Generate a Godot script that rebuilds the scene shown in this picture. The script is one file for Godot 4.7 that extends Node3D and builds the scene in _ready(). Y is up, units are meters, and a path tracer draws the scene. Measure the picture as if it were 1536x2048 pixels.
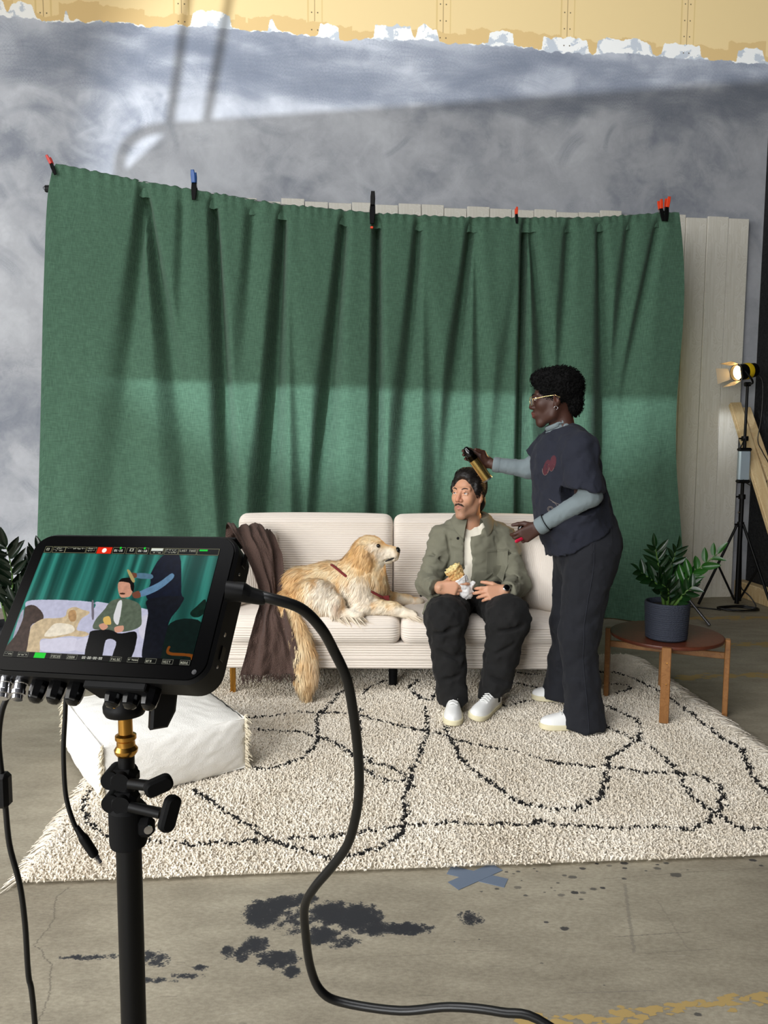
extends Node3D

var rng := RandomNumberGenerator.new()
var taken := {}
var M := {}

func _ready() -> void:
	rng.seed = 71
	# camera
	var cam := Camera3D.new()
	cam.name = "camera"
	add_child(cam)
	cam.position = Vector3(0, 1.4, 0)
	cam.basis = Basis(Vector3.RIGHT, deg_to_rad(-5.5)) * Basis(Vector3.BACK, 0.005)
	cam.fov = 67.31
	cam.near = 0.05
	cam.far = 60.0
	cam.current = true
	# environment: a closed hall, so only a dim grey outside
	var we := WorldEnvironment.new()
	we.name = "environment"
	var env := Environment.new()
	env.background_mode = Environment.BG_COLOR
	env.background_color = Color(0.55, 0.6, 0.68)
	env.tonemap_mode = Environment.TONE_MAPPER_LINEAR
	env.tonemap_exposure = 0.96
	env.sdfgi_enabled = true
	env.ssao_enabled = true
	env.ssil_enabled = true
	we.environment = env
	add_child(we)
	# large soft lights: roof and wall fills added for brightness, then the diffusion cloth
	area_light("added_roof_light", Vector3(-1.3, 5.12, -0.2), Vector3(-1.3, 0, -0.2), 3.4, 2.2, Color(0.98, 0.985, 1.0), 15.0)
	area_light("added_window_light", Vector3(-3.4, 2.7, 6.45), Vector3(0.4, 1.9, -6.0), 5.6, 3.0, Color(0.98, 0.99, 1.0), 80.0)
	area_light("added_window_light", Vector3(-7.05, 2.9, 0.2), Vector3(0.6, 1.7, -5.2), 4.4, 2.6, Color(0.98, 0.99, 1.0), 52.0)
	area_light("cloth_light", FRAME_C + FRAME_N * 0.06, FRAME_C + FRAME_N * 2.0, 2.3, 0.86, Color(1.0, 0.985, 0.965), 4.5)
	# the hard studio lamp that throws the shadow of the frame on the wall
	var sp := SpotLight3D.new()
	sp.name = "studio_lamp_light"
	add_child(sp)
	sp.look_at_from_position(LAMP, Vector3(0.6, 3.6, -6.5))
	sp.light_color = Color(0.93, 0.96, 1.0)
	sp.light_energy = 140.0
	sp.spot_range = 30.0
	sp.spot_angle = 14.0
	sp.spot_angle_attenuation = 0.35
	sp.light_size = 0.03
	sp.shadow_enabled = true
	materials()
	print("room ", Time.get_ticks_msec())
	build_room()
	print("backdrop ", Time.get_ticks_msec())
	build_backdrop()
	print("rug ", Time.get_ticks_msec())
	build_rug()
	build_sofa()
	print("furniture ", Time.get_ticks_msec())
	build_pouf()
	build_table()
	build_plants()
	build_lamp_stand()
	build_off_camera_lights()
	print("monitor ", Time.get_ticks_msec())
	build_monitor()
	print("man ", Time.get_ticks_msec())
	build_man()
	print("woman ", Time.get_ticks_msec())
	build_woman()
	print("dog ", Time.get_ticks_msec())
	build_dog()
	print("done ", Time.get_ticks_msec())

const LAMP := Vector3(-5.5, 2.4, 4.0)
const FRAME_C := Vector3(-2.733, 2.634, -0.255)
const FRAME_N := Vector3(0.60, -0.26, -0.757)

func area_light(called: String, at: Vector3, to: Vector3, w: float, h: float, c: Color, e: float) -> void:
	var l := AreaLight3D.new()
	l.name = called
	add_child(l, true)
	var up := Vector3.UP if absf((to - at).normalized().y) < 0.95 else Vector3.BACK
	l.look_at_from_position(at, to, up)
	l.area_size = Vector2(w, h)
	l.light_color = c
	l.light_energy = e
	l.area_range = 30.0
	l.shadow_enabled = true

# ---------------------------------------------------------------- helpers
func numbered(n: String) -> String:
	if not taken.has(n):
		taken[n] = 0
		return n
	taken[n] += 1
	return "%s_%03d" % [n, taken[n]]

func tag(o: Node, label: String, category: String, group := "") -> Node:
	o.set_meta("label", label)
	o.set_meta("category", category)
	if group != "":
		o.set_meta("group", group)
	return o

func thing(called: String, label: String, category: String, at := Vector3.ZERO, group := "") -> Node3D:
	var o := Node3D.new()
	o.name = numbered(called)
	add_child(o)
	o.position = at
	tag(o, label, category, group)
	return o

func obj(called: String, mesh: Mesh, m: Material, parent: Node = null) -> MeshInstance3D:
	var o := MeshInstance3D.new()
	o.mesh = mesh
	if m != null:
		o.material_override = m
	if parent == null:
		o.name = numbered(called)
		add_child(o)
	else:
		o.name = called
		parent.add_child(o, true)
	return o

func struct_(o: Node) -> Node:
	o.set_meta("kind", "structure")
	return o

func stuff(o: Node) -> Node:
	o.set_meta("kind", "stuff")
	return o

func mat(c: Color, rough := 0.7, metal := 0.0) -> StandardMaterial3D:
	var m := StandardMaterial3D.new()
	m.albedo_color = c
	m.roughness = rough
	m.metallic = metal
	return m

func vmat(rough := 0.7) -> StandardMaterial3D:
	var m := mat(Color.WHITE, rough)
	m.vertex_color_use_as_albedo = true
	return m

func noise_normal(freq: float, strength: float, size := 256, seed_ := 1) -> NoiseTexture2D:
	var n := FastNoiseLite.new()
	n.seed = seed_
	n.frequency = freq
	n.fractal_octaves = 3
	var t := NoiseTexture2D.new()
	t.width = size
	t.height = size
	t.seamless = true
	t.as_normal_map = true
	t.bump_strength = strength
	t.noise = n
	return t

func tri(m: StandardMaterial3D, s: float, world := true) -> StandardMaterial3D:
	m.uv1_triplanar = true
	m.uv1_world_triplanar = world
	m.uv1_scale = Vector3(s, s, s)
	return m

func lin(c: Color) -> Color:
	return c.srgb_to_linear()

# a mesh under construction
class G:
	var v := PackedVector3Array()
	var uv := PackedVector2Array()
	var col := PackedColorArray()
	var ix := PackedInt32Array()
	var c := Color.WHITE

	func p(q: Vector3, t := Vector2.ZERO) -> int:
		v.append(q)
		uv.append(t)
		col.append(c)
		return v.size() - 1

	func t3(a: int, b: int, d: int) -> void:
		ix.append(a)
		ix.append(b)
		ix.append(d)

	# corners run clockwise seen from the front
	func q4(a: int, b: int, d: int, e: int) -> void:
		t3(a, b, d)
		t3(a, d, e)

	func quad(a: Vector3, b: Vector3, d: Vector3, e: Vector3) -> void:
		q4(p(a, Vector2(0, 0)), p(b, Vector2(1, 0)), p(d, Vector2(1, 1)), p(e, Vector2(0, 1)))

	# rows of points; every row has the same length
	func rows(r: Array, close_u := false, close_v := false, flip := false) -> void:
		var base := v.size()
		var nv := r.size()
		var row0: PackedVector3Array = r[0]
		var nu := row0.size()
		for j in nv:
			var row: PackedVector3Array = r[j]
			for i in nu:
				p(row[i], Vector2(float(i) / maxf(1, nu - 1), float(j) / maxf(1, nv - 1)))
		for j in (nv if close_v else nv - 1):
			for i in (nu if close_u else nu - 1):
				var i2 := (i + 1) % nu
				var j2 := (j + 1) % nv
				var a := base + j * nu + i
				var b := base + j * nu + i2
				var d := base + j2 * nu + i2
				var e := base + j2 * nu + i
				if flip:
					q4(a, e, d, b)
				else:
					q4(a, b, d, e)

	func cap(row: PackedVector3Array, flip := false) -> void:
		var m := Vector3.ZERO
		for q in row:
			m += q
		m /= row.size()
		var k := p(m)
		var base := v.size()
		for q in row:
			p(q)
		var n := row.size()
		for i in n:
			if flip:
				t3(k, base + (i + 1) % n, base + i)
			else:
				t3(k, base + i, base + (i + 1) % n)

	# tube along points with one radius per point
	func tube(pts: PackedVector3Array, rad: PackedFloat32Array, sides := 10, caps := true, flat := 1.0, flat_dir := Vector3.ZERO) -> void:
		var n := pts.size()
		var rr := []
		var prev := Vector3.ZERO
		for i in n:
			var d := (pts[mini(i + 1, n - 1)] - pts[maxi(i - 1, 0)]).normalized()
			var u: Vector3
			if flat_dir != Vector3.ZERO:
				u = (flat_dir - d * d.dot(flat_dir)).normalized()
			elif i == 0:
				u = d.cross(Vector3.UP if absf(d.y) < 0.9 else Vector3.RIGHT).normalized()
			else:
				u = (prev - d * d.dot(prev)).normalized()
			prev = u
			var w := d.cross(u)
			var row := PackedVector3Array()
			var r := rad[mini(i, rad.size() - 1)]
			for k in sides:
				var a := TAU * k / sides
				row.append(pts[i] + u * cos(a) * r * flat + w * sin(a) * r)
			rr.append(row)
		rows(rr, true, false)
		if caps:
			cap(rr[0], true)
			cap(rr[n - 1], false)

	func rod(a: Vector3, b: Vector3, r: float, sides := 10, r2 := -1.0) -> void:
		tube(PackedVector3Array([a, b]), PackedFloat32Array([r, r if r2 < 0 else r2]), sides)

	# profile of (radius, height) turned about the y axis of xf
	func lathe(prof: PackedVector2Array, sides := 24, xf := Transform3D.IDENTITY) -> void:
		var rr := []
		for q in prof:
			var row := PackedVector3Array()
			for k in sides:
				var a := TAU * k / sides
				row.append(xf * Vector3(cos(a) * q.x, q.y, sin(a) * q.x))
			rr.append(row)
		rows(rr, true, false)
		if prof[0].x > 1e-5:
			cap(rr[0], true)
		if prof[prof.size() - 1].x > 1e-5:
			cap(rr[rr.size() - 1], false)

	# box with chamfered edges
	func box(s: Vector3, xf := Transform3D.IDENTITY, bev := 0.004) -> void:
		var h := s * 0.5
		bev = minf(bev, minf(h.x, minf(h.y, h.z)) * 0.9)
		var id := {}
		for sx in [-1, 1]:
			for sy in [-1, 1]:
				for sz in [-1, 1]:
					for ax in 3:
						var q := Vector3(sx * (h.x - bev), sy * (h.y - bev), sz * (h.z - bev))
						q[ax] = [sx, sy, sz][ax] * h[ax]
						id[[sx, sy, sz, ax]] = p(xf * q, Vector2(q.x + q.z, q.y))
		for ax in 3:
			var b1 := (ax + 1) % 3
			var b2 := (ax + 2) % 3
			for s0 in [-1, 1]:
				var f := []
				for k in [[-1, -1], [1, -1], [1, 1], [-1, 1]]:
					var g := [0, 0, 0]
					g[ax] = s0
					g[b1] = k[0]
					g[b2] = k[1]
					f.append(id[[g[0], g[1], g[2], ax]])
				if s0 > 0:
					q4(f[0], f[3], f[2], f[1])
				else:
					q4(f[0], f[1], f[2], f[3])
			# edges along ax
			for s1 in [-1, 1]:
				for s2 in [-1, 1]:
					var e := []
					for s0 in [-1, 1]:
						var g := [0, 0, 0]
						g[ax] = s0
						g[b1] = s1
						g[b2] = s2
						e.append(id[[g[0], g[1], g[2], b1]])
						e.append(id[[g[0], g[1], g[2], b2]])
					if s1 * s2 > 0:
						q4(e[0], e[2], e[3], e[1])
					else:
						q4(e[0], e[1], e[3], e[2])
		for sx in [-1, 1]:
			for sy in [-1, 1]:
				for sz in [-1, 1]:
					var a: int = id[[sx, sy, sz, 0]]
					var b: int = id[[sx, sy, sz, 1]]
					var d: int = id[[sx, sy, sz, 2]]
					if sx * sy * sz > 0:
						t3(a, d, b)
					else:
						t3(a, b, d)

	# outline in the xy plane of xf, thick along z from 0 to d, edges rounded by bev
	func prism(poly: PackedVector2Array, d: float, xf := Transform3D.IDENTITY, bev := 0.0) -> void:
		if Geometry2D.is_polygon_clockwise(poly):
			poly.reverse()
		var inner := poly
		if bev > 0:
			var o := Geometry2D.offset_polygon(poly, -bev, Geometry2D.JOIN_MITER)
			if o.size() > 0 and o[0].size() == poly.size():
				# rotate to match the nearest vertex
				var best := 0
				for k in poly.size():
					if o[0][k].distance_to(poly[0]) < o[0][best].distance_to(poly[0]):
						best = k
				inner = PackedVector2Array()
				for k in poly.size():
					inner.append(o[0][(best + k) % poly.size()])
		var tris := Geometry2D.triangulate_polygon(inner)
		var f0 := v.size()
		for q in inner:
			p(xf * Vector3(q.x, q.y, d), q)
		var b0 := v.size()
		for q in inner:
			p(xf * Vector3(q.x, q.y, 0), q)
		for k in range(0, tris.size(), 3):
			var a := tris[k]
			var b := tris[k + 1]
			var e := tris[k + 2]
			var s := (inner[b] - inner[a]).cross(inner[e] - inner[a])
			if s > 0:
				t3(f0 + a, f0 + e, f0 + b)
				t3(b0 + a, b0 + b, b0 + e)
			else:
				t3(f0 + a, f0 + b, f0 + e)
				t3(b0 + a, b0 + e, b0 + b)
		var lv := []
		if bev > 0:
			lv = [[inner, d], [poly, d - bev], [poly, bev], [inner, 0.0]]
		else:
			lv = [[poly, d], [poly, 0.0]]
		var rr := []
		for l in lv:
			var row := PackedVector3Array()
			for q in l[0]:
				row.append(xf * Vector3(q.x, q.y, l[1]))
			rr.append(row)
		rows(rr, true, false, true)

	# normals are shared between faces that meet at less than the crease angle
	func mesh(crease := 40.0) -> ArrayMesh:
		var nt := ix.size() / 3
		var fn := PackedVector3Array()
		fn.resize(nt)
		for k in nt:
			var a := v[ix[3 * k]]
			fn[k] = (v[ix[3 * k + 2]] - a).cross(v[ix[3 * k + 1]] - a)
		var arr := []
		arr.resize(Mesh.ARRAY_MAX)
		if crease >= 180.0:
			var nn := PackedVector3Array()
			nn.resize(v.size())
			for k in nt:
				nn[ix[3 * k]] += fn[k]
				nn[ix[3 * k + 1]] += fn[k]
				nn[ix[3 * k + 2]] += fn[k]
			for k in nn.size():
				nn[k] = nn[k].normalized()
			arr[Mesh.ARRAY_VERTEX] = v
			arr[Mesh.ARRAY_NORMAL] = nn
			arr[Mesh.ARRAY_TEX_UV] = uv
			arr[Mesh.ARRAY_COLOR] = col
			arr[Mesh.ARRAY_INDEX] = ix
		else:
			var at := {}
			for k in v.size():
				var key := Vector3i((v[k] * 50000.0).round())
				if not at.has(key):
					at[key] = PackedInt32Array()
			for k in ix.size():
				at[Vector3i((v[ix[k]] * 50000.0).round())].append(k / 3)
			var cs := cos(deg_to_rad(crease))
			var ov := PackedVector3Array()
			var on := PackedVector3Array()
			var ou := PackedVector2Array()
			var oc := PackedColorArray()
			for k in ix.size():
				var i := ix[k]
				var f := fn[k / 3]
				var fu := f.normalized()
				var s := Vector3.ZERO
				for w in at[Vector3i((v[i] * 50000.0).round())]:
					if fn[w].normalized().dot(fu) > cs:
						s += fn[w]
				ov.append(v[i])
				on.append(s.normalized() if s.length_squared() > 0 else Vector3.UP)
				ou.append(uv[i])
				oc.append(col[i])
			arr[Mesh.ARRAY_VERTEX] = ov
			arr[Mesh.ARRAY_NORMAL] = on
			arr[Mesh.ARRAY_TEX_UV] = ou
			arr[Mesh.ARRAY_COLOR] = oc
		var m := ArrayMesh.new()
		m.add_surface_from_arrays(Mesh.PRIMITIVE_TRIANGLES, arr)
		return m

func xf(at: Vector3, x := Vector3.RIGHT, y := Vector3.UP) -> Transform3D:
	var z := x.cross(y).normalized()
	return Transform3D(Basis(x.normalized(), z.cross(x).normalized(), z), at)

# a frame whose y axis runs along d
func along(at: Vector3, d: Vector3) -> Transform3D:
	d = d.normalized()
	var s := Vector3.RIGHT if absf(d.x) < 0.9 else Vector3.BACK
	var z := s.cross(d).normalized()
	return Transform3D(Basis(d.cross(z).normalized(), d, z), at)

func V2(a: Array) -> PackedVector2Array:
	var o := PackedVector2Array()
	for k in range(0, a.size(), 2):
		o.append(Vector2(a[k], a[k + 1]))
	return o

func V3(a: Array) -> PackedVector3Array:
	var o := PackedVector3Array()
	for k in range(0, a.size(), 3):
		o.append(Vector3(a[k], a[k + 1], a[k + 2]))
	return o

func smooth(pts: PackedVector3Array, per := 6) -> PackedVector3Array:
	var o := PackedVector3Array()
	var n := pts.size()
	for i in n - 1:
		for k in per:
			o.append(pts[i].cubic_interpolate(pts[i + 1], pts[maxi(i - 1, 0)], pts[mini(i + 2, n - 1)], float(k) / per))
	o.append(pts[n - 1])
	return o

func rads(a: Array, n: int) -> PackedFloat32Array:
	var o := PackedFloat32Array()
	for i in n:
		var t := float(i) / maxf(1, n - 1) * (a.size() - 1)
		var k := mini(int(t), a.size() - 2)
		o.append(lerpf(a[k], a[k + 1], t - k))
	return o

func round_rect(w: float, h: float, r: float, seg := 6) -> PackedVector2Array:
	var o := PackedVector2Array()
	for k in 4:
		var c := Vector2([1, -1, -1, 1][k] * (w / 2 - r), [1, 1, -1, -1][k] * (h / 2 - r))
		for s in seg + 1:
			var a := PI / 2 * (k + float(s) / seg)
			o.append(c + Vector2(cos(a), sin(a)) * r)
	return o

# a distance field on a grid, meshed as surface nets
class Field:
	var o: Vector3
	var h: float
	var nx: int
	var ny: int
	var nz: int
	var d := PackedFloat32Array()

	func _init(lo: Vector3, hi: Vector3, cell: float) -> void:
		o = lo
		h = cell
		nx = int((hi.x - lo.x) / cell) + 2
		ny = int((hi.y - lo.y) / cell) + 2
		nz = int((hi.z - lo.z) / cell) + 2
		d.resize(nx * ny * nz)
		d.fill(1.0)

	func rng_(lo: Vector3, hi: Vector3) -> Array:
		var a := Vector3i(((lo - o) / h).floor()).clamp(Vector3i.ZERO, Vector3i(nx - 1, ny - 1, nz - 1))
		var b := Vector3i(((hi - o) / h).ceil()).clamp(Vector3i.ZERO, Vector3i(nx - 1, ny - 1, nz - 1))
		return [a, b]

	# tapered capsule, joined with a smooth minimum of width k; fl squashes it along the direction fd
	func cap(a: Vector3, b: Vector3, ra: float, rb: float, k := 0.02, fd := Vector3.ZERO, fl := 1.0) -> void:
		var m := maxf(ra, rb) * maxf(1.0, 1.0 / fl) + k + 2.5 * h
		var mm := Vector3(m, m, m)
		var r := rng_(a.min(b) - mm, a.max(b) + mm)
		var lo: Vector3i = r[0]
		var hi: Vector3i = r[1]
		var ba := b - a
		var il := 1.0 / maxf(1e-9, ba.length_squared())
		var squash := fd != Vector3.ZERO
		fd = fd.normalized()
		for z in range(lo.z, hi.z + 1):
			for y in range(lo.y, hi.y + 1):
				var i := (z * ny + y) * nx + lo.x
				for x in range(lo.x, hi.x + 1):
					var q := o + Vector3(x, y, z) * h - a
					var t := clampf(q.dot(ba) * il, 0.0, 1.0)
					var w := q - ba * t
					if squash:
						w += fd * (w.dot(fd) * (1.0 / fl - 1.0))
					var s := w.length() - lerpf(ra, rb, t)
					var e := d[i]
					var g := maxf(k - absf(e - s), 0.0)
					d[i] = minf(e, s) - g * g * 0.25 / k
					i += 1

	func ell(c: Vector3, rad: Vector3, k := 0.02, bs := Basis.IDENTITY, cut := false) -> void:
		var big := maxf(rad.x, maxf(rad.y, rad.z)) + k + 2.5 * h
		var mm := Vector3(big, big, big)
		var r := rng_(c - mm, c + mm)
		var lo: Vector3i = r[0]
		var hi: Vector3i = r[1]
		var inv := bs.transposed()
		for z in range(lo.z, hi.z + 1):
			for y in range(lo.y, hi.y + 1):
				var i := (z * ny + y) * nx + lo.x
				for x in range(lo.x, hi.x + 1):
					var q := inv * (o + Vector3(x, y, z) * h - c)
					var k0 := (q / rad).length()
					var k1 := (q / (rad * rad)).length()
					var s := k0 * (k0 - 1.0) / maxf(k1, 1e-6) if k0 > 1e-4 else -minf(rad.x, minf(rad.y, rad.z))
					var e := d[i]
					if cut:
						var g2 := maxf(k - absf(e + s), 0.0)
						d[i] = maxf(e, -s) + g2 * g2 * 0.25 / k
					else:
						var g := maxf(k - absf(e - s), 0.0)
						d[i] = minf(e, s) - g * g * 0.25 / k
					i += 1

	# cut away the side that n points to, within the radius
	func plane(c: Vector3, n: Vector3, rad: float) -> void:
		n = n.normalized()
		var mm := Vector3(rad, rad, rad)
		var r := rng_(c - mm, c + mm)
		var lo: Vector3i = r[0]
		var hi: Vector3i = r[1]
		for z in range(lo.z, hi.z + 1):
			for y in range(lo.y, hi.y + 1):
				var i := (z * ny + y) * nx + lo.x
				for x in range(lo.x, hi.x + 1):
					var q := o + Vector3(x, y, z) * h - c
					if q.length_squared() < rad * rad:
						d[i] = maxf(d[i], q.dot(n))
					i += 1

	# wrinkles: add noise to the distance
	func rough(nz_: FastNoiseLite, amp: float, sc := Vector3.ONE, band := 0.04) -> void:
		for z in nz:
			for y in ny:
				var i := (z * ny + y) * nx
				for x in nx:
					if absf(d[i]) < band:
						d[i] += amp * nz_.get_noise_3dv((o + Vector3(x, y, z) * h) * sc)
					i += 1

	func mesh(g: G, place := Transform3D.IDENTITY) -> void:
		var id := PackedInt32Array()
		id.resize(d.size())
		id.fill(-1)
		var sy := nx
		var sz := nx * ny
		var off := PackedInt32Array([0, 1, sy, sy + 1, sz, sz + 1, sz + sy, sz + sy + 1])
		var ea := PackedInt32Array([0, 2, 4, 6, 0, 1, 4, 5, 0, 1, 2, 3])
		var eb := PackedInt32Array([1, 3, 5, 7, 2, 3, 6, 7, 4, 5, 6, 7])
		for z in nz - 1:
			for y in ny - 1:
				var i := (z * ny + y) * nx
				for x in nx - 1:
					var m := 0
					if d[i] < 0: m += 1
					if d[i + 1] < 0: m += 1
					if d[i + sy] < 0: m += 1
					if d[i + sy + 1] < 0: m += 1
					if d[i + sz] < 0: m += 1
					if d[i + sz + 1] < 0: m += 1
					if d[i + sz + sy] < 0: m += 1
					if d[i + sz + sy + 1] < 0: m += 1
					if m > 0 and m < 8:
						var s := Vector3.ZERO
						var n := 0
						for e in 12:
							var a := ea[e]
							var b := eb[e]
							var da := d[i + off[a]]
							var db := d[i + off[b]]
							if (da < 0) != (db < 0):
								var t := da / (da - db)
								s += Vector3(a & 1, (a >> 1) & 1, a >> 2).lerp(Vector3(b & 1, (b >> 1) & 1, b >> 2), t)
								n += 1
						id[i] = g.p(place * (o + (Vector3(x, y, z) + s / n) * h))
					i += 1
		for z in range(1, nz - 1):
			for y in range(1, ny - 1):
				var i := (z * ny + y) * nx + 1
				for x in range(1, nx - 1):
					var a := d[i] < 0
					if a != (d[i + 1] < 0):
						g_quad(g, id[i - sy - sz], id[i - sz], id[i], id[i - sy], not a)
					if a != (d[i + sy] < 0):
						g_quad(g, id[i - 1 - sz], id[i - 1], id[i], id[i - sz], not a)
					if a != (d[i + sz] < 0):
						g_quad(g, id[i - 1 - sy], id[i - sy], id[i], id[i - 1], not a)
					i += 1

	func g_quad(g: G, a: int, b: int, c: int, e: int, flip: bool) -> void:
		if a < 0 or b < 0 or c < 0 or e < 0:
			return
		if flip:
			g.q4(a, b, c, e)
		else:
			g.q4(a, e, c, b)

func fnoise(seed_: int, freq: float, oct := 3) -> FastNoiseLite:
	var n := FastNoiseLite.new()
	n.seed = seed_
	n.frequency = freq
	n.noise_type = FastNoiseLite.TYPE_SIMPLEX_SMOOTH
	n.fractal_octaves = oct
	return n

# ---------------------------------------------------------------- materials
func materials() -> void:
	var fab := noise_normal(0.09, 5.0, 256, 3)
	M.black = mat(Color(0.014, 0.014, 0.017), 0.5)
	M.black.metallic_specular = 0.35
	M.black_matte = mat(Color(0.018, 0.018, 0.021), 0.75)
	M.black_matte.metallic_specular = 0.3
	M.gloss_black = mat(Color(0.010, 0.010, 0.012), 0.12)
	M.bezel = mat(Color(0.008, 0.008, 0.010), 0.2)
	M.bezel.metallic_specular = 0.14
	M.ceiling = mat(Color(0.30, 0.30, 0.31), 0.9)
	M.rubber = mat(Color(0.022, 0.022, 0.024), 0.38)
	M.steel = mat(Color(0.62, 0.62, 0.64), 0.3, 1.0)
	M.chrome = mat(Color(0.8, 0.8, 0.82), 0.14, 1.0)
	M.brass = mat(Color(0.83, 0.62, 0.30), 0.26, 1.0)
	M.gold = mat(Color(0.95, 0.83, 0.58), 0.22, 1.0)
	M.orange = mat(Color(0.92, 0.27, 0.10), 0.45)
	M.red_plastic = mat(Color(0.78, 0.16, 0.10), 0.45)
	M.blue = mat(Color(0.10, 0.33, 0.62), 0.4)
	M.yellow = mat(Color(0.86, 0.72, 0.08), 0.45)
	M.white_leather = mat(Color(0.93, 0.93, 0.92), 0.5)
	M.cream_rubber = mat(Color(0.89, 0.855, 0.72), 0.7)
	M.cord = mat(Color(0.885, 0.845, 0.80), 0.9)
	M.cord.rim_enabled = true
	M.cord.rim = 0.25
	M.cord.normal_enabled = true
	M.cord.normal_texture = noise_normal(0.12, 1.5, 256, 9)
	tri(M.cord, 24.0)
	M.cotton = mat(Color(0.93, 0.92, 0.895), 0.9)
	M.cotton.normal_enabled = true
	M.cotton.normal_texture = fab
	M.cotton.normal_scale = 0.35
	tri(M.cotton, 7.0)
	M.cotton_raw = mat(Color(0.90, 0.86, 0.77), 0.95)
	M.pine = tri(grain(Color(0.91, 0.83, 0.66), Color(0.80, 0.665, 0.47), 21, 0.06, 0.006), 1.3, false)
	M.oak = tri(grain(Color(0.62, 0.435, 0.25), Color(0.50, 0.33, 0.17), 22, 0.03, 0.004), 3.0, false)
	M.oak.roughness = 0.38
	M.walnut = tri(grain(Color(0.40, 0.20, 0.12), Color(0.29, 0.13, 0.075), 23, 0.004, 0.03), 3.0, false)
	M.walnut.roughness = 0.45
	M.board = tri(grain(Color(0.93, 0.915, 0.875), Color(0.87, 0.85, 0.795), 24, 0.07, 0.004), 1.4, false)
	M.board.roughness = 0.6
	M.plaster_dark = mat(Color(0.085, 0.088, 0.10), 0.8)
	M.plaster_dark.normal_enabled = true
	M.plaster_dark.normal_texture = noise_normal(0.035, 12.0, 512, 5)
	tri(M.plaster_dark, 0.9)
	M.hall = mat(Color(0.42, 0.42, 0.42), 0.9)

# wood grain: stretched noise, fx and fy are the frequencies across the picture
func grain(a: Color, b: Color, seed_: int, fx: float, fy: float) -> StandardMaterial3D:
	var n := fnoise(seed_, 1.0, 3)
	var n2 := fnoise(seed_ + 50, 0.012, 2)
	var s := 384
	var im := Image.create(s, s, false, Image.FORMAT_RGB8)
	for y in s:
		for x in s:
			# blend the border so that the picture repeats
			var t := n.get_noise_2d(x * fx + 6.0 * n2.get_noise_2d(x, y), y * fy)
			var w := smoothstep(0.8, 1.0, float(maxi(x, y)) / s)
			if w > 0:
				t = lerpf(t, n.get_noise_2d((x - s * int(x > y)) * fx, (y - s * int(y >= x)) * fy), w)
			im.set_pixel(x, y, a.lerp(b, clampf(0.5 + t * 0.9, 0, 1)))
	var m := mat(Color.WHITE, 0.55)
	m.albedo_texture = ImageTexture.create_from_image(im)
	return m

# ---------------------------------------------------------------- the hall
const WALL_X := Vector3(0.994, 0, -0.1093)   # along the back wall
const WALL_N := Vector3(0.1093, 0, 0.994)    # out of the back wall

func wall_pt(x: float, y: float, off := 0.0) -> Vector3:
	# point on the back wall at world x
	return Vector3(x, y, -6.52 - 0.11 * x) + WALL_N * off

func slab(called: String, a: Vector3, b: Vector3, bottom: float, top: float, out: Vector3, m: Material) -> MeshInstance3D:
	# vertical slab from a to b, 0.2 thick towards out
	var g := G.new()
	var pts := [a, b, b + out * 0.2, a + out * 0.2]
	var lo := []
	var hi := []
	for q in pts:
		lo.append(Vector3(q.x, bottom, q.z))
		hi.append(Vector3(q.x, top, q.z))
	for k in 4:
		var k2: int = (k + 1) % 4
		g.quad(lo[k], hi[k], hi[k2], lo[k2])
	g.quad(hi[0], hi[3], hi[2], hi[1])
	g.quad(lo[0], lo[1], lo[2], lo[3])
	var o := obj(called, g.mesh(10.0), m)
	struct_(o)
	return o

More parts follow.
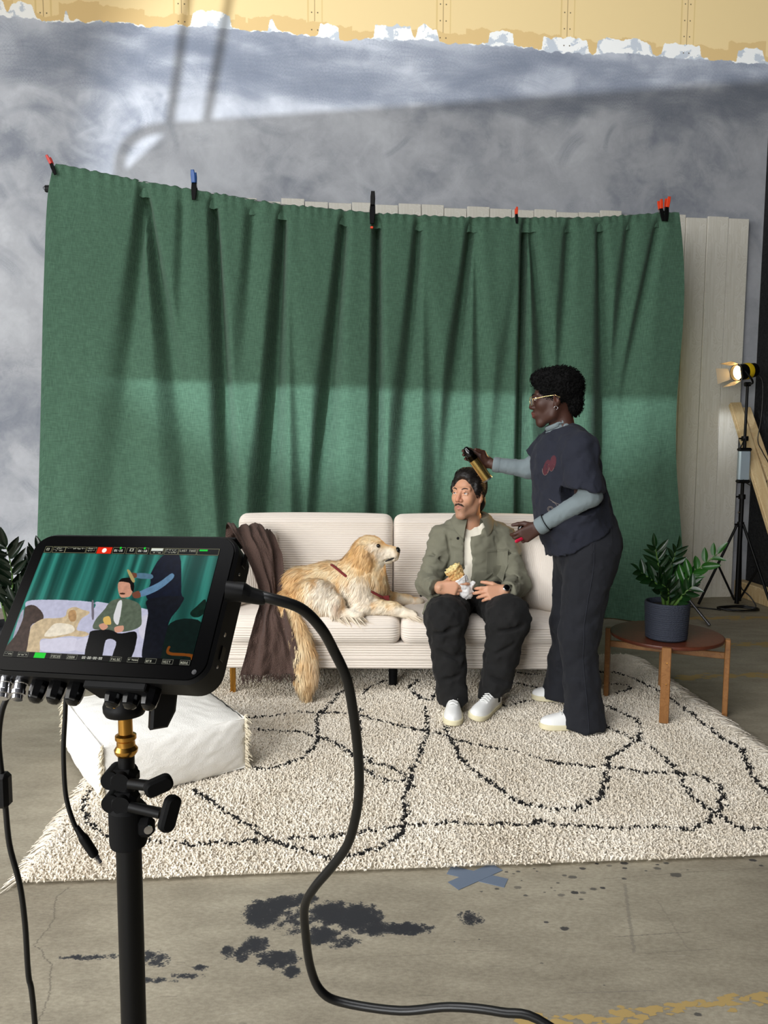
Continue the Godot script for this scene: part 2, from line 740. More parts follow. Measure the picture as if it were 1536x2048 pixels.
func build_room() -> void:
	build_back_wall()
	var a := wall_pt(3.28, 0)
	var ae := a + WALL_N * 13.2
	var wr := slab("wall_right", ae, a, 0, 5.3, WALL_X, M.plaster_dark)
	wr.set_meta("label", "dark painted rough side wall")
	# the left wall, out of the picture, with a wide opening added for side light
	var wl := slab("wall_left", Vector3(-7.2, 0, -6.2), Vector3(-7.2, 0, 6.6), 0, 1.5, Vector3.LEFT, M.hall)
	for q in [[-6.2, 6.6, 4.3, 5.3], [-6.2, -2.1, 1.5, 4.3], [2.5, 6.6, 1.5, 4.3]]:
		var lg := G.new()
		lg.box(Vector3(0.2, q[3] - q[2], q[1] - q[0]), Transform3D(Basis.IDENTITY, Vector3(-7.3, (q[2] + q[3]) / 2, (q[0] + q[1]) / 2)), 0.0)
		obj("wall_field", lg.mesh(10.0), M.hall, wl)
	# the wall behind the camera with one wide opening added for frontal fill
	var wf := slab("wall_front", Vector3(-7.4, 0, 6.6), Vector3(5.2, 0, 6.6), 0, 1.1, Vector3.BACK, M.hall)
	for q in [[-7.4, 5.2, 4.3, 5.3], [-7.4, -6.3, 1.1, 4.3], [-0.5, 5.2, 1.1, 4.3]]:
		var fg := G.new()
		fg.box(Vector3(q[1] - q[0], q[3] - q[2], 0.2), Transform3D(Basis.IDENTITY, Vector3((q[0] + q[1]) / 2, (q[2] + q[3]) / 2, 6.7)), 0.0)
		obj("wall_field", fg.mesh(10.0), M.hall, wf)
	# ceiling with one opening for the added roof light
	var g := G.new()
	var xs := [-7.4, -3.1, 0.5, 5.2]
	var zs := [-7.3, -1.4, 1.0, 6.8]
	for i in 3:
		for j in 3:
			if i == 1 and j == 1:
				continue
			var cx: float = (xs[i] + xs[i + 1]) / 2
			var cz: float = (zs[j] + zs[j + 1]) / 2
			g.box(Vector3(xs[i + 1] - xs[i], 0.2, zs[j + 1] - zs[j]), Transform3D(Basis.IDENTITY, Vector3(cx, 5.4, cz)), 0.0)
	struct_(obj("ceiling", g.mesh(10.0), M.ceiling))
	var milk := mat(Color(0.9, 0.9, 0.9), 0.6)
	milk.emission_enabled = true
	milk.emission = Color(1.0, 0.985, 0.95)
	milk.emission_energy_multiplier = 1.2
	for k in 3:
		# glowing panes added for fill: roof, then front wall, then left wall
		var q: Transform3D = [Transform3D(Basis.IDENTITY, Vector3(-1.3, 5.42, -0.2)), Transform3D(Basis(Vector3.RIGHT, PI / 2), Vector3(-3.4, 2.7, 6.72)), Transform3D(Basis(Vector3.UP, PI / 2) * Basis(Vector3.RIGHT, -PI / 2), Vector3(-7.32, 2.9, 0.2))][k]
		var sx: float = [3.6, 5.8, 4.6][k]
		var sz: float = [2.4, 3.2, 2.8][k]
		var w := G.new()
		w.box(Vector3(sx, 0.03, sz), q, 0.0)
		var wn := obj("added_window_%d" % (k + 1), w.mesh(10.0), milk)
		struct_(wn)
		for s in [-1, 1]:
			var fr := G.new()
			fr.box(Vector3(sx, 0.06, 0.05), q * Transform3D(Basis.IDENTITY, Vector3(0, -0.05, s * (sz / 2 - 0.03))), 0.004)
			fr.box(Vector3(0.05, 0.06, sz), q * Transform3D(Basis.IDENTITY, Vector3(s * (sx / 2 - 0.03), -0.05, 0)), 0.004)
			obj("added_window_frame", fr.mesh(), M.hall, wn)
	build_floor()
	# timber plate along the foot of the side wall
	var pl := G.new()
	var c0 := a + WALL_N * 1.5 - WALL_X * 0.06
	pl.box(Vector3(3.0, 0.14, 0.10), xf(c0 + Vector3(0, 0.07, 0), WALL_N), 0.006)
	struct_(obj("trim_1", pl.mesh(), M.pine))

func build_back_wall() -> void:
	var w := 1792
	var h := 1216
	var x0 := -4.4
	var ww := 7.75
	var hh := 5.3
	var n1 := fnoise(11, 0.55, 4)
	n1.domain_warp_enabled = true
	n1.domain_warp_amplitude = 0.9
	n1.domain_warp_frequency = 0.5
	n1.domain_warp_fractal_octaves = 4
	var n2 := fnoise(12, 2.2, 3)
	n2.domain_warp_enabled = true
	n2.domain_warp_amplitude = 0.5
	n2.domain_warp_frequency = 1.1
	var n3 := fnoise(13, 14.0, 2)
	var ne := fnoise(14, 1.0, 3)
	var dark := Color(0.45, 0.475, 0.525)
	var mid := Color(0.68, 0.69, 0.715)
	var lite := Color(0.81, 0.82, 0.84)
	var tan_ := Color(0.88, 0.775, 0.56)
	var tan_d := Color(0.825, 0.70, 0.475)
	var white := Color(0.92, 0.91, 0.89)
	var buf := PackedByteArray()
	buf.resize(w * h * 3)
	# edges of the coats of paint for each column
	var edge := PackedFloat32Array()
	var prim := PackedFloat32Array()
	var wet := PackedFloat32Array()
	for i in w:
		var x := x0 + ww * i / w
		var e := 4.585 + 0.035 * ne.get_noise_2d(x * 1.3, 0.0) + 0.02 * ne.get_noise_2d(x * 9.0, 5.0)
		edge.append(e)
		var pn := ne.get_noise_2d(x * 2.6, 20.0)
		prim.append(e + maxf(0.0, 0.012 + 0.085 * smoothstep(0.02, 0.16, pn) + 0.05 * pn + 0.018 * ne.get_noise_2d(x * 9.0, 30.0)))
		# wet brush dabs have square shoulders
		var cell := floorf(x / 0.37 + 0.3 * sin(floorf(x / 0.37)))
		var wn := ne.get_noise_2d(cell * 7.7, 50.0)
		wet.append(e + 0.10 + 0.11 * wn + 0.03 * ne.get_noise_2d(x * 3.0, 60.0))
	for j in h:
		var y := hh * (1.0 - (j + 0.5) / h)
		for i in w:
			var x := x0 + ww * i / w
			var c: Color
			if y < edge[i]:
				var a := n1.get_noise_2d(x, y)
				var b := n2.get_noise_2d(x, y * 1.2)
				var t := 0.58 + 0.46 * a + 0.26 * b
				t = clampf(t + 0.05 * n3.get_noise_2d(x, y), 0.0, 1.0)
				c = dark.lerp(mid, t * 2.0) if t < 0.5 else mid.lerp(lite, t * 2.0 - 1.0)
			elif y < prim[i]:
				c = white if n2.get_noise_2d(x * 2.0 + 9.0, y * 3.0) > -0.12 else Color(0.74, 0.76, 0.78)
			elif y < wet[i]:
				c = tan_d
			else:
				c = tan_
				# joints of the boards with paper strips on both sides
				var u := fposmod(x - 0.475 + 0.02, 1.03)
				if u < 0.004:
					c = Color(0.55, 0.45, 0.30)
				elif u < 0.055 or u > 0.985:
					c = Color(0.885, 0.775, 0.56)
				elif u < 0.065 or u > 0.972:
					c = Color(0.83, 0.71, 0.48)
			var k := (j * w + i) * 3
			buf[k] = int(c.r * 255)
			buf[k + 1] = int(c.g * 255)
			buf[k + 2] = int(c.b * 255)
	# sweeping brush strokes over the grey
	# kinds: slate coat brushed along the top edge, slate swirls, pale swirls, anything
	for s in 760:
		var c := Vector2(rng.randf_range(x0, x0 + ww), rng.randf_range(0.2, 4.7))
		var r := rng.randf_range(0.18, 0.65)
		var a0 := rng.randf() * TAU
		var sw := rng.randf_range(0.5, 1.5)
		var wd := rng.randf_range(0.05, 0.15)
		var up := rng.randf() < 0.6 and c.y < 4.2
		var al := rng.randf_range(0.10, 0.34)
		if s < 90:
			c = Vector2(rng.randf_range(-3.3, -1.7), rng.randf_range(2.3, 4.3))
			up = rng.randf() < 0.3
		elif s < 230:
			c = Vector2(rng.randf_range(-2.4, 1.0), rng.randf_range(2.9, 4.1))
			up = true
		elif s >= 480:
			# long flat strokes under the masking edge
			r = rng.randf_range(0.6, 1.6)
			sw = rng.randf_range(0.3, 0.7)
			a0 = PI / 2 - sw / 2 + rng.randf_range(-0.25, 0.25)
			c = Vector2(rng.randf_range(x0, x0 + ww), rng.randf_range(4.12, 4.60) - r)
			up = false
			al = rng.randf_range(0.12, 0.34)
			wd = rng.randf_range(0.10, 0.24)
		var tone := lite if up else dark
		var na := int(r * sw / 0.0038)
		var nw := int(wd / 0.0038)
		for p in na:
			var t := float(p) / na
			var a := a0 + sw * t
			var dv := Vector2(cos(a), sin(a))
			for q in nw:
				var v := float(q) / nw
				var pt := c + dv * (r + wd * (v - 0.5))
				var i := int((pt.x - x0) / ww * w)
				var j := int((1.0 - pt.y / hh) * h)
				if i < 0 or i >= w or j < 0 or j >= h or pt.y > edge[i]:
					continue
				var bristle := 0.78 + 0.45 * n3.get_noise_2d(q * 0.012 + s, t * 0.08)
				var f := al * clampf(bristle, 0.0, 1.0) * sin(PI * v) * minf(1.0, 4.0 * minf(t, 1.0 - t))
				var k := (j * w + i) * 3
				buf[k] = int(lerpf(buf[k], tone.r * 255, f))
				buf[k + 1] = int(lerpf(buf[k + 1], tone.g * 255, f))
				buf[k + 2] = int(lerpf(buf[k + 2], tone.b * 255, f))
	# screws beside the joints and drips
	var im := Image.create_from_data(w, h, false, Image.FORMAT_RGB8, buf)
	for s in 8:
		for r in 4:
			for q in [-0.022, 0.026]:
				var x: float = 0.455 + 1.03 * (s - 5) + q
				var px := int((x - x0) / ww * w)
				var py := int((1.0 - (5.02 - 0.13 * r) / hh) * h)
				if px > 2 and px < w - 3:
					im.fill_rect(Rect2i(px, py, 2, 2), Color(0.30, 0.25, 0.18))
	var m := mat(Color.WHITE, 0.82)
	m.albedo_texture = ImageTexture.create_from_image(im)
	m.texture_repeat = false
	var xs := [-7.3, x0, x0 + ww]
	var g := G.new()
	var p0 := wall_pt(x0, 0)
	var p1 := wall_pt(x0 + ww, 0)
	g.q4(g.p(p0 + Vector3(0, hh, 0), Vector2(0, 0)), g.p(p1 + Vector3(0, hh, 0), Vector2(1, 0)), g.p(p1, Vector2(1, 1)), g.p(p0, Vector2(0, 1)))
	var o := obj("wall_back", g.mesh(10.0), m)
	struct_(o)
	# the wall behind its painted face, and its unpainted run to the left
	var b := G.new()
	for s in [[-7.3, x0, 0.0], [x0, x0 + ww + 0.1, -0.004]]:
		var q0 := wall_pt(s[0], 0, s[2])
		var q1 := wall_pt(s[1], 0, s[2])
		var bk := -WALL_N * 0.2
		var up := Vector3(0, hh, 0)
		b.quad(q0 + up, q1 + up, q1, q0)
		b.quad(q1 + bk + up, q0 + bk + up, q0 + bk, q1 + bk)
		b.quad(q0 + bk + up, q0 + up, q0, q0 + bk)
		b.quad(q1 + up, q1 + bk + up, q1 + bk, q1)
	var core := mat(Color(0.6, 0.61, 0.63), 0.85)
	obj("wall_core", b.mesh(10.0), core, o)

var floor_a := fnoise(31, 0.8, 4)
var floor_b := fnoise(32, 5.0, 4)
var floor_c := fnoise(33, 40.0, 2)

func concrete(x: float, z: float, fine: bool) -> Color:
	var t := 0.5 + 0.42 * floor_a.get_noise_2d(x, z) + 0.30 * floor_b.get_noise_2d(x * 0.7, z * 2.0)
	if fine:
		t += 0.26 * floor_c.get_noise_2d(x * 1.0, z * 2.4) + 0.16 * floor_c.get_noise_2d(x * 4.0, z * 4.0)
	return Color(0.475, 0.445, 0.385).lerp(Color(0.655, 0.625, 0.55), clampf(t, 0, 1))

func floor_img(x0: float, z0: float, sx: float, sz: float, w: int, h: int, fine: bool) -> Image:
	var buf := PackedByteArray()
	buf.resize(w * h * 3)
	for j in h:
		var z := z0 + sz * (j + 0.5) / h
		for i in w:
			var x := x0 + sx * (i + 0.5) / w
			var c := concrete(x, z, true)
			var k := (j * w + i) * 3
			buf[k] = int(c.r * 255)
			buf[k + 1] = int(c.g * 255)
			buf[k + 2] = int(c.b * 255)
	return Image.create_from_data(w, h, false, Image.FORMAT_RGB8, buf)

const PAINT := [[-0.35,-2.15,0.054,0.064,1.00],[-0.30,-2.20,0.048,0.032,1.00],[-0.24,-2.22,0.042,0.025,0.90],[-0.25,-2.12,0.060,0.062,0.45],[-0.15,-2.15,0.061,0.054,1.00],[-0.07,-2.13,0.067,0.063,1.00],[-0.02,-2.08,0.059,0.030,0.90],[0.07,-2.08,0.072,0.026,0.90],[-0.17,-2.05,0.045,0.037,0.90],[-0.35,-2.01,0.035,0.031,0.80],[-0.28,-1.95,0.055,0.036,0.80],[-0.24,-1.90,0.030,0.024,0.70],[-0.38,-1.97,0.028,0.029,0.70],[-0.11,-2.02,0.044,0.029,0.50],[0.26,-2.13,0.033,0.030,0.60],[-0.42,-1.98,0.019,0.028,0.60],[-0.82,-1.951,0.05,0.010,0.5],[-0.749,-1.955,0.04,0.012,0.45],[-0.622,-1.955,0.045,0.025,0.55],[-0.60,-1.932,0.03,0.015,0.5],[-0.58,-1.865,0.05,0.010,0.5],[-0.51,-1.881,0.045,0.010,0.5],[-0.482,-1.913,0.02,0.012,0.4]]
const SPOTS := [0.402,-2.374,0.005,0.424,-2.364,0.004,0.441,-2.376,0.006,0.496,-2.393,0.004,0.502,-2.378,0.003,0.443,-2.325,0.003,0.357,-2.279,0.006,0.424,-2.287,0.010,0.441,-2.245,0.006,0.307,-2.264,0.004,0.551,-2.248,0.010,0.596,-2.261,0.010,0.622,-2.261,0.008,0.659,-2.281,0.009,0.690,-2.287,0.007,0.503,-2.262,0.003,0.529,-2.286,0.003,0.537,-2.271,0.003,0.556,-2.313,0.005,0.610,-2.346,0.011,0.586,-2.355,0.007,0.655,-2.396,0.009,0.710,-2.425,0.006,0.748,-2.413,0.008,0.802,-2.429,0.011,0.794,-2.399,0.007,0.859,-2.384,0.004,0.901,-2.399,0.010,0.942,-2.430,0.008,0.909,-2.421,0.005,0.773,-2.338,0.006,0.997,-2.391,0.003,1.239,-2.451,0.010,1.251,-2.418,0.006,0.428,-1.938,0.004,0.477,-2.114,0.006,0.608,-2.227,0.006,0.572,-1.856,0.002,0.773,-1.756,0.008,0.273,-2.036,0.002,0.202,-2.025,0.002,0.523,-2.085,0.011,0.948,-2.361,0.016]
const CRACK := [-0.976,-2.276,-0.994,-2.226,-0.977,-2.167,-0.954,-2.119,-0.955,-2.064,-0.961,-1.998,-0.932,-1.981,-0.904,-1.943,-0.879,-1.923,-0.86,-1.872,-0.837,-1.811,-0.827,-1.754,-0.826,-1.69]

func build_floor() -> void:
	# the near strip carries the marks that can be read one by one
	var x0 := -1.7
	var z0 := -2.75
	var sx := 3.6
	var sz := 1.3
	var w := 1900
	var h := 686
	var near := floor_img(x0, z0, sx, sz, w, h, true)
	var px := func(x: float) -> int: return int((x - x0) / sx * w)
	var pz := func(z: float) -> int: return int((z - z0) / sz * h)
	# flaked dark paint
	var ink := Color(0.115, 0.125, 0.15)
	var fl := fnoise(35, 26.0, 4)
	var fl2 := fnoise(36, 110.0, 3)
	var cellular := FastNoiseLite.new()
	cellular.seed = 4
	cellular.noise_type = FastNoiseLite.TYPE_CELLULAR
	cellular.cellular_return_type = FastNoiseLite.RETURN_DISTANCE2_SUB
	cellular.frequency = 30.0
	for j in range(pz.call(-2.28), pz.call(-1.83)):
		var z := z0 + sz * (j + 0.5) / h
		for i in range(px.call(-0.95), px.call(0.34)):
			var x := x0 + sx * (i + 0.5) / w
			var s := 0.0
			for b in PAINT:
				var dx: float = (x - b[0]) / b[2]
				if absf(dx) > 2.0:
					continue
				var dz: float = (z - b[1]) / b[3]
				s = maxf(s, b[4] * (1.25 - 0.75 * (dx * dx + dz * dz)))
			if s <= 0.0:
				continue
			s += 0.60 * fl.get_noise_2d(x, z) + 0.42 * fl2.get_noise_2d(x, z * 1.6)
			if cellular.get_noise_2d(x + 0.03 * fl.get_noise_2d(x, z), z * 1.5) < -0.93:
				s -= 0.38
			var a := smoothstep(0.30, 0.44, s) * (0.75 + 0.25 * smoothstep(0.4, 0.8, s))
			if a > 0.0:
				near.set_pixel(i, j, near.get_pixel(i, j).lerp(ink, a * 0.94))
	# drops
	for k in range(0, SPOTS.size(), 3):
		var r: float = SPOTS[k + 2]
		var deep := 0.35 + 0.6 * rng.randf()
		for j in range(pz.call(SPOTS[k + 1] - r * 1.3), pz.call(SPOTS[k + 1] + r * 1.3) + 1):
			for i in range(px.call(SPOTS[k] - r * 1.6), px.call(SPOTS[k] + r * 1.6) + 1):
				var dx: float = (x0 + sx * i / w - SPOTS[k]) / r
				var dz: float = (z0 + sz * j / h - SPOTS[k + 1]) / r
				var s := dx * dx * 0.55 + dz * dz * 1.3 + 0.5 * fl.get_noise_2d(dx * 0.03 + k, dz * 0.03)
				if s < 1.0:
					near.set_pixel(i, j, near.get_pixel(i, j).lerp(Color(0.16, 0.16, 0.17), deep * smoothstep(1.0, 0.6, s)))
	# crack and scratches
	var lines := [[CRACK, 1.4, Color(0.27, 0.25, 0.22), 0.8], [[0.767,-2.307,0.73,-2.15,0.692,-1.982], 5.0, Color(0.40, 0.385, 0.36), 0.5], [[0.66,-2.048,0.881,-2.072], 3.0, Color(0.38, 0.36, 0.33), 0.6], [[0.84,-2.225,0.845,-1.996], 2.0, Color(0.42, 0.40, 0.36), 0.5], [[0.743,-1.983,0.932,-1.999], 2.0, Color(0.40, 0.38, 0.34), 0.5], [[0.489,-1.827,0.702,-1.836], 3.0, Color(0.45, 0.42, 0.39), 0.5], [[0.70,-2.335,0.95,-2.37,1.266,-2.405], 2.5, Color(0.43, 0.40, 0.35), 0.5], [[0.36,-1.99,0.02,-1.96], 2.0, Color(0.45, 0.42, 0.38), 0.4]]
	for l in lines:
		var p: Array = l[0]
		for k in range(0, p.size() - 2, 2):
			var a := Vector2(p[k], p[k + 1])
			var b := Vector2(p[k + 2], p[k + 3])
			var n := int(a.distance_to(b) / 0.0012)
			for s in n:
				var q := a.lerp(b, float(s) / n) + Vector2(fl.get_noise_2d(s * 0.004, k) * 0.006, 0)
				var i: int = px.call(q.x)
				var j: int = pz.call(q.y)
				var r := int(ceilf(l[1] / 2.0))
				for u in range(-r, r + 1):
					var f := clampf(l[1] / 2.0 - absf(u) + 0.5, 0, 1)
					if i + u > 0 and i + u < w and j > 0 and j < h:
						near.set_pixel(i + u, j, near.get_pixel(i + u, j).lerp(l[2], 0.5 * f * l[3]))
	# fine scuffs
	for k in 420:
		var i := rng.randi_range(10, w - 60)
		var j := rng.randi_range(4, h - 5)
		var ln := rng.randi_range(4, 26)
		var cc := Color(0.30, 0.28, 0.25) if rng.randf() < 0.7 else Color(0.75, 0.73, 0.68)
		var al := rng.randf_range(0.12, 0.45)
		var sl := rng.randf_range(-0.25, 0.25)
		for s in ln:
			var jj := clampi(j + int(s * sl), 0, h - 1)
			near.set_pixel(i + s, jj, near.get_pixel(i + s, jj).lerp(cc, al))
	var far := floor_img(-4.5, -7.3, 8.4, 4.55, 1536, 832, false)
	var rest := floor_img(0.0, 0.0, 6.0, 6.0, 256, 256, false)
	var ms := []
	for im in [near, far, rest]:
		var m := mat(Color.WHITE, 0.62)
		m.albedo_texture = ImageTexture.create_from_image(im)
		m.texture_repeat = im == rest
		ms.append(m)
	var mesh := ArrayMesh.new()
	var put := func(rects: Array, m: Material, one: bool) -> void:
		var st := SurfaceTool.new()
		st.begin(Mesh.PRIMITIVE_TRIANGLES)
		st.set_material(m)
		for r in rects:
			var c := [Vector2(r[0], r[1]), Vector2(r[2], r[1]), Vector2(r[2], r[3]), Vector2(r[0], r[3])]
			for k in [0, 1, 2, 0, 2, 3]:
				st.set_normal(Vector3.UP)
				st.set_uv(Vector2([0, 1, 1, 0][k], [0, 0, 1, 1][k]) if one else c[k] / 6.0)
				st.add_vertex(Vector3(c[k].x, 0, c[k].y))
		st.commit(mesh)
	put.call([[x0, z0, x0 + sx, z0 + sz]], ms[0], true)
	put.call([[-4.5, -7.3, 3.9, -2.75]], ms[1], true)
	put.call([[-7.4, -7.3, -4.5, -2.75], [3.9, -7.3, 5.2, -2.75], [-7.4, -2.75, x0, z0 + sz], [x0 + sx, -2.75, 5.2, z0 + sz], [-7.4, z0 + sz, 5.2, 6.8]], ms[2], false)
	var o := obj("floor", mesh, null)
	struct_(o)
	var g := G.new()
	g.box(Vector3(12.6, 0.2, 14.1), Transform3D(Basis.IDENTITY, Vector3(-1.1, -0.102, -0.25)), 0.0)
	obj("floor_slab", g.mesh(10.0), M.hall, o)
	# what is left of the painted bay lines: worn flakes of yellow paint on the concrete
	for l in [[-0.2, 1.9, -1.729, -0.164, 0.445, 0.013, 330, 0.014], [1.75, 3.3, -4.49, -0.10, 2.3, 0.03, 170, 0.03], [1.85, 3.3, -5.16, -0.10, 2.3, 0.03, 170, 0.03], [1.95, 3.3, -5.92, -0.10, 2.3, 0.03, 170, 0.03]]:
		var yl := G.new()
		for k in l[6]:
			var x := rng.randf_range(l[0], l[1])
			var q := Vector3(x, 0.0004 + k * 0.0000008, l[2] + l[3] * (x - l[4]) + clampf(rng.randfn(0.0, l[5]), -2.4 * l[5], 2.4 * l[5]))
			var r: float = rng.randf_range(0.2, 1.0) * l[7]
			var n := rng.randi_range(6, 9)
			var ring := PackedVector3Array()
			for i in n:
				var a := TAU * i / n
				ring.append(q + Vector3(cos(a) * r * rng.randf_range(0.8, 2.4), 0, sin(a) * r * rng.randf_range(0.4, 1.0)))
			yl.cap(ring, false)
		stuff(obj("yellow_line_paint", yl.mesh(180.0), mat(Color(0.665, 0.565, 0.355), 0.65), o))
	# tape cross
	var t := thing("tape_cross", "blue-grey tape cross stuck on the concrete at the edge of the rug", "tape", Vector3(0.305, 0.0, -2.345))
	var tm := mat(Color(0.40, 0.45, 0.52), 0.6)
	for k in 2:
		var s := G.new()
		s.box(Vector3(0.19, 0.0012, 0.052), Transform3D(Basis(Vector3.UP, [-0.40, 0.62][k]), Vector3([0.0, -0.005][k], 0.0007 + 0.0009 * k, [0.0, 0.0][k])), 0.0004)
		obj("tape_strip", s.mesh(), tm, t)

# ---------------------------------------------------------------- curtain, boards, clamps
func linen() -> StandardMaterial3D:
	var s := 768
	var na := fnoise(41, 1.0, 2)
	var nb := fnoise(42, 1.0, 2)
	var im := Image.create(s, s, false, Image.FORMAT_RGB8)
	var lo := Color(0.185, 0.30, 0.235)
	var hi := Color(0.375, 0.52, 0.425)
	var nm := Image.create(s, s, false, Image.FORMAT_RGB8)
	for y in s:
		for x in s:
			var a := na.get_noise_2d(x * 0.55, y * 0.022)
			var b := nb.get_noise_2d(x * 0.018, y * 0.6)
			var t := 0.46 + 0.36 * a + 0.34 * b
			im.set_pixel(x, y, lo.lerp(hi, clampf(t, 0, 1)))
			nm.set_pixel(x, y, Color(t, t, t))
	nm.bump_map_to_normal_map(2.0)
	var m := mat(Color.WHITE, 0.92)
	m.albedo_texture = ImageTexture.create_from_image(im)
	m.normal_enabled = true
	m.normal_texture = ImageTexture.create_from_image(nm)
	m.normal_scale = 0.5
	m.rim_enabled = true
	m.rim = 0.2
	m.uv1_scale = Vector3(3.2, 2.2, 1)
	return m

# top hem of the curtain: x, y
const HEM := [-2.26, 3.12, -2.224, 3.222, -1.63, 3.125, -1.315, 3.085, -0.7, 3.01, -0.093, 2.975, 0.5, 2.968, 0.944, 2.98, 1.5, 3.0, 2.081, 3.055, 2.17, 3.06]

func hem_y(x: float) -> float:
	for k in range(0, HEM.size() - 2, 2):
		if x <= HEM[k + 2]:
			return lerpf(HEM[k], HEM[k], 0) * 0 + lerpf(HEM[k + 1], HEM[k + 3], clampf((x - HEM[k]) / (HEM[k + 2] - HEM[k]), 0, 1))
	return HEM[HEM.size() - 1]

func curtain_base(x: float) -> float:
	return -5.72 - 0.11 * x

# tucks: x at the top, x at the bottom, depth at top, depth at bottom, width at top, width at bottom
const TUCKS := [[-1.665, -1.30, 0.06, 0.045, 0.03, 0.16], [-1.66, -1.98, 0.05, 0.03, 0.03, 0.2], [-1.40, -1.52, 0.02, 0.0, 0.03, 0.14], [-1.20, -1.10, 0.075, 0.07, 0.028, 0.09], [-0.93, -1.10, 0.03, 0.0, 0.04, 0.2], [-0.72, -0.90, 0.07, 0.11, 0.03, 0.12], [-0.70, -0.56, 0.0, 0.05, 0.03, 0.10], [-0.29, -0.55, 0.06, 0.09, 0.03, 0.11], [-0.06, -0.06, 0.075, 0.07, 0.025, 0.06], [0.24, 0.05, 0.05, 0.05, 0.03, 0.13], [0.26, 0.46, 0.0, 0.06, 0.03, 0.14], [0.62, 0.36, 0.06, 0.06, 0.03, 0.16], [0.64, 0.78, 0.02, 0.05, 0.03, 0.13], [1.00, 0.72, 0.0, 0.05, 0.03, 0.18], [1.01, 1.02, 0.08, 0.075, 0.026, 0.05], [1.05, 1.40, 0.05, 0.04, 0.03, 0.2], [1.34, 1.26, 0.035, 0.03, 0.04, 0.14], [1.57, 1.75, 0.05, 0.075, 0.035, 0.15], [1.80, 1.62, 0.03, 0.05, 0.04, 0.2], [2.02, 1.55, 0.03, 0.05, 0.03, 0.16]]

func curtain_pt(u: float, t: float, nz: FastNoiseLite) -> Vector3:
	# u 0..1 across, t 0 (top) .. 1 (bottom)
	var xt := lerpf(-2.255, 2.165, u)
	var xb := lerpf(-2.43, 2.26, u)
	var x := lerpf(xt, xb, pow(t, 0.6))
	if u > 0.985:
		x += 0.03 * sin(t * 9.0) * (u - 0.985) / 0.015
	var top := hem_y(xt)
	var y := lerpf(top, 0.012, t)
	var dep := 0.0
	for k in TUCKS:
		var s := smoothstep(0.0, 1.0, t * 1.25)
		var cx: float = lerpf(k[0], k[1], minf(1.0, t * 1.08))
		var wd: float = lerpf(k[4], k[5], s) * 0.86
		var am: float = lerpf(k[2], k[3], s) * smoothstep(-0.01, 0.05, t)
		var q: float = (x - cx) / wd
		if absf(q) < 3.2:
			# a crease: steep on its left flank, slower on its right
			q = q * (1.25 if q < 0 else 0.85)
			dep = maxf(dep, am * exp(-q * q * 0.9)) + 0.25 * minf(dep, am * exp(-q * q * 0.9))
	var z := curtain_base(x) - dep * 2.1 + 0.10
	z += 0.022 * nz.get_noise_2d(x * 1.4 + 0.25 * y, y * 0.25) * (0.3 + t) + 0.006 * nz.get_noise_2d(x * 5.0, y * 0.8)
	# small gathers at the hem
	z += 0.008 * sin(x * 95.0 + 3.0 * sin(x * 11.0)) * exp(-t * 60.0)
	# the cloth swings forward towards its foot
	z += 0.10 * t * t
	return Vector3(x, y + 0.004 * sin(x * 95.0) * exp(-t * 60.0), z)

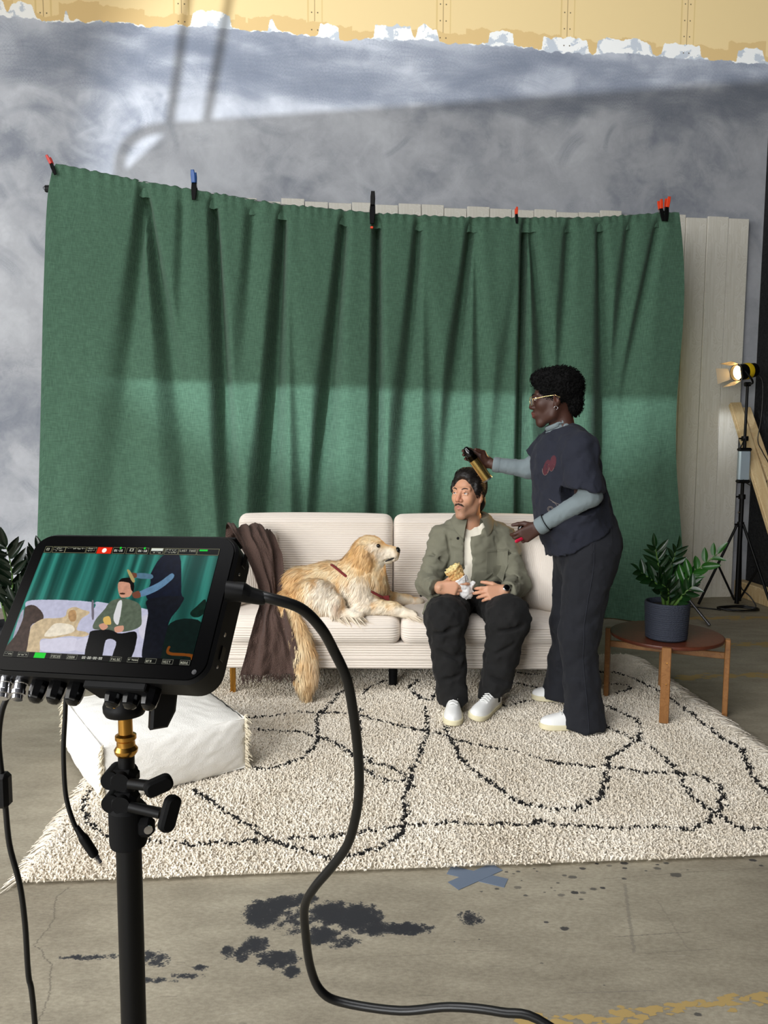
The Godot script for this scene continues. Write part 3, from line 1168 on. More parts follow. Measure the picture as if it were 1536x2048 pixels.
func build_backdrop() -> void:
	# white boards standing against the wall
	var bt := thing("board_panel", "panel of white painted vertical boards standing against the grey wall", "panel", wall_pt(0.7, 0, 0.1))
	var w := 0.1878
	for k in 26:
		var xr := 3.10 - k * w
		var top := 3.285 + 0.011 * sin(k * 2.3) + 0.009 * rng.randf_range(-1, 1)
		var g := G.new()
		g.box(Vector3(w - 0.004, top, 0.02), Transform3D.IDENTITY, 0.0025)
		var o := obj("board", g.mesh(), M.board, bt)
		var lean := 0.006 * sin(k * 1.7)
		var q := wall_pt(xr - w / 2, top / 2, 0.075 + lean) - bt.position
		o.transform = Transform3D(Basis(WALL_X, Vector3.UP, WALL_N), q)
	# curtain
	var nz := fnoise(44, 1.0, 2)
	var nu := 300
	var nv := 110
	var fr := []
	for j in nv + 1:
		var t := pow(float(j) / nv, 1.25)
		var row := PackedVector3Array()
		for i in nu + 1:
			row.append(curtain_pt(float(i) / nu, t, nz))
		fr.append(row)
	var ct := thing("green_curtain", "large green linen curtain clamped up as a backdrop behind the sofa", "curtain", Vector3(0, 0.01, -5.72))
	var g := G.new()
	var rr := []
	for row in fr:
		var r2 := PackedVector3Array()
		for q in row:
			r2.append(q - ct.position)
		rr.append(r2)
	g.rows(rr)
	# the hem turns over the line and hangs down behind
	var hem := []
	for k in 7:
		var a := PI * k / 6.0
		var row := PackedVector3Array()
		for i in nu + 1:
			var q: Vector3 = rr[0][i]
			row.append(q + Vector3(0, sin(a) * 0.012, -0.012 + cos(a) * 0.012))
		hem.append(row)
	var last := PackedVector3Array()
	for q in hem[6]:
		last.append(q + Vector3(0, -0.09, -0.002))
	hem.append(last)
	g.rows(hem, false, false, true)
	obj("cloth", g.mesh(180.0), linen(), ct)
	# steel line in the hem, between two stands
	var ln := thing("backdrop_line", "thin steel line that carries the green curtain in its hem", "cable", Vector3(0, 3.0, -5.7))
	var lp := PackedVector3Array()
	for i in 45:
		var x := lerpf(-2.24, 2.15, i / 44.0)
		lp.append(Vector3(x, hem_y(x) + 0.004, curtain_base(x) + 0.088) - ln.position)
	var lg := G.new()
	lg.tube(lp, PackedFloat32Array([0.003]), 6)
	obj("line", lg.mesh(180.0), M.steel, ln)
	for s in 2:
		var x: float = [-2.10, 2.12][s]
		var z := curtain_base(x) - 0.34
		var st := thing("backdrop_stand", ["light metal stand hidden behind the clamped left end of the green curtain", "light metal stand behind the right end of the green curtain, one leg showing"][s], "stand", Vector3(x, 0, z))
		var pg := G.new()
		var hy := hem_y(x) + 0.0
		pg.rod(Vector3(0, 0.28, 0), Vector3(0, 1.5, 0), 0.016)
		pg.rod(Vector3(0, 1.45, 0), Vector3(0, hy - 0.02, 0), 0.012)
		obj("pole", pg.mesh(), M.steel, st)
		var hook := G.new()
		hook.rod(Vector3(0, hy - 0.03, 0), Vector3(0, hy - 0.0, 0.39), 0.008)
		obj("hook", hook.mesh(), M.steel, st)
		for k in 3:
			var a: float = [0.55, 2.6, 4.71][k]
			var d := Vector3(cos(a), 0, sin(a))
			var reach := 0.34
			if s == 1 and k == 0:
				d = Vector3(0.33, 0, 0.63).normalized()
				reach = 0.71
			var lg2 := G.new()
			lg2.rod(Vector3(0, 0.55, 0) + d * 0.02, d * reach + Vector3(0, 0.012, 0), 0.011)
			obj("leg", lg2.mesh(), M.steel, st)
			var br := G.new()
			br.rod(Vector3(0, 0.30, 0) + d * 0.02, d * reach * 0.55 + Vector3(0, 0.26, 0), 0.006, 8)
			obj("brace", br.mesh(), M.steel, st)
	# spring clamps: x, lean, colours of handles and body
	clamp_("spring_clamp", "red-tipped black spring clamp at the raised corner of the curtain beside bare wall", -2.235, 0.42, M.red_plastic, M.black, 0.12, 0.0)
	clamp_("spring_clamp", "spring clamp with blue handle biting the green curtain hem", -1.315, 0.03, M.blue, M.black, 0.17, 0.0)
	clamp_("spring_clamp", "all-black spring clamp with small orange pad on the middle of the hem", -0.093, -0.03, M.black, M.black, 0.19, 0.0, M.orange)
	clamp_("spring_clamp", "small clamp with a single orange handle on the hem between black clamp and corner pair", 0.944, 0.0, M.orange, M.black, 0.10, 0.0)
	clamp_("spring_clamp", "upright orange-tipped clamp of the pair on the right curtain corner", 2.065, -0.10, M.orange, M.black, 0.15, 0.0)
	clamp_("spring_clamp", "leaning orange-tipped clamp of the pair on the right curtain corner", 2.035, 0.13, M.orange, M.black, 0.135, 0.012)
	# small black clip on the left edge of the cloth
	var c := thing("binder_clip", "small black clip on the side edge of the green curtain", "clip", Vector3(-2.285, 3.07, -5.40))
	var cg := G.new()
	cg.box(Vector3(0.05, 0.045, 0.025), Transform3D.IDENTITY, 0.005)
	obj("body", cg.mesh(), M.black, c)
	var cl := G.new()
	cl.tube(smooth(V3([0.02, 0.012, 0.012, -0.02, 0.010, 0.016, -0.03, 0, 0.017, -0.02, -0.010, 0.016, 0.02, -0.012, 0.012]), 4), PackedFloat32Array([0.0018]), 6)
	obj("lever", cl.mesh(), M.black, c)

func clamp_(called: String, label: String, x: float, lean: float, tip: Material, body: Material, size: float, back: float, pad: Material = null) -> void:
	var hy := hem_y(x)
	var t := thing(called, label, "clamp", Vector3(x, hy, curtain_base(x) + 0.094 - back), "spring clamps on the curtain hem")
	t.basis = Basis(Vector3.BACK, lean)
	var s := size / 0.15
	for k in [-1, 1]:
		# jaw below the hem, handle above it, one arm in front and one behind the cloth
		var a := G.new()
		a.prism(V2([-0.011, -0.062, 0.011, -0.062, 0.014, -0.03, 0.016, 0.012, 0.013, 0.05, -0.013, 0.05, -0.016, 0.012, -0.014, -0.03]), 0.010, Transform3D(Basis(Vector3(1, 0, 0), -0.22 * k) * Basis.from_scale(Vector3(s, s, s)), Vector3(0, 0.0, 0.018 * k - 0.004)), 0.002)
		obj("jaw", a.mesh(), body, t)
		var h := G.new()
		h.prism(V2([-0.012, 0.045, 0.012, 0.045, 0.013, 0.09, 0.010, 0.118, -0.010, 0.118, -0.013, 0.09]), 0.012, Transform3D(Basis(Vector3(1, 0, 0), 0.16 * k) * Basis.from_scale(Vector3(s, s, s)), Vector3(0, 0.0, 0.012 * k - 0.005)), 0.003)
		obj("handle", h.mesh(), tip, t)
	var sp := G.new()
	sp.rod(Vector3(-0.015 * s, 0.03 * s, 0), Vector3(0.015 * s, 0.03 * s, 0), 0.011 * s, 12)
	obj("spring", sp.mesh(), M.steel, t)
	if pad != null:
		var pg := G.new()
		pg.box(Vector3(0.02, 0.016, 0.012), Transform3D(Basis.IDENTITY, Vector3(0, -0.088 * s * 0.9, 0.035)), 0.003)
		obj("jaw_pad", pg.mesh(), pad, t)

# ---------------------------------------------------------------- rug
const RUG_O := Vector3(-1.12, 0, -2.285)
const RUG_X := Vector3(0.9972, 0, -0.0748)
const RUG_Z := Vector3(-0.0748, 0, -0.9972)
const RUG_LINES := [[2,61,2,57,3,47,7,39,11,32,16,26,21,24,26,21,31,19,33,21,36,18,41,20,46,18,50,16,54,18,59,18,62,16,68,18,73,17,77,17,81,18,88,20,93,18,101,20,105,20,110,23,117,23,122,24,126,24,129,25,134,26,140,26,144,24,148,25,154,23,158,24,163,23,167,22,170,25,172,24,174,22,181,22,191,19,198,18,212,18,215,17,217,18,220,17,224,16,230,20,236,26,242,31,246,36,249,43,250,50,248,54,246,58,239,61,228,62,222,65,213,70,205,69,200,72,193,73,188,78,184,82,178,87,171,90,162,95,157,98,151,103,146,110,142,112,136,115,126,122,118,128,111,135,102,138,90,140,81,142,66,137,57,135,52,133],[60,120,67,118,77,116,85,113,91,108,96,104,102,94,107,86,111,85,115,78,119,76,123,70,127,65],[61,79,68,76,74,77,80,82,85,86,88,94,90,106,90,121,90,139,94,147,98,160,102,171,105,175,109,196],[106,86,109,74,113,67,118,61,123,60,127,63],[145,148,143,128,142,112,138,98,135,86,132,75,129,67,127,55,124,46,123,34,122,25,120,19,116,14,113,11,107,9,101,7,95,6,90,8,84,12,79,15,74,18,71,23,68,28,64,31,58,38,52,45,48,52,41,59],[151,120,151,106,151,91,152,78,155,71,158,61,162,50,165,43,168,38,173,35,180,33,187,34,192,35,194,39,199,41,205,51,210,63,213,70,217,77,224,84,231,92,237,97,242,105,245,111,246,121,245,125,241,134,239,140,233,144],[227,115,231,105,236,96,239,90,241,81,240,70,239,61,237,50,235,41,236,33,237,26,239,20,243,14,251,14,257,18],[252,198,264,196,270,187,272,178,276,165,277,147,277,130,277,116,277,105,277,95,280,83,274,70,269,58,268,48,267,41,267,33],[245,179,253,177,263,173,262,166,255,162,240,156],[186,145,197,149,202,151],[196,180,202,179,210,172,216,164],[205,201,211,197,225,192,229,185,234,191],[113,160,115,170,119,179,128,190],[146,189,140,178,141,166,144,157,149,154,154,168,156,174],[111,144,108,100,106,86],[44,203,60,204,76,205]]

func build_rug() -> void:
	var lx := 2.86
	var lz := 2.34
	var t := thing("shaggy_rug", "cream shaggy wool rug with wandering black lines and fringed ends", "rug", RUG_O)
	var bs := xf(Vector3.ZERO, RUG_X)
	var cream := mat(Color(0.82, 0.78, 0.70), 0.95)
	var g := G.new()
	g.box(Vector3(lx - 0.016, 0.016, lz - 0.02), Transform3D(bs.basis, RUG_X * lx / 2 + RUG_Z * lz / 2 + Vector3(0, 0.008, 0)), 0.004)
	obj("backing", g.mesh(), cream, t)
	# the drawn lines, as a raster of 1 cm
	var mw := 290
	var mh := 240
	var ink := PackedByteArray()
	ink.resize(mw * mh)
	var ln := fnoise(51, 9.0, 2)
	for l in RUG_LINES:
		for k in range(0, l.size() - 2, 2):
			var a := Vector2(l[k], l[k + 1])
			var b := Vector2(l[k + 2], l[k + 3])
			var n := int(a.distance_to(b) * 2) + 1
			for s in n:
				var q := a.lerp(b, float(s) / n)
				q += Vector2(ln.get_noise_2dv(q * 0.02), ln.get_noise_2dv(q * 0.02 + Vector2(50, 0))) * 1.3
				var i := int(q.x)
				var j := int(q.y)
				if i >= 0 and j >= 0 and i < mw and j < mh and rng.randf() < 0.96:
					ink[j * mw + i] = 1
					if rng.randf() < 0.3 and i + 1 < mw:
						ink[j * mw + i + 1] = 1
	# one tuft of yarn: a short bent, thick strand
	var tg := G.new()
	tg.tube(V3([0, 0, 0, 0.0006, 0.009, 0.0005, 0.003, 0.016, 0.001, 0.008, 0.020, 0.002]), PackedFloat32Array([0.0030, 0.0042, 0.0042, 0.0022]), 5)
	tg.tube(V3([0.002, 0, -0.003, 0.001, 0.008, -0.004, -0.001, 0.013, -0.007, -0.004, 0.014, -0.010]), PackedFloat32Array([0.0026, 0.0036, 0.0036, 0.002]), 4)
	var tm := tg.mesh(180.0)
	var step := 0.0084
	var cols := int(lx / step)
	var rowsn := int(lz / step)
	var mm := MultiMesh.new()
	mm.transform_format = MultiMesh.TRANSFORM_3D
	mm.use_colors = true
	mm.mesh = tm
	mm.instance_count = cols * rowsn
	var tone := fnoise(52, 2.5, 3)
	var lay := fnoise(53, 3.0, 2)
	var c_hi := lin(Color(0.94, 0.91, 0.855))
	var c_lo := lin(Color(0.82, 0.775, 0.70))
	var c_ink := lin(Color(0.085, 0.08, 0.082))
	var n := 0
	for j in rowsn:
		for i in cols:
			var u := (i + rng.randf()) * step * 1.004 - 0.004
			var v := (j + rng.randf()) * step * 1.006 - 0.008
			var p := RUG_X * u + RUG_Z * v + Vector3(0, 0.013, 0)
			var lean := Vector3(lay.get_noise_2d(u, v) + rng.randf_range(-0.6, 0.6), 0, lay.get_noise_2d(u + 30, v) + rng.randf_range(-0.6, 0.6) + 0.25)
			var up := (Vector3.UP + lean * 0.7).normalized()
			var b := along(Vector3.ZERO, up).basis * Basis(Vector3.UP, rng.randf() * TAU)
			var s := rng.randf_range(0.62, 0.98)
			mm.set_instance_transform(n, Transform3D(b * Basis.from_scale(Vector3(s, s * rng.randf_range(0.8, 1.1), s)), p))
			var ii := maxi(0, int(u * 100))
			var jj := maxi(0, int(v * 100))
			var c := c_lo.lerp(c_hi, clampf(0.55 + 0.45 * tone.get_noise_2d(u, v) + rng.randf_range(-0.25, 0.25), 0, 1))
			if ii < mw and jj < mh and ink[jj * mw + ii] == 1 and rng.randf() < 0.95:
				c = c_ink
			mm.set_instance_color(n, c)
			n += 1
	var mi := MultiMeshInstance3D.new()
	mi.name = "pile"
	mi.multimesh = mm
	var pm := vmat(0.95)
	mi.material_override = pm
	t.add_child(mi)
	stuff(mi)
	# fringes on the short ends
	for e in 2:
		var f := G.new()
		var cnt := 900
		for k in cnt:
			var v := lz * (k + rng.randf()) / cnt
			var out := RUG_X * (-1.0 if e == 0 else 1.0)
			var p := RUG_Z * v + RUG_X * (0.0 if e == 0 else lx) + Vector3(0, 0.012 + 0.010 * rng.randf(), 0) - out * 0.02
			var side := RUG_Z * rng.randf_range(-0.6, 0.45)
			var ln2 := rng.randf_range(0.04, 0.085) if e == 0 else rng.randf_range(0.07, 0.13)
			var curl := RUG_Z * rng.randf_range(-0.03, 0.03)
			f.c = c_lo.lerp(c_hi, rng.randf())
			f.tube(smooth(PackedVector3Array([p, p + (out + side * 0.5) * ln2 * 0.4 + Vector3(0, 0.010 * rng.randf(), 0), p + (out + side) * ln2 * 0.75 + curl * 0.6 - Vector3(0, 0.004, 0), Vector3(0, -p.y + 0.003, 0) + p + (out + side) * ln2 + curl]), 2), rads([0.0028, 0.003, 0.0022, 0.0012], 7), 4, false)
		stuff(obj("fringe", f.mesh(180.0), vmat(0.95), t))

# ---------------------------------------------------------------- corduroy sofa
# block with wales running along x; h and d are the height and depth of its section
func rib_block(w: float, h: float, d: float, r: float, er: float, pitch := 0.0135, amp := 0.0042, puff_y := 0.0, puff_z := 0.0, nx := 22) -> G:
	var out := PackedVector2Array()
	var nrm := PackedVector2Array()
	var sl := PackedFloat32Array()
	var base := round_rect(d, h, r, 8)
	var acc := 0.0
	var n := base.size()
	var step := pitch / 5.0
	for k in n:
		var a := base[k]
		var b := base[(k + 1) % n]
		var l := a.distance_to(b)
		if l < 1e-6:
			continue
		var m := maxi(1, int(l / step))
		for q in m:
			out.append(a.lerp(b, float(q) / m))
			sl.append(acc + l * q / m)
		acc += l
	var ribs := roundf(acc / pitch)
	for k in out.size():
		nrm.append((out[(k + 1) % out.size()] - out[(k - 1 + out.size()) % out.size()]).rotated(-PI / 2).normalized())
	var g := G.new()
	var rr := []
	for i in nx + 1:
		# denser stations near the ends
		var q := float(i) / nx * 2.0 - 1.0
		var xn := sin(q * PI / 2)
		var x := xn * w / 2
		var over := maxf(0.0, absf(x) - (w / 2 - er)) / er
		var ins := er * (1.0 - sqrt(maxf(0.0, 1.0 - over * over)))
		var mid := 1.0 - pow(absf(xn), 3.0)
		var row := PackedVector3Array()
		for k in out.size():
			var p := out[k] - nrm[k] * ins
			p.x *= 1.0 + puff_z * mid * (1.0 - pow(absf(out[k].y) / (h / 2), 2.0)) / (d / 2)
			p.y *= 1.0 + puff_y * mid * (1.0 - pow(absf(out[k].x) / (d / 2), 2.0)) / (h / 2)
			var rib := amp * 1.35 * (sqrt(absf(sin(PI * sl[k] / acc * ribs))) - 0.7)
			p += nrm[k] * rib
			row.append(Vector3(x, p.y, p.x))
		rr.append(row)
	g.rows(rr, true, false)
	g.cap(rr[0], true)
	g.cap(rr[nx], false)
	return g

func build_sofa() -> void:
	var t := thing("corduroy_sofa", "two-seat cream corduroy sofa on slim brass legs in front of the green curtain", "sofa", Vector3(0.084, 0, -4.42))
	var put := func(called: String, g: G, at: Vector3, turn := Vector3.ZERO) -> MeshInstance3D:
		var o := obj(called, g.mesh(70.0), M.cord, t)
		o.position = at - t.position
		o.rotation = turn
		return o
	put.call("base", rib_block(2.07, 0.135, 0.86, 0.012, 0.012), Vector3(0.084, 0.2475, -4.415))
	put.call("arm", rib_block(0.11, 0.37, 0.84, 0.04, 0.03, 0.0135, 0.0042, 0, 0, 12), Vector3(-0.897, 0.495, -4.42))
	put.call("arm", rib_block(0.11, 0.37, 0.84, 0.04, 0.03, 0.0135, 0.0042, 0, 0, 12), Vector3(1.064, 0.495, -4.42))
	put.call("back_frame", rib_block(1.86, 0.55, 0.12, 0.03, 0.02), Vector3(0.084, 0.585, -4.79), Vector3(-0.12, 0, 0))
	put.call("seat_cushion", rib_block(0.925, 0.155, 0.62, 0.06, 0.055, 0.0135, 0.0042, 0.014, 0.014, 30), Vector3(-0.372, 0.385, -4.27))
	put.call("seat_cushion", rib_block(0.925, 0.155, 0.62, 0.06, 0.055, 0.0135, 0.0042, 0.010, 0.014, 30), Vector3(0.552, 0.385, -4.27))
	put.call("back_cushion", rib_block(0.925, 0.50, 0.19, 0.06, 0.05, 0.0135, 0.0042, 0.01, 0.02, 30), Vector3(-0.408, 0.69, -4.60), Vector3(-0.17, 0, 0))
	put.call("back_cushion", rib_block(0.955, 0.50, 0.19, 0.06, 0.05, 0.0135, 0.0042, 0.01, 0.02, 30), Vector3(0.535, 0.69, -4.60), Vector3(-0.17, 0, 0))
	# piping on the base
	for y in [0.236, 0.314]:
		var pg := G.new()
		pg.rod(Vector3(-1.033, y, 0.437), Vector3(1.033, y, 0.437), 0.004, 8)
		obj("piping", pg.mesh(), M.cord, t)
	for q in [[-0.814, -4.06], [0.981, -4.06], [-0.814, -4.76], [0.981, -4.76]]:
		var lg := G.new()
		lg.lathe(V2([0.0001, 0.0, 0.012, 0.0, 0.015, 0.01, 0.017, 0.185]), 14)
		var o := obj("leg", lg.mesh(), M.brass, t)
		o.position = Vector3(q[0], 0.0, q[1]) - t.position
		o.set_meta("label", "slim brass leg")
	var sup := G.new()
	sup.lathe(V2([0.0001, 0.0, 0.022, 0.0, 0.028, 0.185]), 12)
	var so := obj("middle_leg", sup.mesh(), M.black_matte, t)
	so.position = Vector3(0.055, 0.0, -4.2) - t.position
	so.set_meta("label", "short black support leg")
	# throw pillows
	pillow("corduroy_pillow", "cream corduroy throw pillow half covered by the brown blanket", Vector3(-0.755, 0.652, -4.31), Basis(Vector3.UP, 0.75) * Basis(Vector3.RIGHT, -0.22), 0.40, 0.385)
	pillow("corduroy_pillow", "cream corduroy throw pillow wedged between sofa arm and seated person", Vector3(0.905, 0.655, -4.17), Basis(Vector3.UP, -0.85) * Basis(Vector3.RIGHT, -0.20) * Basis(Vector3.BACK, 0.08), 0.43, 0.42)
	build_blanket()

func pillow(called: String, label: String, at: Vector3, bs: Basis, w: float, h: float) -> void:
	var t := thing(called, label, "pillow", at, "corduroy throw pillows")
	t.basis = bs
	var g := G.new()
	var n := 150
	var m := 24
	for s in [-1, 1]:
		var rr := []
		for j in m + 1:
			var row := PackedVector3Array()
			var v := sin((float(j) / m - 0.5) * PI)
			for i in n + 1:
				var u := float(i) / n * 2.0 - 1.0
				var k := pow(maxf(0.0, (1.0 - u * u) * (1.0 - v * v)), 0.42)
				var pull := 0.07 * (u * u * v * v)
				var x := u * w / 2 * (1.0 - 0.06 * (1.0 - v * v) * absf(u) + pull)
				var y := v * h / 2 * (1.0 - 0.06 * (1.0 - u * u) * absf(v) + pull)
				var z := 0.085 * k + 0.003 * sqrt(absf(sin(PI * (u * w / 2) / 0.0135))) * minf(1.0, k * 2.0)
				row.append(Vector3(x, y, z * s))
			rr.append(row)
		g.rows(rr, false, false, s > 0)
	obj("cover", g.mesh(75.0), M.cord, t)
	var e := G.new()
	var pts := PackedVector3Array()
	for k in 65:
		var a := TAU * k / 64
		var u := signf(cos(a)) * pow(absf(cos(a)), 0.35)
		var v := signf(sin(a)) * pow(absf(sin(a)), 0.35)
		pts.append(Vector3(u * w / 2 * (1.0 - 0.06 * (1.0 - v * v) + 0.07 * u * u * v * v), v * h / 2 * (1.0 - 0.06 * (1.0 - u * u) + 0.07 * u * u * v * v), 0))
	e.tube(pts, PackedFloat32Array([0.004]), 6, false)
	obj("piping", e.mesh(180.0), M.cord, t)

func build_blanket() -> void:
	var t := thing("brown_blanket", "dark brown gauze throw blanket with fringe draped over the pillow and sofa edge", "blanket", Vector3(-0.65, 0.5, -4.1))
	var m := mat(Color(0.30, 0.225, 0.195), 0.95)
	m.normal_enabled = true
	m.normal_texture = noise_normal(0.06, 9.0, 256, 8)
	m.rim_enabled = true
	m.rim = 0.3
	tri(m, 8.0)
	# left and right borders of the strip as it falls, from behind the pillow to the hanging end
	var le := smooth(V3([-0.98, 0.60, -4.52, -0.93, 0.80, -4.46, -0.90, 0.885, -4.36, -0.845, 0.865, -4.22, -0.775, 0.78, -4.12, -0.69, 0.64, -4.02, -0.66, 0.52, -3.97, -0.665, 0.448, -3.915, -0.69, 0.36, -3.892, -0.715, 0.27, -3.895, -0.745, 0.17, -3.90]), 6)
	var re := smooth(V3([-0.68, 0.68, -4.54, -0.665, 0.83, -4.49, -0.65, 0.872, -4.38, -0.60, 0.815, -4.27, -0.562, 0.725, -4.20, -0.552, 0.62, -4.12, -0.54, 0.52, -4.04, -0.50, 0.475, -3.925, -0.455, 0.38, -3.885, -0.43, 0.28, -3.885, -0.425, 0.185, -3.89]), 6)
	var nz := fnoise(61, 1.0, 3)
	var g := G.new()
	var n := 56
	var front := []
	for j in le.size():
		var s := float(j) / (le.size() - 1)
		var d := (le[mini(j + 1, le.size() - 1)] - le[maxi(j - 1, 0)]).normalized()
		var across := (re[j] - le[j])
		var nm := across.cross(d).normalized()
		if nm.z + nm.y < 0:
			nm = -nm
		var row := PackedVector3Array()
		for i in n + 1:
			var u := float(i) / n
			var p := le[j].lerp(re[j], u)
			var fold := sin(u * 19.0 + 2.5 * nz.get_noise_2d(u * 2.0, s * 3.0) + 2.0 * s)
			var fold2 := sin(u * 11.0 + 4.0 * s)
			var am := lerpf(0.013, 0.008, smoothstep(0.6, 1.0, s))
			p += nm * (am * fold + 0.012 * fold2 + 0.010 * nz.get_noise_2d(u * 6.0, s * 9.0) + 0.004)
			p.y += 0.03 * sin(u * PI) * smoothstep(0.1, 0.25, s) * (1.0 - smoothstep(0.35, 0.5, s))
			row.append(p - t.position)
		front.append(row)
	g.rows(front)
	var back := []
	for row in front:
		var r2 := PackedVector3Array()
		for p in row:
			r2.append(p - Vector3(0, 0.003, 0.004))
		back.append(r2)
	g.rows(back, false, false, true)
	obj("cloth", g.mesh(180.0), m, t)
	var f := G.new()
	var last: PackedVector3Array = front[front.size() - 1]
	for k in 150:
		var u := rng.randf() * n
		var i := int(u)
		var p := last[i].lerp(last[mini(i + 1, n)], u - i)
		var ln := rng.randf_range(0.015, 0.05) * (1.8 if i < 6 else 1.0)
		f.tube(PackedVector3Array([p + Vector3(0, 0.004, 0), p + Vector3(rng.randf_range(-0.012, 0.012), -ln * 0.5, rng.randf_range(0, 0.008)), p + Vector3(rng.randf_range(-0.02, 0.02), -ln, rng.randf_range(-0.002, 0.01))]), PackedFloat32Array([0.0017, 0.0014, 0.0008]), 4, false)
	stuff(obj("fringe", f.mesh(180.0), m, t))

# ---------------------------------------------------------------- floor cushion
func build_pouf() -> void:
	# corners of the top: near, right, far, left
	var t := thing("floor_cushion", "white square floor cushion with raw fringed side edges on the rug", "floor cushion", Vector3(-0.985, 0.03, -3.185))
	var ang := 0.60
	t.basis = Basis(Vector3.UP, ang)
	var g := G.new()
	var hw := 0.285
	var hd := 0.315
	var hh := 0.108
	var n := 28
	var nz := fnoise(65, 7.0, 2)
	# six bulged faces of a box
	for ax in 3:
		for s in [-1, 1]:
			var rr := []
			for j in n + 1:
				var row := PackedVector3Array()
				for i in n + 1:
					var a := float(i) / n * 2 - 1
					var b := float(j) / n * 2 - 1
					var q := Vector3.ZERO
					q[ax] = s
					q[(ax + 1) % 3] = a
					q[(ax + 2) % 3] = b
					var bul := pow(maxf(0.0, (1 - a * a) * (1 - b * b)), 0.6)
					var p := Vector3(q.x * hw, q.y * hh, q.z * hd)
					p[ax] += s * bul * [0.035, 0.035, 0.035][ax]
					# pinched edges sag between the corners
					if ax == 1:
						p.y -= s * 0.012 * (1.0 - bul) * (a * a + b * b) * 0.5
					p += q * 0.004 * nz.get_noise_3dv(p * 3.0)
					row.append(p + Vector3(0, hh, 0))
				rr.append(row)
			g.rows(rr, false, false, s > 0)
	obj("cover", g.mesh(55.0), M.cotton, t)
	# piping on the top and bottom edges at the front
	for y in [0.004, 2 * hh - 0.004]:
		for s in [-1, 1]:
			var p := G.new()
			p.rod(Vector3(-hw, y, hd * s), Vector3(hw, y, hd * s), 0.0035, 6)
			obj("piping", p.mesh(), M.cotton, t)
	# raw fringe on the two sewn sides
	for s in [-1, 1]:
		for z in [-1, 1]:
			var f := G.new()
			for k in 190:
				var y := rng.randf_range(0.0, 2 * hh + 0.01)
				var p0 := Vector3(hw * s * 0.995, y, hd * z + rng.randf_range(-0.006, 0.006))
				var d := Vector3(s * rng.randf_range(0.3, 1.0), rng.randf_range(-0.9, 0.3), z * rng.randf_range(0.0, 0.9)) * rng.randf_range(0.012, 0.03)
				f.tube(PackedVector3Array([p0, p0 + d * 0.6, p0 + d + Vector3(0, -0.006, 0)]), PackedFloat32Array([0.0022, 0.0022, 0.001]), 4, false)
			stuff(obj("fringe", f.mesh(180.0), M.cotton_raw, t))

# ---------------------------------------------------------------- side table
func build_table() -> void:
	var c := Vector3(1.468, 0.024, -3.91)
	var t := thing("side_table", "round walnut side table with oak legs at the rug's edge", "table", c)
	var g := G.new()
	g.lathe(V2([0.0001, 0.356, 0.270, 0.356, 0.278, 0.360, 0.280, 0.368, 0.278, 0.374, 0.272, 0.377, 0.0001, 0.377]), 64)
	obj("tabletop", g.mesh(), M.walnut, t)
	var feet := [Vector3(1.358, 0, -3.604), Vector3(1.212, 0, -4.03), Vector3(1.734, 0, -3.80), Vector3(1.568, 0, -4.21)]
	for k in 4:
		var d: Vector3 = feet[k] - Vector3(c.x, 0, c.z)
		d = d.normalized()
		var l := G.new()
		# the leg beyond the rug stands on the concrete
		var low := -0.024 if k == 2 else 0.0
		l.box(Vector3(0.044, 0.375 - low, 0.026), xf(d * 0.292 + Vector3(0, 0.1875 + low / 2, 0), d.cross(Vector3.UP)), 0.003)
		var lo := obj("leg", l.mesh(), M.oak, t)
		if k == 0:
			for y in [0.30, 0.195]:
				var s := G.new()
				s.lathe(V2([0.0001, 0.0025, 0.003, 0.002, 0.0045, 0.0]), 12, along(d * 0.305 + Vector3(0.004, y, 0), d))
				obj("screw", s.mesh(), M.brass, lo)
	for k in 2:
		var a: Vector3 = feet[[0, 1][k]] - c
		var b: Vector3 = feet[[3, 2][k]] - c
		a.y = 0
		b.y = 0
		var d := (b - a).normalized()
		var s := G.new()
		s.box(Vector3(0.56, 0.034, 0.022), xf(Vector3(0, 0.29 + 0.001 * k, 0), d), 0.003)
		obj("stretcher", s.mesh(), M.oak, t)

# ---------------------------------------------------------------- plants
func leaf_mesh(l: float, w: float, curl: float) -> ArrayMesh:
	var g := G.new()
	var rr := []
	for j in 9:
		var s := j / 8.0
		var hwid := w * 0.5 * pow(sin(PI * pow(s, 0.8)), 0.75) + 0.0004
		var row := PackedVector3Array()
		for i in 5:
			var u := i / 4.0 * 2.0 - 1.0
			row.append(Vector3(u * hwid, curl * s * s * l - 0.25 * absf(u) * hwid * -1.0, s * l))
		rr.append(row)
	g.rows(rr)
	var bk := []
	for row in rr:
		var r2 := PackedVector3Array()
		for p in row:
			r2.append(p - Vector3(0, 0.0009, 0))
		bk.append(r2)
	g.rows(bk, false, false, true)
	return g.mesh(180.0)

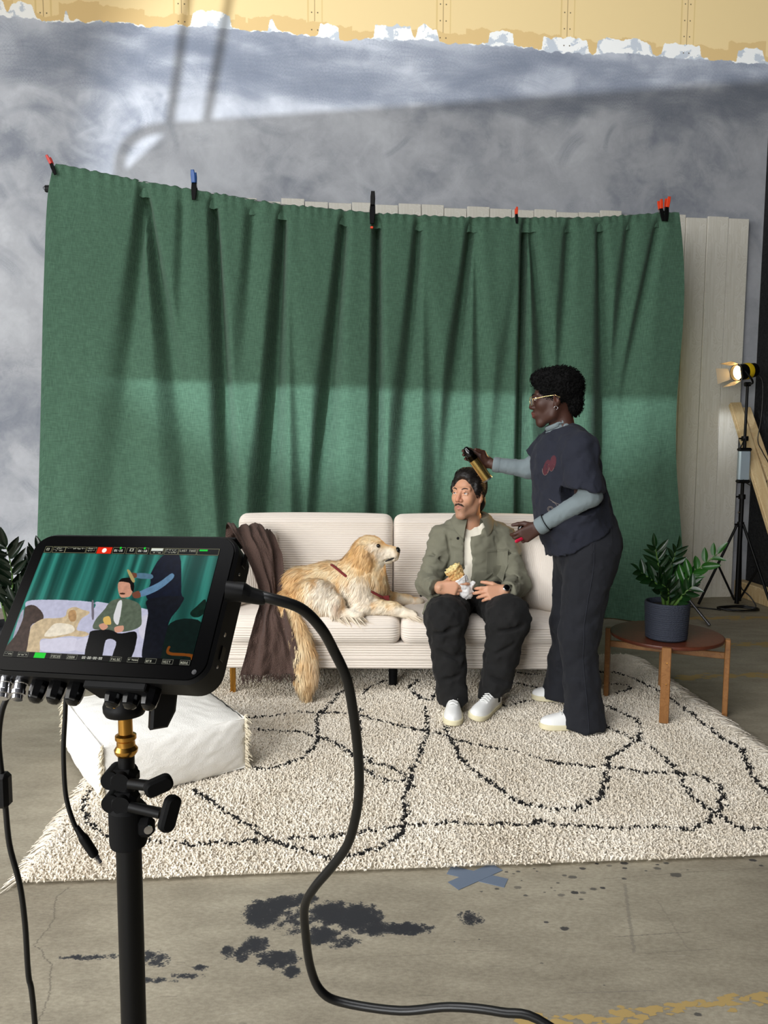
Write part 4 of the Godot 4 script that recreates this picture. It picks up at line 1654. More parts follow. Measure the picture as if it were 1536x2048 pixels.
func stem(parent: Node3D, pts: PackedVector3Array, leaves: int, ll: float, lw: float, from: float, stem_mat: Material, leaf_mat: Material, lib: Array, face: Vector3) -> void:
	var sp := smooth(pts, 8)
	var n := sp.size()
	var g := G.new()
	g.tube(sp, rads([0.009, 0.007, 0.0045, 0.0022], n), 8)
	var so := obj("stem", g.mesh(180.0), stem_mat, parent)
	for k in leaves:
		var s := lerpf(from, 1.0, float(k) / (leaves - 1))
		var q := s * (n - 1)
		var i := mini(int(q), n - 2)
		var p := sp[i].lerp(sp[i + 1], q - i)
		var d := (sp[i + 1] - sp[i]).normalized()
		var side := d.cross(face).normalized() * (1.0 if k % 2 == 0 else -1.0)
		var up := side.cross(d).normalized()
		if up.dot(face) < 0:
			up = -up
		var dir := (d * 0.75 + side * 0.8 + up * rng.randf_range(0.0, 0.35)).normalized()
		if k == leaves - 1:
			dir = (d + up * 0.1).normalized()
		var z := dir
		var y := (up - z * up.dot(z)).normalized().rotated(z, rng.randf_range(-0.5, 0.5))
		var x := y.cross(z)
		var o := obj("leaf", lib[rng.randi() % lib.size()], leaf_mat, so)
		var sc := (0.75 + 0.35 * sin(PI * minf(1.0, s * 0.9))) * rng.randf_range(0.9, 1.1)
		o.transform = Transform3D(Basis(x * sc * lw, y * sc * ll, z * sc * ll), p)

func build_plants() -> void:
	var lm := mat(Color(0.060, 0.165, 0.055), 0.33)
	lm.backlight_enabled = true
	lm.backlight = Color(0.10, 0.22, 0.04)
	var lb := mat(Color(0.11, 0.28, 0.07), 0.33)
	lb.backlight_enabled = true
	lb.backlight = Color(0.15, 0.30, 0.05)
	var sm := mat(Color(0.28, 0.40, 0.16), 0.5)
	var lib := []
	for c in [-0.15, 0.05, 0.2]:
		lib.append(leaf_mesh(1.0, 1.0, c))
	# pot on the side table
	var pc := Vector3(1.425, 0.4015, -3.80)
	var pot := thing("ribbed_pot", "dark blue-grey ribbed plant pot on the round side table", "plant pot", pc)
	var pm := mat(Color(0.17, 0.19, 0.24), 0.8)
	pm.normal_enabled = true
	pm.normal_texture = noise_normal(0.04, 10.0, 256, 17)
	tri(pm, 12.0)
	var prof := PackedVector2Array([Vector2(0.0001, 0), Vector2(0.088, 0), Vector2(0.096, 0.006)])
	for k in 66:
		var y := 0.008 + k * 0.0027
		prof.append(Vector2(0.099 + 0.009 * y / 0.18 + 0.0016 * absf(sin(k * 0.8)) + 0.0007 * sin(k * 2.1), y))
	prof.append_array(V2([0.106, 0.190, 0.100, 0.190, 0.097, 0.16, 0.0001, 0.16]))
	var g := G.new()
	g.lathe(prof, 44)
	obj("pot", g.mesh(60.0), pm, pot)
	var soil := G.new()
	soil.lathe(V2([0.0001, 0.158, 0.098, 0.158, 0.098, 0.164, 0.06, 0.170, 0.0001, 0.172]), 24)
	obj("soil", soil.mesh(), mat(Color(0.09, 0.07, 0.055), 0.95), pot)
	var pl := thing("zz_plant", "glossy green zz plant growing from the ribbed pot on the side table", "plant", pc + Vector3(0, 0.165, 0))
	stem(pl, V3([0.01, 0, 0.01, 0.05, 0.08, 0.03, 0.11, 0.17, 0.03, 0.225, 0.268, 0.03]), 15, 0.085, 0.036, 0.22, sm, lb, lib, Vector3(-0.3, 0.7, 0.6))
	stem(pl, V3([0, 0, 0, -0.02, 0.10, 0.01, -0.05, 0.20, 0.0, -0.075, 0.30, 0.01]), 15, 0.085, 0.030, 0.2, sm, lm, lib, Vector3(0, 0.2, 1))
	stem(pl, V3([0.01, 0, -0.02, 0.01, 0.11, -0.02, 0.025, 0.20, -0.03, 0.045, 0.285, -0.03]), 14, 0.08, 0.03, 0.25, sm, lm, lib, Vector3(0.2, 0.3, 1))
	stem(pl, V3([-0.02, 0, 0.01, -0.05, 0.09, 0.04, -0.10, 0.14, 0.06, -0.165, 0.185, 0.06]), 13, 0.085, 0.036, 0.25, sm, lm, lib, Vector3(0.1, 0.6, 0.8))
	stem(pl, V3([0.02, 0, 0.03, 0.04, 0.05, 0.06, 0.06, 0.09, 0.08, 0.09, 0.12, 0.09]), 9, 0.07, 0.03, 0.2, sm, lm, lib, Vector3(-0.2, 0.6, 0.8))
	stem(pl, V3([-0.01, 0, 0.03, -0.02, 0.06, 0.06, -0.03, 0.10, 0.08, -0.07, 0.13, 0.09]), 9, 0.075, 0.03, 0.2, sm, lm, lib, Vector3(0.1, 0.6, 0.8))
	stem(pl, V3([0.03, 0, -0.01, 0.07, 0.07, -0.01, 0.09, 0.11, -0.01, 0.10, 0.15, 0.0]), 8, 0.075, 0.028, 0.3, sm, lm, lib, Vector3(0.1, 0.5, 0.8))
	# the second plant stands on the floor beyond the monitor
	var qc := Vector3(-2.16, 0, -4.35)
	var pot2 := thing("floor_pot", "dark round floor pot behind the camera monitor, mostly hidden", "plant pot", qc)
	var g2 := G.new()
	g2.lathe(V2([0.0001, 0, 0.12, 0, 0.14, 0.02, 0.16, 0.30, 0.162, 0.32, 0.15, 0.32, 0.145, 0.28, 0.0001, 0.28]), 36)
	obj("pot", g2.mesh(), mat(Color(0.11, 0.115, 0.13), 0.7), pot2)
	var p2 := thing("zz_plant", "dark leafy zz plant showing at the left side of the camera monitor", "plant", qc + Vector3(0, 0.28, 0))
	var dk := mat(Color(0.05, 0.10, 0.055), 0.25)
	stem(p2, V3([0.02, 0, 0.02, 0.05, 0.18, 0.05, 0.06, 0.36, 0.06, 0.04, 0.50, 0.07]), 17, 0.13, 0.045, 0.25, sm, dk, lib, Vector3(0.2, 0.2, 1))
	stem(p2, V3([0.03, 0, 0.0, 0.10, 0.16, 0.0, 0.16, 0.32, 0.0, 0.22, 0.45, 0.0]), 17, 0.13, 0.045, 0.25, sm, dk, lib, Vector3(0, 0.3, 1))
	stem(p2, V3([0, 0, 0, -0.03, 0.2, 0.02, -0.06, 0.38, 0.03, -0.10, 0.54, 0.03]), 17, 0.13, 0.045, 0.25, sm, dk, lib, Vector3(0.2, 0.2, 1))
	stem(p2, V3([0.04, 0, 0.04, 0.10, 0.10, 0.10, 0.14, 0.2, 0.12, 0.20, 0.28, 0.13]), 13, 0.12, 0.045, 0.25, sm, dk, lib, Vector3(0, 0.5, 1))

# ---------------------------------------------------------------- tungsten lamp on its stand, timber
func build_lamp_stand() -> void:
	var at := Vector3(2.967, 0, -6.36)
	var t := thing("light_stand", "black tripod light stand beside the white boards", "light stand", at)
	var g := G.new()
	g.rod(Vector3(0, 0.03, 0), Vector3(0, 0.95, 0), 0.019, 14)
	obj("column", g.mesh(), M.black, t)
	g = G.new()
	g.rod(Vector3(0, 0.9, 0), Vector3(0, 1.42, 0), 0.014, 12)
	g.rod(Vector3(0, 1.4, 0), Vector3(0, 1.86, 0), 0.011, 12)
	obj("riser", g.mesh(), M.black, t)
	for y in [0.70, 0.93, 1.41]:
		var cg := G.new()
		cg.lathe(V2([0.0001, -0.02, 0.026, -0.02, 0.028, -0.015, 0.028, 0.015, 0.026, 0.02, 0.0001, 0.02]), 16, Transform3D(Basis.IDENTITY, Vector3(0, y, 0)))
		cg.rod(Vector3(-0.02, y, 0), Vector3(-0.05, y, 0.01), 0.007, 8)
		obj("collar", cg.mesh(), M.black, t)
	var kn := G.new()
	kn.lathe(V2([0.0001, -0.008, 0.009, -0.006, 0.009, 0.006, 0.0001, 0.008]), 12, along(Vector3(-0.03, 0.80, 0.02), Vector3(-1, 0, 0.3)))
	obj("knob", kn.mesh(), M.chrome, t)
	# legs reach the floor about 0.35 m out
	for d in [Vector3(-0.30, 0, -0.05), Vector3(0.17, 0, 0.28), Vector3(0.12, 0, -0.20)]:
		var lg := G.new()
		lg.rod(Vector3(0, 0.70, 0) + d.normalized() * 0.025, d + Vector3(0, 0.012, 0), 0.011, 10)
		obj("leg", lg.mesh(), M.black, t)
		var bg := G.new()
		bg.rod(Vector3(0, 0.06, 0) + d.normalized() * 0.02, d * 0.52 + Vector3(0, 0.345, 0), 0.009, 8)
		obj("brace", bg.mesh(), M.black, t)
	# lamp head: looks to the left and a little towards the sofa
	var hp := Vector3(2.915, 1.95, -6.32)
	var dir := Vector3(-0.93, -0.16, 0.36).normalized()
	var lt := thing("tungsten_lamp", "small black and yellow tungsten spotlight with barn doors, switched on", "spotlight", hp)
	var h := along(Vector3.ZERO, dir)
	g = G.new()
	g.lathe(V2([0.0001, -0.12, 0.045, -0.12, 0.058, -0.105, 0.060, -0.05, 0.0001, -0.05]), 24, h)
	obj("rear_housing", g.mesh(), M.black, lt)
	g = G.new()
	g.lathe(V2([0.0001, -0.052, 0.064, -0.052, 0.067, -0.045, 0.067, -0.008, 0.064, 0.0, 0.0001, 0.0]), 24, h)
	obj("yellow_ring", g.mesh(), M.yellow, lt)
	g = G.new()
	g.lathe(V2([0.060, -0.002, 0.064, 0.0, 0.066, 0.085, 0.061, 0.085, 0.058, 0.02]), 24, h)
	obj("barrel", g.mesh(), M.black, lt)
	var glow := mat(Color(1, 0.9, 0.7), 0.4)
	glow.emission_enabled = true
	glow.emission = Color(1.0, 0.80, 0.50)
	glow.emission_energy_multiplier = 14.0
	g = G.new()
	g.lathe(V2([0.0001, 0.074, 0.03, 0.070, 0.052, 0.062, 0.059, 0.054, 0.0001, 0.05]), 24, h)
	obj("lens", g.mesh(), glow, lt)
	var inner := mat(Color(0.62, 0.60, 0.55), 0.45)
	for k in 4:
		var a := PI / 2 * k
		var out := (h.basis.x * cos(a) + h.basis.z * sin(a)).normalized()
		var tang := out.cross(dir).normalized()
		var d := (dir + out * (0.32 if absf(out.y) > 0.5 else 0.75)).normalized()
		var p0 := dir * 0.085 + out * 0.064
		var wd := G.new()
		var nn := d.cross(tang).normalized()
		wd.prism(V2([-0.045, 0, 0.045, 0, 0.065, 0.10, -0.065, 0.10]), 0.002, Transform3D(Basis(tang, d, nn), p0))
		obj("barn_door", wd.mesh(), inner, lt)
	g = G.new()
	g.tube(smooth(V3([-0.03, 0.0, 0.075, 0.02, -0.06, 0.085, 0.05, -0.095, 0.05, 0.052, -0.10, -0.04]), 5), PackedFloat32Array([0.008]), 8)
	obj("yoke", g.mesh(180.0), M.black, lt)
	g = G.new()
	g.box(Vector3(0.05, 0.035, 0.035), Transform3D(Basis.IDENTITY, Vector3(0.052, -0.098, -0.04)), 0.006)
	obj("spigot", g.mesh(), M.black, lt)
	var sp := SpotLight3D.new()
	sp.name = "tungsten_lamp_light"
	add_child(sp)
	sp.look_at_from_position(hp + dir * 0.082, hp + dir * 3.0)
	sp.light_color = Color(1.0, 0.78, 0.50)
	sp.light_energy = 12.0
	sp.spot_range = 20.0
	sp.spot_angle = 33.0
	sp.spot_angle_attenuation = 0.8
	sp.light_size = 0.05
	sp.shadow_enabled = true
	# power box hung on the stand
	var bx := thing("ballast_box", "silver-grey power box hanging on the black light stand", "power box", Vector3(2.952, 1.19, -6.325))
	g = G.new()
	g.box(Vector3(0.095, 0.25, 0.05), Transform3D.IDENTITY, 0.012)
	obj("case", g.mesh(), mat(Color(0.70, 0.76, 0.80), 0.35, 0.4), bx)
	for s in [-1, 1]:
		g = G.new()
		g.box(Vector3(0.104, 0.03, 0.058), Transform3D(Basis.IDENTITY, Vector3(0, s * 0.13, 0)), 0.010)
		obj("end_cap", g.mesh(), M.black, bx)
	g = G.new()
	g.tube(smooth(V3([-0.035, 0.14, 0, -0.01, 0.20, 0.0, 0.012, 0.23, -0.03]), 4), PackedFloat32Array([0.005]), 6)
	obj("strap", g.mesh(180.0), M.black, bx)
	# cables
	var c1 := thing("lamp_cable", "thin black cable looping from spotlight to power box", "cable", Vector3(3.0, 1.5, -6.34))
	g = G.new()
	g.tube(smooth(V3([0.035, 0.44, -0.01, 0.08, 0.36, 0.0, 0.085, 0.1, 0.0, 0.06, -0.1, 0.01, 0.10, -0.2, 0.02, 0.16, -0.32, 0.02, 0.12, -0.48, 0.03, 0.0, -0.47, 0.04, -0.06, -0.42, 0.035]), 6), PackedFloat32Array([0.004]), 6)
	obj("wire", g.mesh(180.0), M.rubber, c1)
	var c2 := thing("power_cable", "black power cable lying in loops round the foot of the light stand", "cable", Vector3(2.9, 0.0, -6.25))
	g = G.new()
	var pts := [Vector3(-0.62, 0.006, -0.08), Vector3(-0.40, 0.006, -0.12), Vector3(-0.2, 0.006, -0.02)]
	for k in 26:
		var a := k * 0.62
		pts.append(Vector3(0.02 + (0.15 + 0.02 * sin(k * 1.3)) * cos(a + 3.0), 0.008 + 0.004 * k / 6.0, 0.02 + (0.075 + 0.012 * cos(k * 2.1)) * sin(a + 3.0)))
	pts.append_array([Vector3(0.15, 0.10, -0.05), Vector3(0.08, 0.20, -0.10), Vector3(0.07, 0.5, -0.10), Vector3(0.06, 0.9, -0.09), Vector3(0.05, 1.05, -0.08)])
	g.tube(smooth(PackedVector3Array(pts), 4), PackedFloat32Array([0.006]), 6)
	obj("wire", g.mesh(180.0), M.rubber, c2)
	# two lengths of timber leaning into the corner
	var bl := [[Vector3(3.12, 0.012, -5.60), Vector3(3.03, 1.70, -6.715), 0.095, "wider pale pine plank leaning behind the light stand"], [Vector3(3.26, 0.012, -5.62), Vector3(3.13, 1.66, -6.72), 0.07, "narrower pale pine plank leaning between wide plank and dark wall"]]
	for q in bl:
		var b := thing("pine_plank", q[3], "plank", q[0], "leaning pine planks")
		var d: Vector3 = q[1] - q[0]
		g = G.new()
		g.box(Vector3(q[2], d.length(), 0.045), Transform3D(along(Vector3.ZERO, d).basis, d / 2 + Vector3(0, 0.01, 0)), 0.004)
		obj("timber", g.mesh(), M.pine, b)

# ---------------------------------------------------------------- the lamp and frame that stand outside the picture
func build_off_camera_lights() -> void:
	# diffusion frame: rounded tube frame with cloth, on two hanging rods
	var n := FRAME_N.normalized()
	var ex := n.cross(Vector3.UP).normalized() * -1.0
	if ex.x < 0:
		ex = -ex
	ex = ex.rotated(n, 0.0)
	var ey := n.cross(ex).normalized()
	if ey.y < 0:
		ey = -ey
	var tilt := 0.02
	var ax := (ex * cos(tilt) + ey * sin(tilt)).normalized()
	var ay := (ey * cos(tilt) - ex * sin(tilt)).normalized()
	var t := thing("diffusion_frame", "large tube frame with white diffusion cloth hung up beside the set", "diffusion frame", FRAME_C)
	var w := 2.8
	var h := 1.03
	var o := round_rect(w, h, 0.13, 8)
	var pts := PackedVector3Array()
	for q in o:
		pts.append(ax * q.x + ay * q.y)
	pts.append(pts[0])
	var g := G.new()
	g.tube(pts, PackedFloat32Array([0.022]), 10, false)
	obj("frame", g.mesh(180.0), M.black, t)
	var cl := mat(Color(0.95, 0.95, 0.93), 0.9)
	cl.emission_enabled = true
	cl.emission = Color(1.0, 0.98, 0.95)
	cl.emission_energy_multiplier = 1.5
	g = G.new()
	# the cloth leaves the corners open
	g.prism(V2([-w / 2 + 0.015, -h / 2 + 0.12, -w / 2 + 0.12, -h / 2 + 0.012, w / 2 - 0.12, -h / 2 + 0.012, w / 2 - 0.015, -h / 2 + 0.12, w / 2 - 0.015, h / 2 - 0.12, w / 2 - 0.12, h / 2 - 0.012, -w / 2 + 0.17, h / 2 - 0.016, -w / 2 + 0.018, h / 2 - 0.17]), 0.006, Transform3D(Basis(ax, ay, ax.cross(ay)), Vector3.ZERO))
	obj("cloth", g.mesh(), cl, t)
	for k in 2:
		g = G.new()
		var b: Vector3 = ax * [-1.225, -1.095][k] + ay * 0.51
		g.rod(b, b + (ax * [0.083, 0.12][k] + ay) * 2.35, 0.018, 8)
		obj("hanging_rod", g.mesh(), M.black, t)
	# studio lamp behind it
	var dir := (Vector3(0.6, 3.6, -6.5) - LAMP).normalized()
	var l := thing("studio_lamp", "black studio spotlight on a stand behind the diffusion frame", "studio lamp", LAMP)
	var hh := along(Vector3.ZERO, dir)
	g = G.new()
	g.lathe(V2([0.0001, -0.5, 0.16, -0.5, 0.19, -0.45, 0.19, -0.06, 0.18, -0.05, 0.17, -0.05, 0.17, -0.10, 0.0001, -0.10]), 24, hh)
	obj("housing", g.mesh(), M.black, l)
	var em := mat(Color(1, 1, 1), 0.4)
	em.emission_enabled = true
	em.emission = Color(0.93, 0.96, 1.0)
	em.emission_energy_multiplier = 4.0
	g = G.new()
	g.lathe(V2([0.0001, -0.06, 0.10, -0.07, 0.165, -0.095, 0.0001, -0.099]), 24, hh)
	obj("lens", g.mesh(), em, l)
	g = G.new()
	g.rod(Vector3(0, -2.4, 0) - dir * 0.28, Vector3(0, -0.1, 0) - dir * 0.28, 0.02, 10)
	for a in [0.3, 2.4, 4.5]:
		g.rod(Vector3(0, -1.7, 0) - dir * 0.28, Vector3(cos(a) * 0.6, -2.39, sin(a) * 0.6) - dir * 0.28, 0.014, 8)
	obj("stand", g.mesh(), M.black, l)

# ---------------------------------------------------------------- camera monitor in the foreground
const SHAPES := {
	"sofa": [33, 254, 302, 253, 325, 286, 325, 253, 387, 258, 564, 278, 583, 306, 604, 481, 99, 493, 22, 476, 29, 357, 21, 297],
	"gap": [307, 253, 316, 253, 341, 323, 332, 323],
	"arm": [22, 476, 5, 335, 13, 297, 29, 357, 31, 461],
	"blanket": [17, 286, 53, 277, 100, 305, 117, 339, 74, 370, 107, 486, 2, 477, 23, 402, 25, 327],
	"seatL": [146, 426, 281, 409, 301, 433, 300, 462, 166, 469],
	"seatR": [300, 419, 348, 406, 366, 459, 311, 461],
	"dog": [79, 392, 79, 363, 115, 335, 175, 329, 211, 320, 212, 290, 242, 278, 276, 288, 311, 296, 310, 308, 289, 325, 282, 347, 285, 376, 324, 382, 343, 392, 317, 404, 256, 403, 185, 417, 141, 423, 155, 469, 150, 487, 105, 490, 91, 443],
	"ear": [222, 297, 247, 293, 265, 333, 245, 341, 226, 320],
	"dark": [87, 362, 130, 353, 124, 398, 117, 442, 102, 443],
	"white": [184, 351, 254, 356, 272, 384, 204, 405, 151, 408, 161, 374],
	"jacket": [374, 285, 391, 247, 425, 235, 470, 237, 521, 258, 544, 308, 550, 351, 492, 375, 395, 372, 352, 366, 351, 330],
	"tee": [423, 253, 439, 245, 451, 297, 454, 348, 426, 320],
	"head": [398, 164, 420, 152, 456, 159, 471, 192, 469, 222, 449, 230, 426, 227, 405, 194],
	"hair": [397, 160, 410, 144, 448, 144, 469, 170, 476, 203, 462, 192, 448, 166, 415, 160],
	"must": [420, 210, 439, 210, 441, 216, 422, 216],
	"pants": [352, 377, 425, 370, 473, 383, 535, 373, 553, 407, 549, 484, 478, 488, 470, 418, 424, 413, 427, 487, 361, 487, 346, 403],
	"hands": [373, 351, 400, 342, 414, 360, 395, 372],
	"hands2": [443, 359, 477, 350, 484, 371, 457, 380],
	"wrap": [382, 321, 405, 313, 424, 345, 396, 346],
	"pillow": [541, 322, 563, 300, 584, 321, 586, 399, 555, 379],
	"wtee": [558, 38, 632, 37, 684, 201, 692, 223, 550, 235, 539, 160, 529, 115],
	"arm1": [463, 120, 531, 123, 538, 144, 470, 141],
	"arm2": [485, 214, 572, 160, 618, 117, 632, 139, 582, 193, 518, 224],
	"hand1": [437, 121, 463, 120, 469, 139, 447, 141],
	"hand2": [473, 211, 499, 199, 514, 225, 490, 231],
	"wp": [550, 235, 689, 216, 695, 259, 669, 318, 669, 416, 668, 481, 601, 482, 580, 378, 568, 293],
	"can": [418, 108, 434, 111, 468, 154, 457, 159],
	"plant": [745, 286, 765, 257, 792, 227, 806, 270, 790, 299, 763, 303],
	"floor": [673, 332, 804, 326, 799, 485, 668, 481],
	"table": [690, 429, 701, 428, 707, 449, 801, 454, 803, 484, 793, 484, 790, 465, 699, 459],
}
const FONT := {"0": [7, 5, 5, 5, 7], "1": [2, 6, 2, 2, 7], "5": [7, 4, 7, 1, 7], "6": [7, 4, 7, 5, 7], ":": [0, 2, 0, 2, 0], "A": [2, 5, 7, 5, 5], "C": [7, 4, 4, 4, 7], "E": [7, 4, 6, 4, 7], "F": [7, 4, 6, 4, 4], "H": [5, 5, 7, 5, 5], "K": [5, 5, 6, 5, 5], "L": [4, 4, 4, 4, 7], "M": [5, 7, 7, 5, 5], "N": [7, 5, 5, 5, 5], "O": [7, 5, 5, 5, 7], "R": [6, 5, 6, 5, 5], "S": [7, 4, 7, 1, 7], "T": [7, 2, 2, 2, 2], "U": [5, 5, 5, 5, 7], "V": [5, 5, 5, 5, 2], "W": [5, 5, 7, 7, 5], "Z": [7, 1, 2, 4, 7], " ": [0, 0, 0, 0, 0]}

func round_poly(p: Array) -> Array:
	var o := []
	var n := p.size() / 2
	for k in n:
		var a := Vector2(p[2 * k], p[2 * k + 1])
		var b := Vector2(p[2 * ((k + 1) % n)], p[2 * ((k + 1) % n) + 1])
		var z := Vector2(p[2 * ((k - 1 + n) % n)], p[2 * ((k - 1 + n) % n) + 1])
		var d := Vector2(p[2 * ((k + 2) % n)], p[2 * ((k + 2) % n) + 1])
		for s in 5:
			var q := a.cubic_interpolate(b, z, d, s / 5.0)
			o.append_array([roundi(q.x), roundi(q.y)])
	return o

func poly_fill(im: Image, p: Array, c: Color) -> void:
	p = round_poly(p)
	var lo := 9999
	var hi := -9999
	for k in range(1, p.size(), 2):
		lo = mini(lo, p[k])
		hi = maxi(hi, p[k])
	for y in range(maxi(lo, 0), mini(hi, im.get_height() - 1) + 1):
		var xs := []
		for k in range(0, p.size(), 2):
			var x0: float = p[k]
			var y0: float = p[k + 1]
			var x1: float = p[(k + 2) % p.size()]
			var y1: float = p[(k + 3) % p.size()]
			if (y0 <= y) != (y1 <= y):
				xs.append(x0 + (y - y0) / (y1 - y0) * (x1 - x0))
		xs.sort()
		for k in range(0, xs.size() - 1, 2):
			im.fill_rect(Rect2i(int(xs[k]), y, maxi(1, int(xs[k + 1]) - int(xs[k])), 1), c)

func poly_shade(im: Image, p: Array, c: Color, var_: float, seed_: int) -> void:
	# fill, then a soft cloth or fur grain inside
	var m := Image.create(im.get_width(), im.get_height(), false, Image.FORMAT_R8)
	poly_fill(m, p, Color.WHITE)
	var n := fnoise(seed_, 0.035, 3)
	var r := m.get_used_rect()
	for y in range(r.position.y, r.end.y):
		for x in range(r.position.x, r.end.x):
			if m.get_pixel(x, y).r > 0.5:
				var t := 1.0 + 0.45 * var_ * n.get_noise_2d(x, y)
				im.set_pixel(x, y, Color(c.r * t, c.g * t, c.b * t))

func text(im: Image, s: String, x: int, y: int, k: int, c: Color) -> void:
	for ch in s:
		var rows_: Array = FONT[ch]
		for j in 5:
			for i in 3:
				if (int(rows_[j]) >> (2 - i)) & 1:
					im.fill_rect(Rect2i(x + i * k, y + j * k, k, k), c)
		x += 4 * k

func marks(im: Image, x0: int, x1: int, y: int, c: Color) -> void:
	# menu text too small to read in the picture
	var x := x0
	while x < x1 - 3:
		var w := rng.randi_range(2, 5)
		im.fill_rect(Rect2i(x, y + rng.randi_range(0, 2), w, 2 if rng.randf() < 0.5 else 6), c)
		x += w + 2

func screen_image() -> Image:
	var im := Image.create(800, 500, false, Image.FORMAT_RGB8)
	# live picture: curtain with folds
	var n := fnoise(71, 1.0, 2)
	for y in 500:
		for x in 800:
			var u := float(x)
			var f := 0.5 + 0.5 * sin(u * 0.085 + 2.2 * sin(u * 0.013) + 1.2 * n.get_noise_2d(u * 0.01, y * 0.002))
			f = clampf(f * (0.65 + 0.5 * n.get_noise_2d(u * 0.03, 3.0)) + 0.15, 0, 1)
			im.set_pixel(x, y, Color(0.06, 0.20, 0.18).lerp(Color(0.20, 0.52, 0.47), f))
	poly_shade(im, SHAPES.floor, Color(0.04, 0.09, 0.08), 0.4, 1)
	poly_shade(im, SHAPES.plant, Color(0.03, 0.12, 0.09), 0.8, 2)
	poly_fill(im, SHAPES.table, Color(0.42, 0.22, 0.06))
	poly_shade(im, SHAPES.sofa, Color(0.70, 0.70, 0.78), 0.12, 3)
	poly_fill(im, SHAPES.gap, Color(0.42, 0.40, 0.44))
	poly_shade(im, SHAPES.arm, Color(0.60, 0.60, 0.66), 0.2, 4)
	poly_shade(im, SHAPES.pillow, Color(0.76, 0.75, 0.80), 0.1, 5)
	poly_shade(im, SHAPES.seatL, Color(0.78, 0.77, 0.83), 0.08, 6)
	poly_shade(im, SHAPES.seatR, Color(0.76, 0.75, 0.81), 0.08, 7)
	poly_shade(im, SHAPES.blanket, Color(0.25, 0.20, 0.18), 0.5, 8)
	poly_shade(im, SHAPES.dog, Color(0.74, 0.66, 0.53), 0.3, 9)
	poly_shade(im, SHAPES.white, Color(0.86, 0.82, 0.74), 0.2, 10)
	poly_shade(im, SHAPES.ear, Color(0.66, 0.52, 0.36), 0.3, 11)
	poly_shade(im, SHAPES.wtee, Color(0.05, 0.07, 0.13), 0.5, 12)
	poly_shade(im, SHAPES.wp, Color(0.06, 0.07, 0.10), 0.5, 13)
	poly_shade(im, SHAPES.arm1, Color(0.30, 0.42, 0.50), 0.2, 14)
	poly_shade(im, SHAPES.arm2, Color(0.34, 0.47, 0.58), 0.2, 15)
	poly_fill(im, SHAPES.hand1, Color(0.40, 0.24, 0.18))
	poly_fill(im, SHAPES.hand2, Color(0.42, 0.25, 0.19))
	poly_shade(im, SHAPES.jacket, Color(0.33, 0.37, 0.31), 0.3, 16)
	poly_fill(im, SHAPES.tee, Color(0.80, 0.80, 0.80))
	poly_shade(im, SHAPES.pants, Color(0.035, 0.04, 0.045), 0.5, 17)
	poly_shade(im, SHAPES.head, Color(0.74, 0.54, 0.45), 0.2, 18)
	poly_fill(im, SHAPES.hair, Color(0.06, 0.045, 0.04))
	poly_fill(im, SHAPES.must, Color(0.25, 0.16, 0.12))
	poly_fill(im, SHAPES.can, Color(0.62, 0.55, 0.36))
	poly_fill(im, SHAPES.hands, Color(0.76, 0.56, 0.47))
	poly_fill(im, SHAPES.hands2, Color(0.76, 0.56, 0.47))
	poly_fill(im, SHAPES.wrap, Color(0.80, 0.66, 0.36))
	im.resize(330, 206, Image.INTERPOLATE_LANCZOS)
	im.resize(800, 500, Image.INTERPOLATE_CUBIC)
	# menu strips
	var k := Color(0.02, 0.025, 0.025)
	var w := Color(0.62, 0.62, 0.56)
	im.fill_rect(Rect2i(0, 0, 800, 34), k)
	im.fill_rect(Rect2i(0, 476, 800, 24), k)
	for r in [[2, 34], [40, 98], [100, 196], [200, 246], [322, 378], [386, 428], [434, 484], [496, 552], [558, 618], [622, 700], [704, 797]]:
		for q in [[r[0], 2, r[1] - r[0], 2], [r[0], 30, r[1] - r[0], 2], [r[0], 2, 2, 30], [r[1], 2, 2, 30]]:
			im.fill_rect(Rect2i(q[0], q[1], q[2], q[3]), Color(0.45, 0.44, 0.34))
	im.fill_rect(Rect2i(10, 10, 14, 12), w)
	im.fill_rect(Rect2i(14, 13, 6, 6), k)
	for y in [6, 17]:
		marks(im, 44, 96, y, w)
		marks(im, 204, 244, y, w)
		marks(im, 562, 616, y, w)
	marks(im, 104, 194, 7, w)
	im.fill_rect(Rect2i(251, 2, 67, 31), Color(0.85, 0.16, 0.06))
	for y in range(-11, 12):
		var hw := int(sqrt(121.0 - y * y))
		im.fill_rect(Rect2i(284 - hw, 17 + y, hw * 2, 1), Color(0.95, 0.93, 0.9))
	text(im, "01:15", 330, 12, 2, Color(0.85, 0.85, 0.8))
	im.fill_rect(Rect2i(352, 0, 8, 9), Color(0.05, 0.85, 0.2))
	im.fill_rect(Rect2i(400, 6, 18, 14), w)
	im.fill_rect(Rect2i(405, 9, 8, 8), k)
	text(im, "01:16", 441, 12, 2, Color(0.85, 0.85, 0.8))
	im.fill_rect(Rect2i(462, 0, 8, 9), Color(0.05, 0.85, 0.2))
	im.fill_rect(Rect2i(498, 4, 52, 12), Color(0.8, 0.82, 0.78))
	marks(im, 506, 546, 20, w)
	text(im, "LAST TAKE", 627, 8, 2, w)
	im.fill_rect(Rect2i(712, 6, 36, 8), Color(0.05, 0.75, 0.22))
	for r in [[1, 40, ""], [63, 110, ""], [209, 254, "FOCUS"], [280, 325, "ZOOM"], [467, 514, "FALSE"], [539, 585, ""], [613, 659, "WFM"], [683, 728, "VECT"], [755, 796, "MORE"]]:
		im.fill_rect(Rect2i(r[0], 478, r[1] - r[0], 20), Color(0.38, 0.38, 0.34))
		im.fill_rect(Rect2i(r[0] + 2, 480, r[1] - r[0] - 4, 16), k)
		if r[2] == "":
			marks(im, r[0] + 4, r[1] - 2, 484, w)
		else:
			text(im, r[2], r[0] + 4, 484, 2, w)
